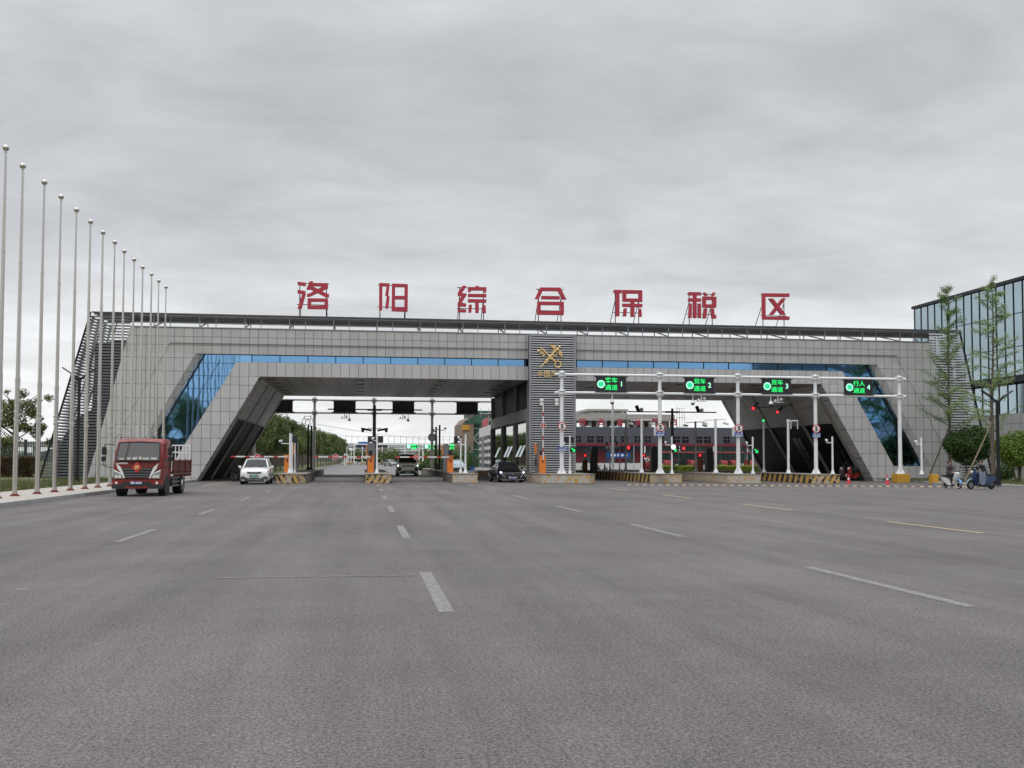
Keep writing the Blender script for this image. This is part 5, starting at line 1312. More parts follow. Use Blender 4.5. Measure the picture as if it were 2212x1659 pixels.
van = car('olive green minivan with pale roof and lit headlights behind the lowered barrier', 'van', None, dict(W=1.80, L=4.5, paint='car_olive', roofmat='car_roof_pale', wb=.80, wr=.68, r=.33, ly=.05, screen='car_glass',
    body=[(-2.25, .74, .24, .95, .05, 0), (-2.20, .86, .18, 1.06, .06), (-1.9, .90, .18, 1.14, .07), (-1.5, .90, .18, 1.18, .07), (2.1, .90, .2, 1.2, .07), (2.24, .86, .3, 1.1, .06)],
    cabin=[(-1.62, 1.16), (-.95, 1.82), (1.95, 1.86), (2.18, 1.2)], axles=(-1.45, 1.35), mirror=1.2, lampmat='headlight_on',
    lamp=[(.50, .84), (.80, .80), (.86, .92), (.56, .99)],
    trim=[([(.52, .36), (.84, .44), (.84, .72), (.60, .74)], 'plastic_dark')],
    front=[('grille', [(0, .82), (.50, .82), (.50, .90), (0, .90)], 'plastic_dark'), ('lower_grille', [(0, .18), (.72, .18), (.62, .42), (0, .50)], 'black'), ('bumper_edge', [(0, .50), (.60, .42), (.80, .30), (.84, .33), (.62, .47), (0, .545)], 'car_roof_pale'), ('badge', [(0, .99), (.04, .99), (.04, 1.05), (0, 1.05)], 'black')],
    plate=(.24, .33, 'plate_green', '豫D 06F25')))
pv = G(*crop(1550, 1720, 6.32)(512, 1165), .22); van.location = (pv.x, pv.y+2.2, .22)
blue = car('pale blue car seen behind the van barrier, half hidden by the orange cabinet', 'car', None, dict(W=1.84, L=4.7, paint='car_blue', wb=.80, wr=.60, r=.34, ly=.1, screen='car_blue',
    body=[(-2.35, .70, .26, .66, .05, 0), (-2.28, .85, .18, .80, .06), (-2.0, .91, .18, .90, .07), (-1.0, .92, .18, 1.0, .08), (2.0, .92, .2, 1.05, .08), (2.32, .84, .3, .9, .06)],
    cabin=[(-1.1, 1.0), (-.2, 1.52), (1.4, 1.54), (2.1, 1.05)], axles=(-1.45, 1.38), mirror=1.02, lampmat='lamp_glass', lamp=[(.58, .66), (.84, .68), (.86, .76), (.6, .74)],
    front=[('bumper', [(0, .18), (.86, .18), (.88, .58), (0, .58)], 'plastic_dark'), ('grille', [(0, .60), (.5, .60), (.5, .70), (0, .70)], 'plastic_dark')], plate=(.22, .42, 'plate_yellow', '豫C 61253')))
pb = G(*crop(1550, 1720, 6.32)(1730, 1065)); put(blue, pb.x-.1, pb.y-18, rad(2)); pb2 = at(*crop(1550, 1720, 6.32)(1735, 1065), pb.y-18); blue.location.x = pb2.x
far_car = car('tiny silver car far down the yard road, left of the olive van', 'car', None, dict(W=1.8, L=4.4, paint='car_silver', wb=.78, wr=.6, r=.33, ly=.1,
    body=[(-2.2, .70, .26, .66, .05, 0), (-2.1, .85, .18, .80, .06), (-1.0, .9, .18, 1.0, .08), (2.0, .9, .2, 1.05, .08), (2.2, .84, .3, .9, .06)],
    cabin=[(-1.1, 1.0), (-.2, 1.48), (1.4, 1.5), (2.0, 1.05)], axles=(-1.4, 1.3), mirror=1.02, lampmat='lamp_glass', lamp=[(.58, .66), (.84, .68), (.86, .76), (.6, .74)],
    front=[('grille', [(0, .3), (.6, .3), (.6, .5), (0, .5)], 'plastic_dark')], plate=(.22, .42, 'plate_blue', '豫C')))
pf = at(*crop(1550, 1720, 6.32)(80, 870), 240); put(far_car, pf.x, 240, rad(25))

# red light truck
tr = thing('truck', 'red light flatbed truck with a red diamond sticker, parked beside the flagpoles', 'truck', (0, 0, 0))
b = MB()
def tsec(y, w_, zb, zt, c=.12): return [(w_*.97, y, zb), (w_, y, zb+.1), (w_, y, zt-c*2.2), (w_-c*.4, y, zt-c*.6), (w_-c*1.3, y, zt), (0, y, zt+.02), (-w_+c*1.3, y, zt), (-w_+c*.4, y, zt-c*.6), (-w_, y, zt-c*2.2), (-w_, y, zb+.1), (-w_*.97, y, zb)]
# cab outline front: lower nose upright, screen raked back
b.loft([[(1.02, 0, .62), (1.08, 0, .72), (1.08, -.05, 1.25), (1.06, -.02, 1.52), (.98, .02, 1.55), (0, -.04, 1.56), (-.98, .02, 1.55), (-1.06, -.02, 1.52), (-1.08, -.05, 1.25), (-1.08, 0, .72), (-1.02, 0, .62)],
        [(1.06, .12, .60), (1.12, .12, .72), (1.12, .12, 1.45), (1.09, .22, 1.95), (1.0, .34, 2.40), (0, .30, 2.47), (-1.0, .34, 2.40), (-1.09, .22, 1.95), (-1.12, .12, 1.45), (-1.12, .12, .72), (-1.06, .12, .60)],
        tsec(.7, 1.12, .60, 2.55), tsec(1.55, 1.12, .62, 2.55), tsec(1.68, 1.05, .8, 2.48)])
b.build('cab', 'truck_red', tr, True)
b = MB()
b.add([(-.99, -.045, 1.585), (.99, -.045, 1.585), (.90, .262, 2.36), (-.90, .262, 2.36), (0, -.10, 1.60), (0, .235, 2.385)], [(0, 4, 5, 3), (4, 1, 2, 5)])
ws = b.build('windscreen', 'windscreen', tr, True)
b = MB(); q = [(-1.0, -.055, 1.575), (0, -.11, 1.59), (1.0, -.055, 1.575), (.915, .262, 2.375), (0, .225, 2.40), (-.915, .262, 2.375), (-1.0, -.055, 1.575)]; b.path([Vector(p) for p in q], .022, 6); b.build('seal', 'black', ws)
b = MB()
for x, w_, h in ((-.72, .22, .07), (-.40, .16, .10), (-.12, .22, .11), (.12, .12, .13), (.38, .30, .09), (.74, .26, .10)): b.cbox((x, -.075+.05*abs(x), 1.62+h/2), (w_, .03, h))
b.build('dashboard_papers', 'car_roof_pale', ws)
b = MB()
for x0, x1 in ((-.30, .15), (.50, .95)): b.beam((x0-.45, -.10, 1.60), (x1-.10, -.13, 1.50), .03, .025)
b.build('wiper', 'black', tr)
for s_ in (-1, 1):
    b = MB(); b.add([(s_*1.125, .28, 1.50), (s_*1.125, 1.35, 1.50), (s_*1.095, 1.35, 2.30), (s_*1.095, .50, 2.30)], [(0, 1, 2, 3)]); b.build('side_window', 'car_glass', tr)
    b = MB(); b.box(min(s_*1.115, s_*1.128), max(s_*1.115, s_*1.128), 1.42, 1.45, .75, 2.4); b.box(min(s_*1.115, s_*1.145), max(s_*1.115, s_*1.145), 1.20, 1.36, 1.30, 1.35); b.build('door_seam', 'black', tr)
    b = MB(); pts = [Vector((s_*1.06, .02, 2.26)), Vector((s_*1.30, -.12, 2.30)), Vector((s_*1.50, -.10, 2.28)), Vector((s_*1.52, -.10, 1.35)), Vector((s_*1.30, -.10, 1.28)), Vector((s_*1.08, .02, 1.30))]; b.path(pts, .018, 6)
    mo = b.build('mirror_arm', 'black', tr)
    b = MB(); b.box(s_*1.50-.10, s_*1.50+.10, -.18, -.06, 1.83, 2.18); b.build('mirror', 'black', mo, bevel=.03)
    b = MB(); b.box(s_*1.51-.11, s_*1.51+.09, -.18, -.06, 1.55, 1.76); b.build('mirror', 'black', mo, bevel=.03)
    b = MB(); b.prism([(s_*1.05, .78), (s_*.66, .78), (s_*.62, .86), (s_*.70, .95), (s_*1.07, 1.14)], -.10, .05); hl = b.build('headlight', 'lamp_glass', tr, bevel=.015)
    b = MB()
    for xx in (.78, .93): b.tube((s_*xx, -.105, .87), (s_*xx, -.13, .87), .065, .055, 12)
    b.build('lens', 'sign_white', hl)
    b = MB(); b.prism([(s_*.96, 1.46), (s_*.74, 1.27), (s_*.62, 1.02), (s_*.54, .80), (s_*.60, .80), (s_*.76, 1.08), (s_*.88, 1.22)], -.115, .02); b.build('chrome_blade', 'sign_white', tr)
    b = MB(); b.beam((s_*.68, -.115, .98), (s_*1.06, -.05, 1.16), .03, .045); b.build('light_strip', 'sign_white', tr)
    b = MB(); b.tube((s_*.92, -.14, .60), (s_*.92, -.16, .60), .06, .06, 12); b.build('fog_lamp', 'sign_white', tr)
b = MB(); b.prism([(-.70, 1.26), (.70, 1.26), (.64, 1.02), (.56, .80), (-.56, .80), (-.64, 1.02)], -.10, .03); gr = b.build('grille', 'plastic_dark', tr)
b = MB()
for z, w_ in ((1.20, .64), (1.08, .61), (.96, .58), (.86, .54)): b.box(-w_, w_, -.14, -.102, z-.018, z+.018)
b.build('grille_slat', 'kiosk_grey', gr)
b = MB(); b.prism([(0, 1.53), (.24, 1.28), (0, 1.03), (-.24, 1.28)], -.165, -.145); fu = b.build('diamond_sticker', 'barrier_red', tr)
text('sticker_character', '福', .20, (0, -.17, 1.28), 'gold', fu, .008, bold=.006)
text('cab_lettering', 'AUMARK', .10, (-.66, -.095, 1.46), 'sign_white', tr, .01, bold=.002, sx=1.2)
b = MB(); b.loft([[(1.10, y, z0), (1.12, y+.02, z0+.1), (1.12, y+.02, z1-.05), (1.08, y, z1), (-1.08, y, z1), (-1.12, y+.02, z1-.05), (-1.12, y+.02, z0+.1), (-1.10, y, z0)] for y, z0, z1 in ((-.14, .36, .73), (.25, .36, .73))]); b.build('bumper', 'truck_red', tr, True)
b = MB(); b.prism([(-1.125, .34), (1.125, .34), (1.125, .52), (.74, .52), (.60, .66), (-.60, .66), (-.74, .52), (-1.125, .52)], -.165, .1); b.build('bumper_insert', 'plastic_dark', tr)
b = MB(); b.prism([(-.52, .36), (.52, .36), (.50, .42), (.42, .50), (.32, .42), (-.32, .42), (-.42, .50), (-.50, .42)], -.185, -.16); b.build('bumper_trim', 'truck_red', tr)
b = MB(); b.box(-.24, .24, -.20, -.185, .54, .66); pl_ = b.build('number_plate', 'plate_blue', tr); text('lettering', '豫D 6372T', .118, (0, -.205, .60), 'sign_white', pl_, .006, bold=.006, sx=.95)
b = MB()
for x in (-.42, .42): b.box(x-.05, x+.05, .2, 5.6, .62, .80)
for y in (1.9, 3.0, 4.4, 5.4): b.box(-.42, .42, y-.04, y+.04, .64, .78)
b.build('chassis', 'plastic_dark', tr)
b = MB(); b.tube((-1.0, .95, .42), (1.0, .95, .42), .06, .06, 8); b.tube((-.9, 4.05, .42), (.9, 4.05, .42), .08, .08, 8); b.ball((0, 4.05, .42), .2); b.build('axle', 'dark_metal', tr)
for x, y, s_ in ((-.93, .95, -1), (.93, .95, 1), (-.80, 4.05, -1), (.80, 4.05, 1), (-1.02, 4.05, -1), (1.02, 4.05, 1)): wheel(tr, x, y, .42, .22, s_)
for s_ in (-1, 1):
    b = MB(); b.tube((s_*.82, .95, .45), (s_*1.13, .95, .45), .52, .50, 20); b.build('wheel_arch', 'black', tr)
    b = MB(); b.box(s_*.98-.12, s_*.98+.12, 2.0, 3.1, .42, .74); b.build('side_tank', 'dark_metal', tr, bevel=.04)
    b = MB()
    for z in (.42, .60, .78): b.box(min(s_*1.10, s_*1.12), max(s_*1.10, s_*1.12), 1.9, 3.4, z-.03, z+.03)
    b.box(s_*1.08-.02, s_*1.08+.02, 4.6, 4.62, .25, .9); b.build('side_guard', 'kiosk_grey', tr)
b = MB(); b.box(-1.12, 1.12, 1.95, 5.75, .96, 1.06); b.build('bed_floor', 'bed_red', tr)
for s_ in (-1, 1):
    b = MB(); b.box(min(s_*1.10, s_*1.14), max(s_*1.10, s_*1.14), 1.95, 5.75, 1.06, 1.60)
    for y in (1.97, 3.2, 4.45, 5.68): b.box(min(s_*1.14, s_*1.19), max(s_*1.14, s_*1.19), y-.05, y+.05, .98, 1.66)
    for z in (1.10, 1.57): b.box(min(s_*1.142, s_*1.175), max(s_*1.142, s_*1.175), 1.95, 5.75, z-.035, z+.035)
    b.build('side_board', 'bed_red', tr)
    b = MB()
    for k in range(9): b.box(min(s_*1.12, s_*1.20), max(s_*1.12, s_*1.20), 2.1+.42*k, 2.2+.42*k, .82, .955)
    b.build('tie_hook', 'bed_red', tr)
b = MB(); b.box(-1.12, 1.12, 5.72, 5.78, 1.06, 1.60); b.build('tailboard', 'bed_red', tr)
b = MB()
for z in (2.33, 1.98): b.box(-1.12, 1.12, 5.60, 5.65, z-.03, z+.03)
for k in range(13): b.box(-1.12+.183*k, -1.07+.183*k, 5.61, 5.64, 1.08, 2.33)
b.build('headboard_rack', 'white_paint', tr)
b = MB(); b.path([Vector((.95, 1.72, 2.5)), Vector((1.02, 1.80, 2.52)), Vector((1.08, 1.86, 2.3)), Vector((1.06, 1.84, 1.2))], .03, 6); b.box(.80, 1.05, 1.71, 1.88, 1.1, 2.1); b.build('intake_pipe', 'plastic_dark', tr)
b = MB()
for x in (-.95, -.62, .62, .95): b.ball((x, .55, 2.60), .035)
b.build('roof_lamp', 'black', tr)
tp = at(*crop(400, 1700, 5.53)(825, 1500), 46.9); put(tr, tp.x, 46.9, rad(-2.6)); tr.scale = (.93, 1, .99)

# ------------------------------------------------------------------ scooters and riders (built facing -y)
def scooter(name, label, grp, m1, m2, m3, whitewall=False, big=False, box=False):
    r_ = thing(name, label, 'scooter', (0, 0, 0), grp); s = 1.12 if big else 1.0
    for nm, y, rr in (('front_wheel', -.62*s, .23*s), ('rear_wheel', .60*s, .23*s)):
        b = MB(); b.ring((0, y, rr), rr*.80, rr*.20, 'x', 20, 8); wh = b.build(nm, 'rubber', r_, True)
        b = MB(); b.tube((-.03, y, rr), (.03, y, rr), rr*.60, rr*.60, 18); b.build('rim', 'kiosk_grey' if not whitewall else 'dark_metal', wh)
        if whitewall:
            for s_ in (-1, 1):
                b = MB(); b.ring((s_*.035, y, rr), rr*.72, .022, 'x', 20, 5); b.build('white_wall', 'sign_white', wh)
    b = MB(); b.loft([[(-w_, y, z0), (w_, y, z0), (w_*1.05, y, (z0+z1)/2), (w_*.6, y, z1), (-w_*.6, y, z1), (-w_*1.05, y, (z0+z1)/2)] for y, w_, z0, z1 in ((-.20*s, .13, .20, .30), (.05, .15, .19, .32), (.25, .16, .22, .60*s), (.55*s, .15, .40, .68*s), (.85*s, .08, .52, .64*s))]); b.build('rear_body', m1, r_, True)
    b = MB(); b.loft([[(-w_, y, z0), (w_, y, z0), (w_, y, z1), (-w_, y, z1)] for y, w_, z0, z1 in ((.0, .13, .66*s, .74*s), (.35, .16, .68*s, .78*s), (.78*s, .12, .70*s, .80*s))]); b.build('seat', 'black', r_, True, bevel=.02)
    b = MB(); b.loft([[(-w_, y-.05, z), (0, y-.13, z), (w_, y-.05, z), (w_*.85, y+.06, z), (-w_*.85, y+.06, z)] for y, w_, z in ((-.30*s, .15, .22), (-.36*s, .20, .45), (-.44*s, .21, .72*s), (-.44*s, .15, .92*s), (-.40*s, .10, .98*s))]); b.build('leg_shield', m1, r_, True)
    b = MB(); b.loft([[(w_*math.cos(a), -.62*s+rr*math.cos(t_), .23*s+rr*math.sin(t_)+.03) for a in (0,)]+[(-w_, -.62*s+rr*math.cos(t_), .23*s+rr*math.sin(t_)+.03), (0, -.62*s+(rr+.05)*math.cos(t_), .26*s+(rr+.05)*math.sin(t_))] for w_, rr, t_ in ((.07, .25*s, 2.9), (.085, .26*s, 2.2), (.085, .27*s, 1.5), (.06, .28*s, .8))]); b.build('front_fender', m2, r_, True)
    b = MB(); b.tube((0, -.62*s, .24), (0, -.42*s, .95*s), .03, .03, 8); b.tube((-.30, -.36*s, 1.02*s), (.30, -.36*s, 1.02*s), .018, .018, 8)
    for s_ in (-1, 1): b.tube((s_*.20, -.36*s, 1.02*s), (s_*.32, -.33*s, 1.02*s), .026, .026, 8)
    b.build('handlebar', 'black', r_)
    b = MB(); b.ball((0, -.56*s, .88*s), .085, 12, 8, sc=(1, .6, 1)); b.build('headlight', 'sign_white', r_, True)
    for s_ in (-1, 1):
        b = MB(); b.tube((s_*.22, -.36*s, 1.03*s), (s_*.27, -.38*s, 1.22*s), .008, .008, 5); b.ball((s_*.30, -.39*s, 1.25*s), .06, 10, 6, sc=(1.2, .3, .8)); b.build('mirror', 'black', r_)
    b = MB(); b.box(-.14, .14, -.28*s, .22, .20, .26); b.box(-.10, .10, -.1, .7*s, .14, .26); b.tube((0, .1, .14), (.12, .2, .02), .01, .01, 5); b.build('footboard', 'plastic_dark', r_, bevel=.01)
    b = MB(); b.box(-.09, .09, .84*s, .90*s, .56, .60); b.box(-.08, .08, .86*s, .88*s, .25, .5); b.build('rear_fender', m3, r_, bevel=.01)
    if box:
        b = MB(); b.box(-.16, .16, .62, .95, .80, 1.06); b.build('top_box', 'black', r_, bevel=.04)
    return r_
def person(label, rider_pts, jacket, trousers, tall=1.0, lean=0.0, name='person', arms=None, turn=0.0):
    """one skinned body in a riding seat, feet on the footboard, hands on the bars"""
    r_ = thing(name, label, 'person', (0, 0, 0))
    V, E_, R_ = [], [], []
    def v(p, r): V.append(Vector(p)); R_.append(r); return len(V)-1
    def ch(a, lst):
        for p, r in lst: c = v(p, r); E_.append((a, c)); a = c
        return a
    pel = v((0, .30, .86), (.155, .125))
    chest = ch(pel, [((0, .27-lean*.3, 1.02), (.135, .10)), ((0, .23-lean*.6, 1.18), (.15, .11)), ((0, .20-lean*.9, 1.30), (.125, .09))])
    neck = ch(chest, [((0, .18-lean, 1.38), (.052, .052))])
    hd = Vector((0, .15-lean*1.15, 1.50)); tn = Vector((math.sin(turn), -math.cos(turn), 0))
    head = ch(neck, [(hd-Vector((0, 0, .045))+tn*.012, (.072, .078)), (hd+Vector((0, 0, .05)), (.082, .092)), (hd+Vector((0, 0, .105)), (.055, .06))])
    nose = v(hd+tn*.092, (.016, .016)); E_.append((head-1, nose))
    hands = []
    for s_ in (-1, 1):
        sh = ch(chest, [((s_*.17, .20-lean*.9, 1.29), (.062, .062))])
        if arms and s_ in arms: pts = arms[s_]
        else: pts = [((s_*.25, .06-lean*.6, 1.08), .048), ((s_*.25, -.16, 1.03), .036), ((s_*.26, -.27, 1.05), .030)]
        h = ch(sh, [(p, (q, q)) for p, q in pts]); hp = V[h]; pd = (V[h]-V[h-1]).normalized()
        palm = ch(h, [(hp+pd*.05, (.034, .018))])
        side = pd.cross(Vector((0, 0, 1))).normalized()
        for k in range(4):
            o_ = side*(k-1.5)*.018; L_ = (.034, .040, .037, .028)[k]
            ch(palm, [(V[palm]+o_+pd*.022, (.009, .009)), (V[palm]+o_+pd*(.022+L_)-Vector((0, 0, .012)), (.008, .008)), (V[palm]+o_+pd*(.03+L_)-Vector((0, 0, .034)), (.007, .007))])
        ch(h, [(hp+side*(-s_)*.034+pd*.02, (.010, .010)), (hp+side*(-s_)*.040+pd*.048-Vector((0, 0, .014)), (.008, .008))])
        hip = ch(pel, [((s_*.10, .26, .84), (.095, .095))])
        ch(hip, [((s_*.15, -.02, .82), (.088, .088)), ((s_*.17, -.20, .80), (.068, .068)), ((s_*.15, -.13, .52), (.056, .056)), ((s_*.13, -.08, .34), (.042, .042)), ((s_*.13, -.12, .295), (.040, .030)), ((s_*.13, -.27, .285), (.038, .026))])
    me = bpy.data.meshes.new('tmp'); me.from_pydata([tuple(p) for p in V], E_, [])
    to = bpy.data.objects.new('tmp', me); COL.objects.link(to)
    sk = to.modifiers.new('s', 'SKIN'); sk.use_smooth_shade = True; ss = to.modifiers.new('u', 'SUBSURF'); ss.levels = 2
    for i, d_ in enumerate(me.skin_vertices[0].data): d_.radius = R_[i] if hasattr(R_[i], '__len__') else (R_[i], R_[i])
    me.skin_vertices[0].data[0].use_root = True
    dg = bpy.context.evaluated_depsgraph_get(); bm_ = bpy.data.meshes.new_from_object(to.evaluated_get(dg)); bpy.data.objects.remove(to)
    for m_ in ('skin', jacket, trousers, 'black'): bm_.materials.append(MATS[m_])
    hz = hd.z-.12
    hps = [V[i] for i in range(len(V)) if R_[i] in ((.034, .018),)]
    for pg in bm_.polygons:
        c = pg.center
        if c.z > hz: k = 0
        elif min((c-q).length for q in hps) < .085: k = 0
        elif c.z > .93 or (c.z > .86 and c.y > .15): k = 1
        elif c.z < .345 : k = 3
        else: k = 2
        pg.material_index = k; pg.use_smooth = True
    link('body', bm_, r_)
    b = MB(); b.ball(hd+Vector((0, 0, .055))-tn*.018, .108, 14, 10, sc=(.92, 1.0, .95))
    for i, q in enumerate(b.v):   # keep the face free
        p = Vector(q)-hd
        if p.dot(tn) > .035 and p.z < .075: b.v[i] = tuple(hd+Vector((p.x, p.y, p.z))*.55-tn*.02)
    b.build('hair', 'hair', r_, True)
    sd_ = Vector((-tn.y, tn.x, 0))
    for s_ in (-1, 1):
        b = MB(); b.ball(hd+tn*.083+sd_*s_*.032+Vector((0, 0, .028)), .011, 8, 6); b.build('eye', 'black', r_)
        b = MB(); b.ball(hd+sd_*s_*.082+Vector((0, 0, .01)), .022, 8, 6, sc=(.5, 1, 1.2)); b.build('ear', 'skin', r_)
    b = MB(); b.beam(hd+tn*.086-sd_*.024-Vector((0, 0, .042)), hd+tn*.086+sd_*.024-Vector((0, 0, .042)), .006, .010); b.build('mouth', 'scooter_brown', r_)
    return r_
S1 = scooter('scooter', 'white and bright blue retro scooter with white-walled wheels, ridden by the plum-jacket rider', 'scooters with riders', 'scooter_white', 'scooter_sky', 'scooter_white', True)
w1 = G(*crop(3600, 1760, 2.56)(533, 497)); a1 = rad(6)
S1.location = (w1.x, w1.y, 0); S1.rotation_euler = (0, 0, a1)
R1 = person('rider in a plum-grey jacket and black trousers on the white and blue scooter', None, 'cloth_plum', 'cloth_black', lean=-.02, turn=.5, arms={1: [((.24, .12, 1.08), .048), ((.12, -.02, .98), .036), ((.06, -.08, .97), .030)], -1: [((-.25, .12, 1.08), .048), ((-.16, -.02, .97), .036), ((-.10, -.10, .96), .030)]})
R1.location = (w1.x, w1.y, 0); R1.rotation_euler = (0, 0, a1)
S2 = scooter('scooter', 'dark blue electric scooter with a pale leg apron, the rightmost one', 'scooters with riders', 'scooter_blue', 'apron_blue', 'plastic_dark', False, True)
w2 = G(*crop(3600, 1760, 2.56)(832, 505)); a2 = rad(-84)
S2.location = (w2.x, w2.y, 0); S2.rotation_euler = (0, 0, a2)
b = MB(); b.loft([[(s_*.29, -.34+.10*(k == 0), z), (s_*.31, -.1, z-.05*(k == 0)), (s_*.29, .10-.06*(k == 0), z+.05), (s_*.27, .10-.06*(k == 0), z+.05), (s_*.29, -.1, z-.05*(k == 0)), (s_*.27, -.34+.10*(k == 0), z)] for s_ in (1,) for k, z in enumerate((.30, .55, .85, 1.0))]); ap2 = link('leg_apron', b.mesh('leg_apron', 'apron_blue', (0, 0, 0), True), S2)
b = MB(); b.loft([[(s_*.29, -.34+.10*(k == 0), z), (s_*.31, -.1, z-.05*(k == 0)), (s_*.29, .10-.06*(k == 0), z+.05), (s_*.27, .10-.06*(k == 0), z+.05), (s_*.29, -.1, z-.05*(k == 0)), (s_*.27, -.34+.10*(k == 0), z)] for s_ in (-1,) for k, z in enumerate((.30, .55, .85, 1.0))]); ap2 = link('leg_apron', b.mesh('leg_apron', 'apron_blue', (0, 0, 0), True), S2)
R2 = person('rider in a black top, hand raised to the face, on the dark blue scooter', None, 'cloth_black', 'cloth_black', lean=.12, turn=-.2, arms={-1: [((-.20, -.08, 1.10), .048), ((-.14, -.20, 1.24), .036), ((-.06, -.17, 1.36), .030)]})
R2.location = (w2.x, w2.y, .03); R2.rotation_euler = (0, 0, a2)
S3 = scooter('scooter', 'red parked scooter with pale yellow trim leaning by the green bin in the right leg', 'parked scooters', 'scooter_red', 'scooter_red', 'plate_yellow', False, True)
pr_ = G(*crop(3340, 1820, 10.05)(820, 1040)); S3.location = (pr_.x, pr_.y+.3, 0); S3.rotation_euler = (0, 0, rad(-65))
S4 = scooter('scooter', 'brown parked scooter with a dark cover, left of the red one', 'parked scooters', 'scooter_brown', 'scooter_brown', 'plastic_dark', False, True)
pr_ = G(*crop(3340, 1820, 10.05)(540, 1030)); S4.location = (pr_.x, pr_.y+.8, 0); S4.rotation_euler = (0, 0, rad(-45))
pb_ = G(*crop(3340, 1820, 10.05)(1130, 1035)); bn = thing('rubbish_bin', 'dark green wheeled rubbish bin against the slanted right leg', 'bin', (pb_.x, pb_.y+.4, 0))
b = MB(); b.loft([[(pb_.x-w_, pb_.y+.4-w_*.8, z), (pb_.x+w_, pb_.y+.4-w_*.8, z), (pb_.x+w_, pb_.y+.4+w_*.8, z), (pb_.x-w_, pb_.y+.4+w_*.8, z)] for w_, z in ((.42, .08), (.50, .98))]); b.build('tub', 'bin_green', bn, bevel=.02)
b = MB(); b.box(pb_.x-.53, pb_.x+.53, pb_.y-.05, pb_.y+.88, .985, 1.06); b.tube((pb_.x-.5, pb_.y+.9, 1.02), (pb_.x+.5, pb_.y+.9, 1.02), .03, .03, 8); b.build('lid', 'bin_green', bn, bevel=.02)
b = MB(); b.tube((pb_.x-.45, pb_.y+.75, .10), (pb_.x+.45, pb_.y+.75, .10), .10, .10, 12); b.build('wheels', 'black', bn)
S5 = scooter('scooter', 'black scooter standing in the shade below the left leg behind the white car', 'parked scooters', 'black', 'black', 'kiosk_grey', False, True)
p5_ = at(*crop(820, 1780, 9.617)(1250, 1200), 76.5); S5.location = (p5_.x, 76.5, 0); S5.rotation_euler = (0, 0, rad(30))
hedge_later = []
# ------------------------------------------------------------------ trees, hedges
def tree(name, loc, crown_me, trunk_me, label, grp, rz=0, sc=1, cat='tree'):
    r_ = thing(name, label, cat, loc, grp); r_.rotation_euler = (0, 0, rz); r_.scale = (sc, sc, sc)
    link('trunk', trunk_me, r_); link('crown', crown_me, r_); return r_
# avenue trees inside the yard, left of the lanes: three kinds of crown
protos = []
for k in range(3):
    rnd = random.Random(40+k); bl = [(0, 0, 4.9, 1.9, 1.05)]
    for j in range(11):
        a = rnd.random()*6.28; q = rnd.uniform(.8, 1.9); bl.append((q*math.cos(a), q*math.sin(a), rnd.uniform(3.2, 6.6), rnd.uniform(.6, 1.15), .9))
    cm = crown_mesh('crown', bl, 5200, .13, 'leaf_row', k)
    tb = limbs(MB(), (0, 0, 0), (.1, 0, 5.6), .13, 12, 1.8, k, .42, .7)
    protos.append((cm, tb.mesh('trunk', 'bark', (0, 0, 0), True)))
rnd = random.Random(8); trees = []
spots = []
for i in range(15): spots.append((-10.6+rnd.uniform(-.3, .3), 110+5.4*i, 'near'))
for i in range(12): spots.append((-15.2+rnd.uniform(-.5, .5), 112+6.2*i, 'near2'))
for i in range(17): spots.append((-9.6+.12*i, 196+9.6*i, 'far'))
for i in range(9): spots.append((-14.5+.2*i, 200+12*i, 'far2'))
for i, (x, y, kd) in enumerate(spots):
    k = i % 3; s_ = (.93+.10*rnd.random()) if y < 190 else (.98+.16*rnd.random()+(y-190)*.0012)
    tree('avenue_tree', (x, y, 0), protos[k][0], protos[k][1], 'leafy green avenue tree in the nearer row left of the yard road' if y < 190 else 'leafy green tree in the farther part of the row left of the yard road', 'near avenue trees left of the yard road' if y < 190 else 'far avenue trees left of the yard road', rnd.random()*6.28, s_)
for y0, y1, x, h_ in ((108, 190, -18.5, 2.9), (192, 360, -17.5, 3.3)):
    hedge_later.append((x, y0, y1, h_))
# left tree behind the flagpoles
rnd = random.Random(5); bl = [(0, 0, 5.0, 1.5, .9)]
for j in range(44):
    a = rnd.random()*6.28; q = rnd.uniform(.8, 3.0); bl.append((q*math.cos(a), q*math.sin(a)*.8, rnd.uniform(2.7, 7.1-.25*q), rnd.uniform(.25, .62), .8))
cm = crown_mesh('crown', bl, 8500, .10, 'leaf_left', 3); tb = limbs(MB(), (0, 0, 0), (.3, .1, 5.8), .17, 22, 2.3, 6, .38, .6, .22)
pt = at(35, 960, 88); tree('broadleaf_tree', (pt.x-.3, 88, .2), cm, tb.mesh('trunk', 'bark', (0, 0, 0), True), 'bushy dark tree with an open crown behind the first flagpoles', None)
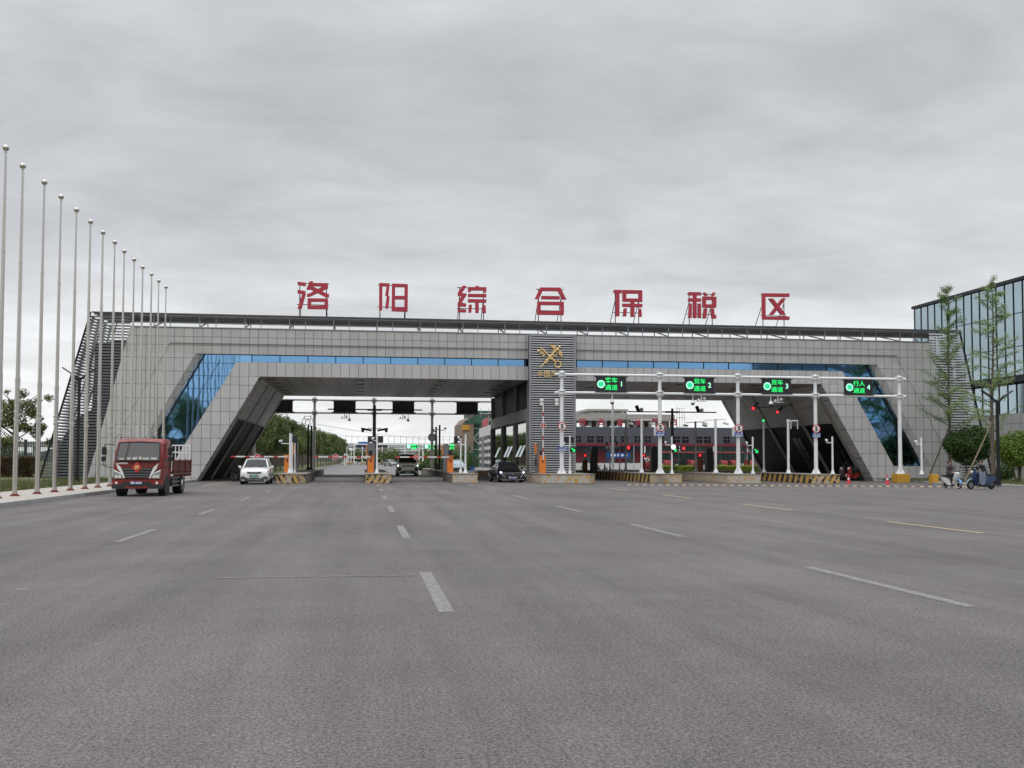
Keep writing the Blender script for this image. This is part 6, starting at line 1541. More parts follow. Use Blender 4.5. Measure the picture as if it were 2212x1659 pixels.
# hedge, left lawn
def hedge(name, x0, x1, y0, y1, z0, z1, m, lf, n, label, seed, stuff=False):
    rnd = random.Random(seed); r_ = thing(name, label, 'hedge', ((x0+x1)/2, (y0+y1)/2, z0))
    vs, fs = [], []
    for _ in range(n):
        f = rnd.random(); x = rnd.uniform(x0, x1); y = rnd.uniform(y0, y1); z = z0+(z1-z0)*rnd.random()
        if f < .45: y = y0+abs(rnd.gauss(0, .12))
        elif f < .9: z = z1-abs(rnd.gauss(0, .10))+.06*math.sin(3*x)*math.sin(2*y)
        c = Vector((x, y, z)); a = Vector((rnd.gauss(0, 1), rnd.gauss(0, 1), rnd.gauss(0, 1))).normalized(); q = a.orthogonal().normalized(); s_ = lf*rnd.uniform(.6, 1.3); o = len(vs)
        vs += [c-a*s_, c+q*s_*.5, c+a*s_, c-q*s_*.5]; fs.append((o, o+1, o+2, o+3))
    off = Vector(r_.location)
    me = bpy.data.meshes.new('foliage'); me.from_pydata([tuple(Vector(v)-off) for v in vs], [], fs); me.materials.append(MATS[m]); link('foliage', me, r_)
    b = MB(); xx = x0+.3
    while xx < x1-.2: b.tube((xx, (y0+y1)/2, z0-.05), (xx+rnd.uniform(-.1, .1), (y0+y1)/2, z1-.25), .03, .02, 5); xx += .5
    b.box(x0+.2, x1-.2, y0+.25, y1-.15, z0+.25, z1-.18); b.build('branches', 'bark', r_)
    return r_
hedge('clipped_hedge', -31.5, -24.6, 81.5, 84, .2, 1.75, 'leaf_hedge', .09, 15000, 'clipped rusty brown and green hedge on the left lawn', 1)
for k, (x, y0, y1, h_) in enumerate(hedge_later):
    hedge('avenue_hedge', x-1, x+.6, y0, y1, 0, h_, 'leaf_bush', .28, 9000, ('dark tall hedge behind the nearer avenue trunks', 'dark tall hedge behind the farther avenue trunks')[k], 60+k)
# flowering hedges of the yard, right
hx = lambda x: at(*Z3(x, 1440), 116).x
hedge('yellow_hedge', hx(1275), hx(1535), 115, 117, 0, .95, 'leaf_yellow', .12, 4200, 'bright yellow-green hedge between the dark cabinets', 2)
hedge('yellow_hedge', hx(1645), hx(1990), 114, 116, 0, .98, 'leaf_yellow', .12, 8000, 'bright yellow-green hedge in front of the green fence on the right', 3)
# shrubs left of the office block
for i, (x, y, r2, lab) in enumerate(((10.4, 118, 1.9, 'dark round shrub at the end of the office block'), (8.6, 121, 1.5, 'lower round shrub left of the office block'), (11.6, 126, 2.4, 'tall shrub behind the office block corner'), (7.4, 124, 1.1, 'smallest shrub near the blue booth'))):
    bl = [(0, 0, r2*.75, r2*.8, .85)]+[(r2*.6*math.cos(a), r2*.6*math.sin(a), r2*.6, r2*.45, .9) for a in (0, 1.3, 2.6, 3.9, 5.2)]
    tree('shrub', (x, y, 0), crown_mesh('crown', bl, 2600, .15, 'leaf_bush', 20+i), limbs(MB(), (0, 0, 0), (0, 0, r2), .08, 6, r2*.6, i, .1, .6).mesh('trunk', 'bark', (0, 0, 0)), lab, 'shrubs beside the office block', cat='shrub')
# yard shrubs in the far centre
for i, (px, y, r2, lab) in enumerate(((crop(1250, 1600, 4.424)(1290, 0), 300, 4.2, 'rounded green bush left of the far gantry'), (crop(1250, 1600, 4.424)(1430, 0), 290, 4.5, 'dark green clump right behind the olive van'), (crop(1250, 1600, 4.424)(800, 0), 320, 5, 'grey-green tree beside the blue roofed hut far away'), (crop(1550, 1720, 6.32)(950, 0), 330, 5.0, 'green tree between posts behind the van barrier'), (crop(1550, 1720, 6.32)(1690, 0), 320, 5.2, 'grey-green tree right of the grey reader cabinet far away'), (crop(1550, 1720, 6.32)(1230, 0), 300, 4.6, 'bright green tree far away between the twin dark masts'))):
    x = at(px[0], 1000, y).x; bl = [(0, 0, r2*.62, r2*.55, .9)]+[(r2*.5*math.cos(a), r2*.5*math.sin(a), r2*.5, r2*.38, .9) for a in (0, 1.1, 2.3, 3.4, 4.6, 5.6)]
    tree('far_tree', (x, y, 0), crown_mesh('crown', bl, 2200, .3, 'leaf_row', 50+i), limbs(MB(), (0, 0, 0), (0, 0, r2*.9), .14, 6, r2*.5, i, .2, .6).mesh('trunk', 'bark', (0, 0, 0)), lab, 'far trees in the yard')

# the two slim ginkgo-like trees on the right
def ginkgo(x, y, zg, pxtop, lean, seed, lab, n_l):
    H = at(pxtop[0], pxtop[1], y).z-zg; dx = at(pxtop[0], pxtop[1], y).x-x
    rnd = random.Random(seed); H -= .25; r_ = thing('young_tree', lab, 'tree', (x, y, zg), 'slim young trees on the right lawn')
    b = MB(); pts = []
    for k in range(13):
        t_ = k/12; pts.append(Vector((dx*t_+.10*math.sin(t_*5+seed)*t_, .05*math.sin(7*t_), H*t_)))
    for k in range(12): b.tube(pts[k], pts[k+1], .13*(1-k/12)**.8+.006, .13*(1-(k+1)/12)**.8+.006, 8)
    vs, fs = [], []
    nb = 54
    for k in range(nb):
        t_ = .25+.735*k/nb+rnd.uniform(-.01, .01); q = pts[0].lerp(pts[0], 0); i0 = min(11, int(t_*12)); q = pts[i0].lerp(pts[i0+1], t_*12-i0)
        a = rnd.random()*6.28; Lb = rnd.uniform(.6, 1.0)*4.0*(1-t_)**.8+.35
        if t_ < .45: Lb *= rnd.uniform(.5, 1.25)
        up = rnd.uniform(.15, .75); segs = 6; prev = q; dirv = Vector((math.cos(a), math.sin(a), up)).normalized()
        for s_ in range(segs):
            nx_ = prev+dirv*Lb/segs+Vector((rnd.gauss(0, .04), rnd.gauss(0, .04), rnd.gauss(.0, .04)))
            b.tube(prev, nx_, .026*(1-s_/segs)+.006, .026*(1-(s_+1)/segs)+.005, 5)
            for j in range(int(n_l/nb/segs*(.5+s_/segs))):     # spur leaves clustered along the twig
                c = prev.lerp(nx_, rnd.random())+Vector((rnd.gauss(0, .11), rnd.gauss(0, .11), rnd.gauss(0, .10)))
                w_ = Vector((rnd.gauss(0, 1), rnd.gauss(0, 1), rnd.gauss(0, 1))).normalized(); u_ = w_.orthogonal().normalized(); s2 = rnd.uniform(.045, .085); o = len(vs)
                vs += [c, c+w_*s2+u_*s2*.8, c+w_*s2*1.3, c+w_*s2-u_*s2*.8]; fs.append((o, o+1, o+2, o+3))
            prev = nx_
    b.build('trunk', 'bark_grey', r_, True) if False else link('trunk', b.mesh('trunk', 'bark_grey', (0, 0, 0), True), r_)
    me = bpy.data.meshes.new('crown'); me.from_pydata([tuple(v) for v in vs], [], fs); me.materials.append(MATS['leaf_ginkgo']); link('crown', me, r_)
    return r_
g1 = (45.0, 73.5); g1x = at(*Z4(1328, 1380), g1[1]).x
ginkgo(g1x, g1[1], .14, Z4(1310, 118), 0, 1, 'slim young tree with sparse leaves before the right louvres, left of the pair', 10500)
g2y = 67.5; g2x = at(*Z4(1612, 1400), g2y).x
ginkgo(g2x, g2y, .14, Z4(1600, 75), 0, 4, 'slim young tree with sparse leaves beside the forked lamp, right of the pair', 10500)
def stakes(x, y, hgt, ends, lab, m):
    for i, (ex, ey) in enumerate(ends):
        b = MB(); b.tube((x, y, hgt), (ex, ey, .1), .045, .055, 6); o = b.build('tree_stake', m); tag(o, lab[i], 'stake', 'wooden props of the young trees')
e1 = G(*Z4(1175, 1428), .14); e1 = Vector((at(*Z4(1175, 1428), 72.5).x, 72.5, 0))
stakes(g1x, g1[1]-.05, 4.3, [(e1.x, e1.y), (g1x+.9, 75.0)], ['long dark wooden prop slanting down left from the left young tree', 'dark wooden prop hidden behind the left young tree'], 'stake')
e2 = Vector((at(*crop(3400, 1600, 3.178)(1450, 1060), 66.3).x, 66.3, 0))
stakes(g2x, g2y-.05, 4.4, [(e2.x, e2.y), (g2x+1.2, 69.0)], ['long brown wooden prop slanting down left across the round bush', 'brown wooden prop behind the right young tree'], 'stake_light')
# round bushes on stems
def roundbush(cf, cx_, cy_, rx, ry, y, m, lab, seed, n, cat='bush'):
    c = at(*cf(cx_, cy_), y); e = at(*cf(cx_+rx, cy_), y); t_ = at(*cf(cx_, cy_-ry), y); R1_ = abs(e.x-c.x); R2_ = t_.z-c.z
    rnd = random.Random(seed); r_ = thing('round_bush', lab, cat, (c.x, y, .14), 'round bushes on the right lawn')
    zc = c.z-.14; bl = [(0, 0, zc, R1_*.88, R2_/R1_*1.02)]
    for j in range(16):
        a = rnd.random()*6.28; u_ = rnd.uniform(-.7, .8); k = math.sqrt(1-u_*u_)*.66
        bl.append((R1_*k*math.cos(a), R1_*k*math.sin(a), zc+R2_*.68*u_, R1_*rnd.uniform(.28, .40), .9))
    cm = crown_mesh('crown', bl, n, .088, m, seed, .6); link('crown', cm, r_)
    b = MB()
    for a in (0.4, 2.2, 4.3): b.tube((.12*math.cos(a), .12*math.sin(a), -.1), (.55*math.cos(a), .55*math.sin(a), zc*.9), .07, .05, 7)
    b.ball((0, 0, zc), R1_*.55, 10, 8, sc=(1, 1, R2_/R1_)) if False else None
    link('trunk', b.mesh('trunk', 'bark', (0, 0, 0), True), r_)
    return r_
roundbush(Z4, 1458, 1215, 152, 140, 73.0, 'leaf_bush', 'large round dark green bush behind the two riders', 11, 17000)
roundbush(Z4, 1775, 1245, 145, 135, 68.5, 'leaf_bush_bright', 'large round bush of brighter leaves at the right edge, behind the lamp', 12, 17000)
roundbush(Z4, 1690, 1395, 60, 50, 76, 'leaf_bush', 'low dark bush in the gap below the two big round bushes', 14, 4000)

# ------------------------------------------------------------------ glass building on the right
XB = 58.0
gb = thing('glass_building', 'tall glass-fronted building with dark mullions over a stone base on the right', 'building', (XB, 80, 0))
YF_ = at(*Z4(1088, 298), 100).y; c0 = CAM+ray(*Z4(1088, 298))*(XB/ray(*Z4(1088, 298)).x); YF, ZT = c0.y, c0.z
YN = 45.0
b = MB(); b.box(XB+.3, XB+40, YN, YF, 0, ZT-.2); b.build('core', 'dark_metal', gb)
b = MB(); b.box(XB, XB+.28, YN, YF-.01, 0, 5.9); b.build('stone_base', 'building_stone', gb)
b = MB(); b.box(XB+.05, XB+.20, YN, YF-.02, 9.25, ZT-.25); g = b.build('glass_wall', 'tower_glass', gb)
m_ = MB(); y = YF
while y > YN: m_.box(XB-.01, XB+.05, y-.04, y+.04, 9.25, ZT-.1); y -= 1.3
for z in (11.9, 14.9): m_.box(XB+.0, XB+.045, YN, YF, z-.03, z+.03)
m_.build('mullion', 'dark_metal', g)
b = MB(); b.box(XB+.06, XB+.21, YN, YF-8, 5.92, 8.55); g = b.build('glass_wall', 'tower_glass', gb)
m_ = MB(); y = YF-8
while y > YN: m_.box(XB-.0, XB+.06, y-.045, y+.045, 5.92, 8.6); y -= 1.3
m_.build('mullion', 'dark_metal', g)
b = MB(); b.box(XB-1.0, XB+.3, YN, YF-2, 8.62, 9.22); b.build('canopy', 'dark_metal', gb)
b = MB(); b.box(XB-.2, XB+40.2, YN, YF+.2, ZT-.19, ZT+.1); b.build('parapet', 'dark_metal', gb)

# ------------------------------------------------------------------ background of the right opening
YW = 150.0
x0, x1 = at(*Z3(655, 1300), YW).x, at(*Z4(560, 1200), YW).x+6
zt_ = at(*Z3(1200, 1151), YW).z; zr = at(*Z3(1200, 1275), YW).z
wh = thing('warehouse', 'dark grey flat warehouse with a red canopy line and red doors behind the right opening', 'warehouse', (x0, YW, 0))
b = MB(); b.box(x0, x1, YW, YW+25, 0, zt_); b.build('wall', 'warehouse', wh)
b = MB(); b.box(x0, x1, YW-1.6, YW-.01, zr-.18, zr+.22); b.build('canopy', 'warehouse_red', wh)
b = MB(); b.box(x0, x1, YW-1.8, YW-.02, 0, 1.15); b.build('loading_dock', 'white_wall', wh)
for k in range(13):
    xa = at(*Z3(697+(85, 62)[k % 2]*0+[0, 88, 155, 245, 325, 418, 488, 580, 690, 752, 846, 905, 1040][k], 1238), YW).x; za, zb_ = at(*Z3(1200, 1256), YW).z, at(*Z3(1200, 1212), YW).z
    b = MB(); b.box(xa, xa+.95, YW-.06, YW-.005, za, zb_); wn_ = b.build('window', 'car_glass', wh)
    f = MB(); f.box(xa-.04, xa+.99, YW-.10, YW-.065, zb_-.02, zb_+.06); f.box(xa+.45, xa+.50, YW-.10, YW-.065, za, zb_-.022); f.box(xa, xa+.95, YW-.095, YW-.062, (za+zb_)/2-.03, (za+zb_)/2+.03); f.build('frame', 'kiosk_grey', wn_)
for xa, xb_ in ((697, 748), (858, 905), (985, 1050), (1118, 1190), (1300, 1370)):
    xa, xb_ = at(*Z3(xa, 1350), YW).x, at(*Z3(xb_, 1350), YW).x
    b = MB(); b.box(xa, xb_, YW-.08, YW-.005, 1.15, zr-.9); b.build('door', 'warehouse_red', wh)
for k in range(9):
    x = x0+.6+k*(x1-x0)/9.0; b = MB(); b.tube((x, YW-1.5, 1.15), (x, YW-1.5, zr-.18), .10, .10, 8); b.build('canopy_post', 'white_paint', wh)
q = at(*Z3(1003, 1347), YW-1.7); b = MB(); b.box(q.x-1.7, q.x+1.7, q.y-.04, q.y, q.z-.38, q.z+.38); o = b.build('blue_notice', 'sign_blue'); tag(o, 'blue notice board with small white marks below the warehouse canopy', 'notice')
b = MB()
for k in range(5): b.box(q.x-1.35+.58*k, q.x-1.02+.58*k, q.y-.06, q.y-.042, q.z-.15, q.z+.18); b.box(q.x-1.3+.58*k, q.x-.95+.58*k, q.y-.066, q.y-.061, q.z-.02, q.z+.04)
link('white_marks', b.mesh('white_marks', 'sign_white', (0, 0, 0)), o)
# roof signs of the warehouse, each character its own
for i, (ch, xx) in enumerate(zip('综合查验平台', (752, 882, 1011, 1140, 1258, 1392))):
    p = at(*Z3(xx, 1114), YW+2); r_ = thing('warehouse_character', 'dull red rooftop character of the warehouse reading '+ch, 'sign character', (p.x, YW+2, zt_), 'red characters on the warehouse roof')
    text('glyph', ch, 1.12, (p.x, YW+2, p.z), 'red_sign', r_, .12, bold=.03)
    b = MB()
    for dx in (-.4, .4): b.tube((p.x+dx, YW+2.15, zt_), (p.x+dx, YW+2.15, p.z+.5), .04, .04, 5)
    b.build('support_frame', 'kiosk_grey', r_)
for i, (xx, lab) in enumerate(((795, 'left'), (962, 'middle'), (996, 'right'))):
    p = at(*Z3(xx, 1146), YW+1); b = MB(); b.ball((p.x, YW+1.5, zt_), .55, 12, 8, sc=(1, .8, .35)); o = b.build('roof_vent', 'car_blue', smooth=True); tag(o, 'pale blue dome vent on the warehouse roof, '+lab+' one of three', 'roof vent', 'roof vents on the warehouse')
# unfinished concrete building behind the warehouse
YU = 185.0
ub = thing('unfinished_building', 'unfinished grey concrete frame building rising behind the warehouse', 'building', (30, YU, 0))
def ux(xx, yy): p = at(*Z3(xx, yy), YU); return p.x, p.z
xa, zA = ux(640, 1056); xb_, zB = ux(1395, 1056); _, zS = ux(900, 1092); _, zU = ux(900, 1022); xc, _ = ux(808, 1022); xd, _ = ux(1065, 1022)
b = MB(); b.box(xa, xc+1.5, YU, YU+.4, zS, zA); b.box(xd, xb_, YU, YU+.4, zS, zA); b.box(xa, xb_, YU+.5, YU+20, zS-.1, zS+.25); b.box(xa, xb_, YU-.3, YU+.0, zS-.35, zS+.15); b.build('parapet', 'concrete', ub)
b = MB(); b.box(xc-.4, xd+.4, YU+1, YU+12, zU-.4, zU); b.box(xc, xd, YU+1.1, YU+1.3, zS+.3, zS+1.2); b.build('upper_slab', 'concrete', ub)
for k in range(8):
    x = xc+(xd-xc)*k/7; b = MB(); b.box(x-.25, x+.25, YU+1.4, YU+1.9, zS+.25, zU-.4); b.build('column', 'concrete', ub)
for k in range(15):
    x = xa+.3+(xb_-xa-.6)*k/14; b = MB(); b.box(x-.3, x+.3, YU+.6, YU+1.2, 0, zS-.1); b.build('column', 'concrete', ub)
b = MB(); rnd = random.Random(4)
for k in range(14):
    if k in (1, 4, 7, 11): continue
    x = xa+.9+(xb_-xa-.6)*k/14; b.box(x, x+rnd.uniform(1.0, 2.2), YU+4, YU+4.3, 0, zS-.1)
b.build('inner_wall', 'brick_brown', ub)
b = MB()
for k in range(4): b.tube((xb_+.3+.5*k, YU-.4, 0), (xb_+.3+.5*k, YU-.4, zA+1.5-.3*k), .05, .05, 5)
for k in range(7): b.tube((xb_+.2, YU-.4, 1.7*k+1), (xb_+1.9, YU-.4, 1.7*k+1), .04, .04, 5)
b.build('scaffold', 'scaffold', ub)
# green mesh fence with red tractors behind
YFe = 118.0; xa, xb_ = at(*Z3(1275, 1400), YFe).x, at(*Z3(2060, 1400), YFe).x
fe = thing('mesh_fence', 'green wire mesh fence with posts in front of the red tractors', 'fence', ((xa+xb_)/2, YFe, 0))
x = xa
while x < xb_: b = MB(); b.tube((x, YFe, 0), (x, YFe, 3.4), .05, .05, 6); b.build('post', 'fence_green', fe); x += 2.6
b = MB(); x = xa
while x < xb_: b.box(x-.012, x+.012, YFe-.012, YFe+.012, .2, 3.2); x += .17
for k in range(14): b.box(xa, xb_, YFe-.01, YFe+.01, .3+.21*k, .32+.21*k)
b.build('mesh_panel', 'fence_green', fe)
tk = thing('tractor', 'x', 'tractor')
b = MB(); b.loft([[(-.35, y, .8), (.35, y, .8), (.38, y, z), (-.38, y, z)] for y, z in ((-2.0, 1.35), (-1.9, 1.5), (-.4, 1.65))]); b.build('bonnet', 'tractor_red', tk, True)
b = MB(); b.box(-.7, .7, -.35, 1.1, 1.2, 2.45); b.build('cab', 'car_glass', tk, bevel=.05)
b = MB(); b.box(-.82, .82, -.5, 1.25, 2.45, 2.65); b.build('cab_roof', 'tractor_red', tk, bevel=.06)
b = MB(); b.box(-.35, .35, -1.9, 1.2, .55, .8); b.tube((.3, -1.2, 1.5), (.3, -1.2, 2.5), .05, .05, 6); b.build('frame', 'plastic_dark', tk)
for x, y, r2 in ((-.85, .8, .78), (.85, .8, .78), (-.75, -1.55, .45), (.75, -1.55, .45)):
    b = MB(); b.ring((x, y, r2), r2*.76, r2*.25, 'x', 18, 7); wq = b.build('wheel', 'rubber', tk, True)
    b = MB(); b.tube((x-.08, y, r2), (x+.08, y, r2), r2*.5, r2*.5, 14); b.build('hub', 'white_paint', wq)
for s_ in (-1, 1):
    b = MB(); b.box(s_*.85-.2, s_*.85+.2, .2, 1.4, 1.58, 1.68); b.build('mudguard', 'tractor_red', tk, bevel=.03)
rk = random.Random(9)
for i in range(9):
    x = at(*Z3(1330+76*i, 1400), YFe+5).x
    place(tk, i > 0, (x, YFe+5+rk.uniform(-.6, .6), 0), rk.uniform(-.5, .5)+(rad(90) if i % 3 == 1 else 0), 'red farm tractor with a cab parked behind the green mesh fence', 'tractor', 'red tractors parked behind the green mesh fence')
for i, (xx, yy) in enumerate(((1207, 1400),)):
    p = at(*Z3(xx, yy), 108); r_ = thing('inflatable', ('red, white and dark patterned stand left of the dark cabinet', '')[i], 'stand', (p.x, 108, 0))
    b = MB(); b.box(p.x-.30, p.x+.30, 107.7, 108.3, .3, 1.35); b.build('base', 'tractor_red', r_, bevel=.1)
    b = MB(); b.ball((p.x, 108, 1.62), .30, 12, 10); b.build('head', 'white_paint', r_, True)
    b = MB(); b.ball((p.x-.1, 107.8, 1.66), .11); b.ball((p.x+.14, 107.82, 1.5), .09); b.ball((p.x-.12, 107.66, .9), .12); b.ball((p.x+.15, 107.66, .7), .1); b.build('dark_patch', 'black', r_, True)
    b = MB(); b.ball((p.x+.06, 107.95, 1.85), .22, 12, 8, sc=(1.2, 1, .6)); b.build('cap', 'tractor_red', r_, True)
    b = MB(); b.box(p.x-.4, p.x+.4, 107.6, 108.4, 0, .3); b.build('plinth', 'white_paint', r_)
# motorbikes at the dock
for i, (xx, lab) in enumerate(((880, 'dark motorbike parked before the loading dock'), (790, 'dark motorbike half hidden by the brown control box'))):
    c = copy_tree(S5); c.location = (at(*Z3(xx, 1420), 138).x, 138, 0); c.rotation_euler = (0, 0, rad(80)); tag(c, lab, 'scooter', 'motorbikes by the dock')

# ------------------------------------------------------------------ background of the left opening
def A(cf, x, y, Y): return at(*cf(x, y), Y)
R8 = crop(1830, 1640, 6.913)
# scaffolded green netted tower block
YS = 215.0
nb_ = thing('netted_building', 'building under green safety netting with crossing scaffold poles behind the office block', 'building', (A(R8, 700, 600, YS).x, YS, 0))
xa, xm_, xb_ = A(R8, 120, 600, YS).x, A(R8, 430, 600, YS).x, A(R8, 1500, 600, YS).x; zt_ = A(R8, 600, 20, YS).z
b = MB(); b.box(xm_, xb_, YS, YS+20, 0, zt_); b.build('netting', 'scaffold_net', nb_)
b = MB(); b.prism([(xa, 0), (xm_-.01, 0), (xm_-.01, zt_-1), (A(R8, 260, 0, YS).x, zt_-1.5), (xa, A(R8, 120, 380, YS).z)], YS-1, YS+18); b.build('brick_side', 'brick_brown', nb_)
b = MB(); zz_ = A(R8, 0, 490, YS).z; b.box(xa-.1, A(R8, 320, 0, YS).x, YS-1.3, YS-1.01, zz_-.5, zz_+.5); b.build('orange_band', 'yellow_block', nb_)
b = MB(); 
for k in range(4): b.beam((xa+.5+.9*k, YS-1.15, A(R8, 0, 400, YS).z+.2), (xa+2.6+.9*k, YS-1.15, A(R8, 0, 260, YS).z+.6), .1, .5)
b.build('green_tarp', 'scaffold_net', nb_)
b = MB(); x = xm_
rnd = random.Random(6)
for k in range(9):
    z = 2.2*k+1.5
    if z < zt_: b.tube((xm_, YS-.4, z), (xb_, YS-.4, z), .07, .07, 5)
for k in range(14): b.tube((xm_+1.6*k, YS-.4, 0), (xm_+1.6*k, YS-.4, zt_+.6), .06, .06, 5)
for k in range(4):
    b.tube((xm_+5.2*k, YS-.6, 1), (xm_+5.2*k+5.2, YS-.6, zt_*.5), .11, .11, 5); b.tube((xm_+5.2*k+5.2, YS-.6, 1), (xm_+5.2*k, YS-.6, zt_*.5), .11, .11, 5)
    b.tube((xm_+5.2*k, YS-.6, zt_*.5), (xm_+5.2*k+5.2, YS-.6, zt_), .11, .11, 5); b.tube((xm_+5.2*k+5.2, YS-.6, zt_*.5), (xm_+5.2*k, YS-.6, zt_), .11, .11, 5)
b.build('scaffold', 'scaffold', nb_)
b = MB(); 
for k in range(26): b.tube((xa+.3, YS-1.1, .8+.55*k), (xm_-.2, YS-1.1, 1.1+.55*k), .04, .04, 4) if .8+.55*k < zt_-5 else None
b.build('side_scaffold', 'scaffold', nb_)
# white office with black window bands
YO = 165.0
wo_ = thing('white_building', 'small white building with black window bands and red roof lettering, behind the office block', 'building', (A(R8, 600, 600, YO).x, YO, 0))
xl = A(R8, 597, 600, YO).x; zt_ = A(R8, 860, 410, YO).z; xr = A(R8, 865, 600, YO-22).x
pA_, pB_ = (xl, YO), (A(R8, 865, 600, YO-20).x, YO-20); pC_ = (pB_[0]+8, YO-20); pD_ = (xl+12, YO)
zt_ = A(R8, 860, 410, YO-20).z
b = MB(); b.prismz([pA_, pB_, pC_, pD_], 0, zt_); b.build('wall', 'white_wall', wo_)
d_ = Vector((pB_[0]-pA_[0], pB_[1]-pA_[1], 0)); n_ = Vector((d_.y, -d_.x, 0)).normalized()
if n_.x > 0: n_ = -n_
for k in range(5):
    z = zt_*(.12+.155*k)
    for a0, a1 in ((.0, .30), (.58, 1.0)):
        b = MB(); s0, s1 = Vector((*pA_, 0))+d_*a0+n_*.04, Vector((*pA_, 0))+d_*a1+n_*.04
        b.beam(s0+Vector((0, 0, z)), s1+Vector((0, 0, z)), .06, .5); b.build('window_band', 'black', wo_)
    b = MB(); b.box(pB_[0]+.05, pC_[0], YO-20.05, YO-20.01, z-.25, z+.25); b.build('window_band', 'black', wo_)
b = MB(); s0, s1 = Vector((*pA_, 0))+d_*.33+n_*.05, Vector((*pA_, 0))+d_*.55+n_*.05; zc_ = zt_*.42
b.beam(s0+Vector((0, 0, zc_)), s1+Vector((0, 0, zc_)), .06, zt_*.72); b.build('glass_strip', 'kiosk_grey', wo_)
for k in range(4):
    b = MB(); s0 = Vector((*pA_, 0))+d_*(.38+.15*k); b.beam(s0+Vector((0, 0, zt_+.6)), s0+d_.normalized()*1.6+Vector((0, 0, zt_+.6)), .12, 1.1)
    b.tube(s0+Vector((0, 0, zt_)), s0+Vector((0, 0, zt_+1.2)), .05, .05, 5); b.build('roof_letter', 'red_sign', wo_)
# blue booth and low wall
p = A(R8, 290, 1600, 132); bb = thing('blue_booth', 'small blue booth with a pale poster left of the shrubs', 'booth', (p.x, 132, 0))
b = MB(); b.box(p.x-.75, p.x+.75, 131.4, 132.8, 0, 2.5); b.build('body', 'sign_blue', bb, bevel=.03)
b = MB(); b.box(p.x-.5, p.x+.3, 131.36, 131.395, .9, 2.2); b.build('poster', 'car_blue', bb); b = MB(); b.box(p.x-.85, p.x+.85, 131.3, 132.9, 2.5, 2.6); b.build('roof', 'sign_blue', bb)
b = MB(); b.box(6.2, 14, 112.5, 113.0, 0, .42); o = b.build('low_wall', 'concrete_old'); tag(o, 'low grey kerb wall below the shrubs left of the office block', 'wall')
b = MB(); b.box(10.6, 12.0, 96, 99.5, 0, .6); o = b.build('concrete_block', 'island'); tag(o, 'short stained concrete block behind the black sedan', 'concrete block')
# far gantry with green lamps
YQ = 300.0; C3 = crop(1250, 1600, 4.424); G7 = crop(1550, 1720, 6.32)
fg = thing('far_gantry', 'far white gantry across the yard road carrying small green lane signs', 'gantry', (A(C3, 1340, 1000, YQ).x, YQ, 0))
zt_, zl_ = A(C3, 1340, 788, YQ).z, A(C3, 1340, 856, YQ).z; xs = [A(C3, x, 900, YQ).x for x in (735, 1343, 1635, 1952, 2420)]
for x in xs: b = MB(); b.tube((x, YQ, 0), (x, YQ, zt_+.4), .17, .17, 8); b.build('post', 'white_paint', fg)
for z in (zt_, zl_): b = MB(); b.tube((xs[0], YQ, z), (xs[-1], YQ, z), .13, .13, 8); b.build('beam', 'white_paint', fg)
for (cf, xx, dark, lab) in ((C3, 890, 1, 'dark lane sign at the left of the far gantry'), (C3, 1210, 1, 'dark lane sign beside the middle mast on the far gantry'), (G7, 640, 0, 'green lit far lane sign above the olive van'), (G7, 1090, 0, 'green lit far lane sign behind the round sign back'), (G7, 1610, 0, 'green lit far lane sign right of the grey reader cabinet')):
    p = A(cf, xx, 385 if cf is G7 else 820, YQ-.2); r_ = thing('far_lane_sign', lab, 'lane sign', (p.x, YQ-.2, (zt_+zl_)/2), 'lane signs on the far gantry across the yard')
    b = MB(); b.box(p.x-1.9, p.x+1.9, YQ-.4, YQ-.15, zl_+.2, zt_-.2); b.build('housing', 'led_panel', r_)
    if not dark:
        zc_ = (zt_+zl_)/2; b = MB(); b.disc((p.x-1.2, zc_), .55, YQ-.45, YQ-.41); b.build('lamp_disc', 'led_ring', r_)
        b = MB()
        for dx in (0, .75):
            for dz in (-.42, .42): b.box(p.x-.4+dx, p.x+.2+dx, YQ-.45, YQ-.41, zc_+dz-.3, zc_+dz+.3)
        b.box(p.x+1.35, p.x+1.6, YQ-.45, YQ-.41, zc_-.35, zc_+.35); b.build('lettering', 'led_green', r_)
# far traffic islands with posts
for i, (cf, xx, lab) in enumerate(((C3, 650, 'far yellow traffic island nearest the tree row'), (C3, 925, 'far yellow traffic island left of the middle mast'), (C3, 1275, 'far yellow traffic island right of the middle mast'), (G7, 860, 'far yellow traffic island right of the olive van'))):
    p = A(cf, xx, 1000, YQ-6); r_ = thing('far_island', lab, 'traffic island', (p.x, YQ-6, 0), 'far traffic islands under the far gantry')
    b = MB(); b.box(p.x-1.2, p.x+1.2, YQ-8, YQ+6, 0, .8); b.build('body', 'island_front', r_)
    for k, dx in enumerate((-.7, .5)): b = MB(); b.tube((p.x+dx, YQ-6+k, .8), (p.x+dx, YQ-6+k, 5.2-1.4*k), .13, .13, 6); b.build('post', 'white_paint', r_)
    b = MB(); b.box(p.x-6.4, p.x-.4, YQ-6.1, YQ-6, 1.75, 1.9); b.build('boom', 'barrier_white', r_)
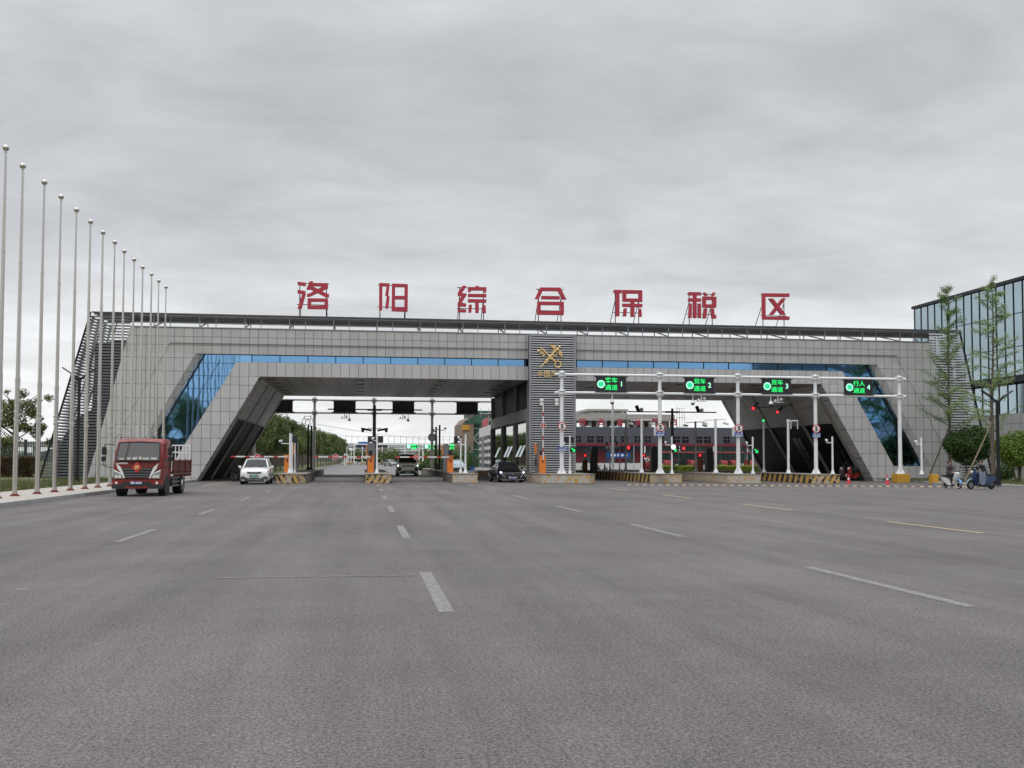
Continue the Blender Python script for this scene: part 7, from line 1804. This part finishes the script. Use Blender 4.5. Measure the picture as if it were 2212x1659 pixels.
# white sheds, hut
for i, (cf, xa, xb_, ya, yb, Y, m_, lab, nm) in enumerate(((C3, 1360, 1700, 880, 925, 420, 'car_silver', 'long pale shed with a blue stripe behind the van', 'shed'), (G7, 640, 800, 490, 560, 400, 'white_wall', 'small white hut far away above the van', 'shed'), (G7, 920, 1030, 490, 560, 405, 'white_wall', 'second small white hut far away behind the van barrier', 'shed'), (G7, 1620, 1800, 470, 540, 410, 'white_wall', 'pale shed far away behind the grey reader cabinet', 'shed'), (G7, 800, 1300, 500, 700, 440, 'brick_brown', 'low reddish brick building far behind the yard', 'building'), (C3, 1180, 1360, 870, 960, 445, 'brick_brown', 'low brownish building far behind the middle mast', 'building'))):
    p, q = A(cf, xa, ya, Y), A(cf, xb_, yb, Y); r_ = thing('far_'+nm, lab, nm, ((p.x+q.x)/2, Y, 0), 'far low buildings beyond the yard')
    b = MB(); b.box(p.x, q.x, Y, Y+10, 0, p.z-.6); b.build('wall', m_, r_); b = MB(); b.box(p.x-.5, q.x+.5, Y-.6, Y+10.5, p.z-.59, p.z); b.build('roof', 'white_wall' if m_ != 'brick_brown' else 'brick_brown', r_)
    b = MB(); b.box(p.x+.5, q.x-.5, Y-.08, Y-.01, (p.z-.6)*.45, (p.z-.6)*.72); b.build('window_strip', 'sheet_blue' if i == 0 else 'car_glass', r_)
p = A(C3, 908, 900, 330); r_ = thing('blue_roof_hut', 'little white hut with a blue roof left of the middle mast', 'hut', (p.x, 330, 0)); b = MB(); b.box(p.x-2.3, p.x+2.3, 330, 334, 0, p.z+.4); b.build('wall', 'white_wall', r_)
b = MB(); b.prism([(p.x-2.8, p.z+.4), (p.x+2.8, p.z+.4), (p.x+1.6, p.z+2.9), (p.x-1.6, p.z+2.9)], 329.7, 334.4); b.build('roof', 'sheet_blue', r_); b = MB(); b.box(p.x-.5, p.x+.6, 329.93, 329.99, p.z-2.6, p.z-1.2); b.build('window', 'car_glass', r_)
# railway viaduct with catenary masts
YV = 640.0
vd = thing('railway_viaduct', 'long pale elevated railway viaduct crossing the far background', 'viaduct', (0, YV, 0)); zt_ = A(C3, 1300, 768, YV).z
b = MB(); b.box(-260, 420, YV, YV+10, zt_-3.0, zt_-1.2); b.box(-260, 420, YV-.3, YV, zt_-2.2, zt_); b.build('deck', 'bridge', vd)
for k in range(24): b = MB(); x = -250+29*k; b.box(x-1.6, x+1.6, YV+2, YV+7, 0, zt_-3.0); b.build('pier', 'bridge', vd)
for k in range(40): b = MB(); x = A(C3, -600+108*k, 760, YV).x; b.tube((x, YV+1, zt_-1.2), (x, YV+1, zt_+4.6), .12, .10, 5); b.box(x, x+2.2, YV+.9, YV+1.1, zt_+4.2, zt_+4.35); b.build('catenary_mast', 'wire', vd)
b = MB(); b.tube((-260, YV+1, zt_+4.3), (420, YV+1, zt_+4.3), .04, .04, 4); b.tube((-260, YV+1, zt_+2.6), (420, YV+1, zt_+2.6), .04, .04, 4); b.build('overhead_wire', 'wire', vd)
# power pylon and its lines
YP = 420.0; C5 = crop(1050, 1640, 6.38)
pyl = thing('power_pylon', 'faint lattice power pylon top above the avenue trees', 'pylon', (A(C5, 1150, 200, YP).x, YP, 0))
pts_ = {k: A(C5, *v, YP) for k, v in dict(a=(1020, 235), b_=(1285, 235), c=(1075, 165), d=(1230, 165), e=(1065, 140), f=(1240, 130), g=(1010, 330), h=(1280, 330), i=(1100, 320), j=(1210, 320), k=(1155, 225)).items()}
b = MB()
for u_, v_ in ('ac', 'cd', 'dB', 'ce', 'df', 'ag', 'Bh', 'ak', 'kB', 'ci', 'dj', 'ki', 'kj', 'aB'): 
    pu = pts_['b_' if u_ == 'B' else u_]; pv_ = pts_['b_' if v_ == 'B' else v_]; b.tube(pu, pv_, .12, .12, 4)
zb_ = pts_['g'].z
for s_, k in ((-1, 'i'), (1, 'j')): b.tube(pts_[k], (pyl.location.x+s_*4.5, YP, 0), .16, .2, 4)
for k in range(8):
    z = zb_*k/8; wq = 4.5-2.9*k/8; b.tube((pyl.location.x-wq, YP, z), (pyl.location.x+wq-.3, YP, z+zb_/8), .08, .08, 4); b.tube((pyl.location.x+wq, YP, z), (pyl.location.x-wq+.3, YP, z+zb_/8), .08, .08, 4)
b.build('lattice', 'wire', pyl)
b = MB()
for (xa, ya), (xb_, yb) in (((40, 415), (2080, 680)), ((60, 428), (2080, 700)), ((420, 580), (1000, 665))):
    p, q = A(C3, xa, ya, YP), A(C3, xb_, yb, YP+120); prev = None
    for k in range(13):
        t_ = k/12; r2 = p.lerp(q, t_)-Vector((0, 0, 4*t_*(1-t_)*.8))
        if prev is not None: b.tube(prev, r2, .05, .05, 3)
        prev = r2
o = b.build('power_lines', 'wire'); tag(o, 'thin slack power lines crossing the sky in the left opening', 'power line')
# far wood line and black fence, left
b = MB(); xs_ = [-600+10*k for k in range(140)]; rnd = random.Random(3)
hs = [7+3*math.sin(k*.31)+rnd.uniform(0, 3.2) for k in range(140)]
for k in range(139): b.prism([(xs_[k], 0), (xs_[k+1], 0), (xs_[k+1], hs[k+1]), ((xs_[k]+xs_[k+1])/2, (hs[k]+hs[k+1])/2+rnd.uniform(-1, 1.5)), (xs_[k], hs[k])], 720, 760)
o = b.build('far_wood', 'far_wood'); o['kind'] = 'stuff'; o['label'] = 'hazy line of trees along the horizon'; o['category'] = 'wood'
bf = thing('black_fence', 'dark upright-bar fence beyond the hedge at the far left', 'fence', (-33, 104, .1))
b = MB(); x = -62
while x < -20: b.box(x-.03, x+.03, 103.97, 104.03, .1, 3.3); x += .16
for z in (.5, 1.8, 3.1): b.box(-62, -20, 103.96, 104.04, z-.04, z+.04)
b.build('bars', 'fence_black', bf)
x = -62
while x < -20: b = MB(); b.box(x-.12, x+.12, 103.88, 104.12, .1, 3.45); b.build('post', 'fence_black', bf); x += 3
rnd = random.Random(12)
for i, x in enumerate((-58, -52.5, -46, -40.5, -35, -29.5, -24)):
    k = i % 3; tree('fence_tree', (x, 108+rnd.uniform(-1, 1), 0), protos[k][0], protos[k][1], 'low dark green tree standing behind the black fence at far left', 'trees behind the black fence', rnd.random()*6, .50+.06*rnd.random())
# a row of trees behind the camera that the windows mirror
for i in range(26):
    k = (i*2) % 3; tree('roadside_tree', (-78+7.2*i+rnd.uniform(-1, 1), -58+rnd.uniform(-2, 2), 0), protos[k][0], protos[k][1], 'roadside tree across the street, mirrored in the slanted windows', 'roadside trees across the street', rnd.random()*6, 1.75+.3*rnd.random())
# behind the camera: hedge added to block mirrored sky under crowns, and an office
hedge('sky_block_hedge', -110, 120, -68, -66, 0, 5.2, 'leaf_row', .5, 9000, 'tall dense hedge added unseen behind the camera to block mirrored sky', 31)
ob = thing('office_slab', 'tall dark office building across the street, mirrored in the right slanted window', 'building', (112, -62, 0))
b = MB(); b.box(92, 135, -80, -62, 0, 27); b.build('wall', 'stone_dark', ob)
for k in range(6): b = MB(); b.box(92.5, 134.5, -61.95, -61.8, 2.5+4.2*k, 4.6+4.2*k); b.build('window_band', 'tower_glass', ob)
# white posts along the yard road before the tree row
for i in range(6):
    b = MB(); y = 250+22*i; b.tube((-4.6, y, 0), (-4.6, y, 3.1), .12, .12, 6); o = b.build('yard_post', 'white_paint'); tag(o, 'plain white post in the row between yard road and far trees', 'post', 'white posts along the far tree row')
b = MB(); b.box(-7.6, -7.2, 108, 190, 0, .16); b.box(-7.3, -6.9, 190, 360, 0, .18); o = b.build('yard_kerb', 'kerb_stone'); o['kind'] = 'structure'
b = MB(); b.prismz([(-8.95, 90.1), (-7.65, 108), (-7.65, 190), (-7.35, 190), (-7.35, 360), (-30, 360), (-30, 108), (-13, 100)], -.02, .12); o = b.build('yard_verge', 'grass'); o['kind'] = 'structure'
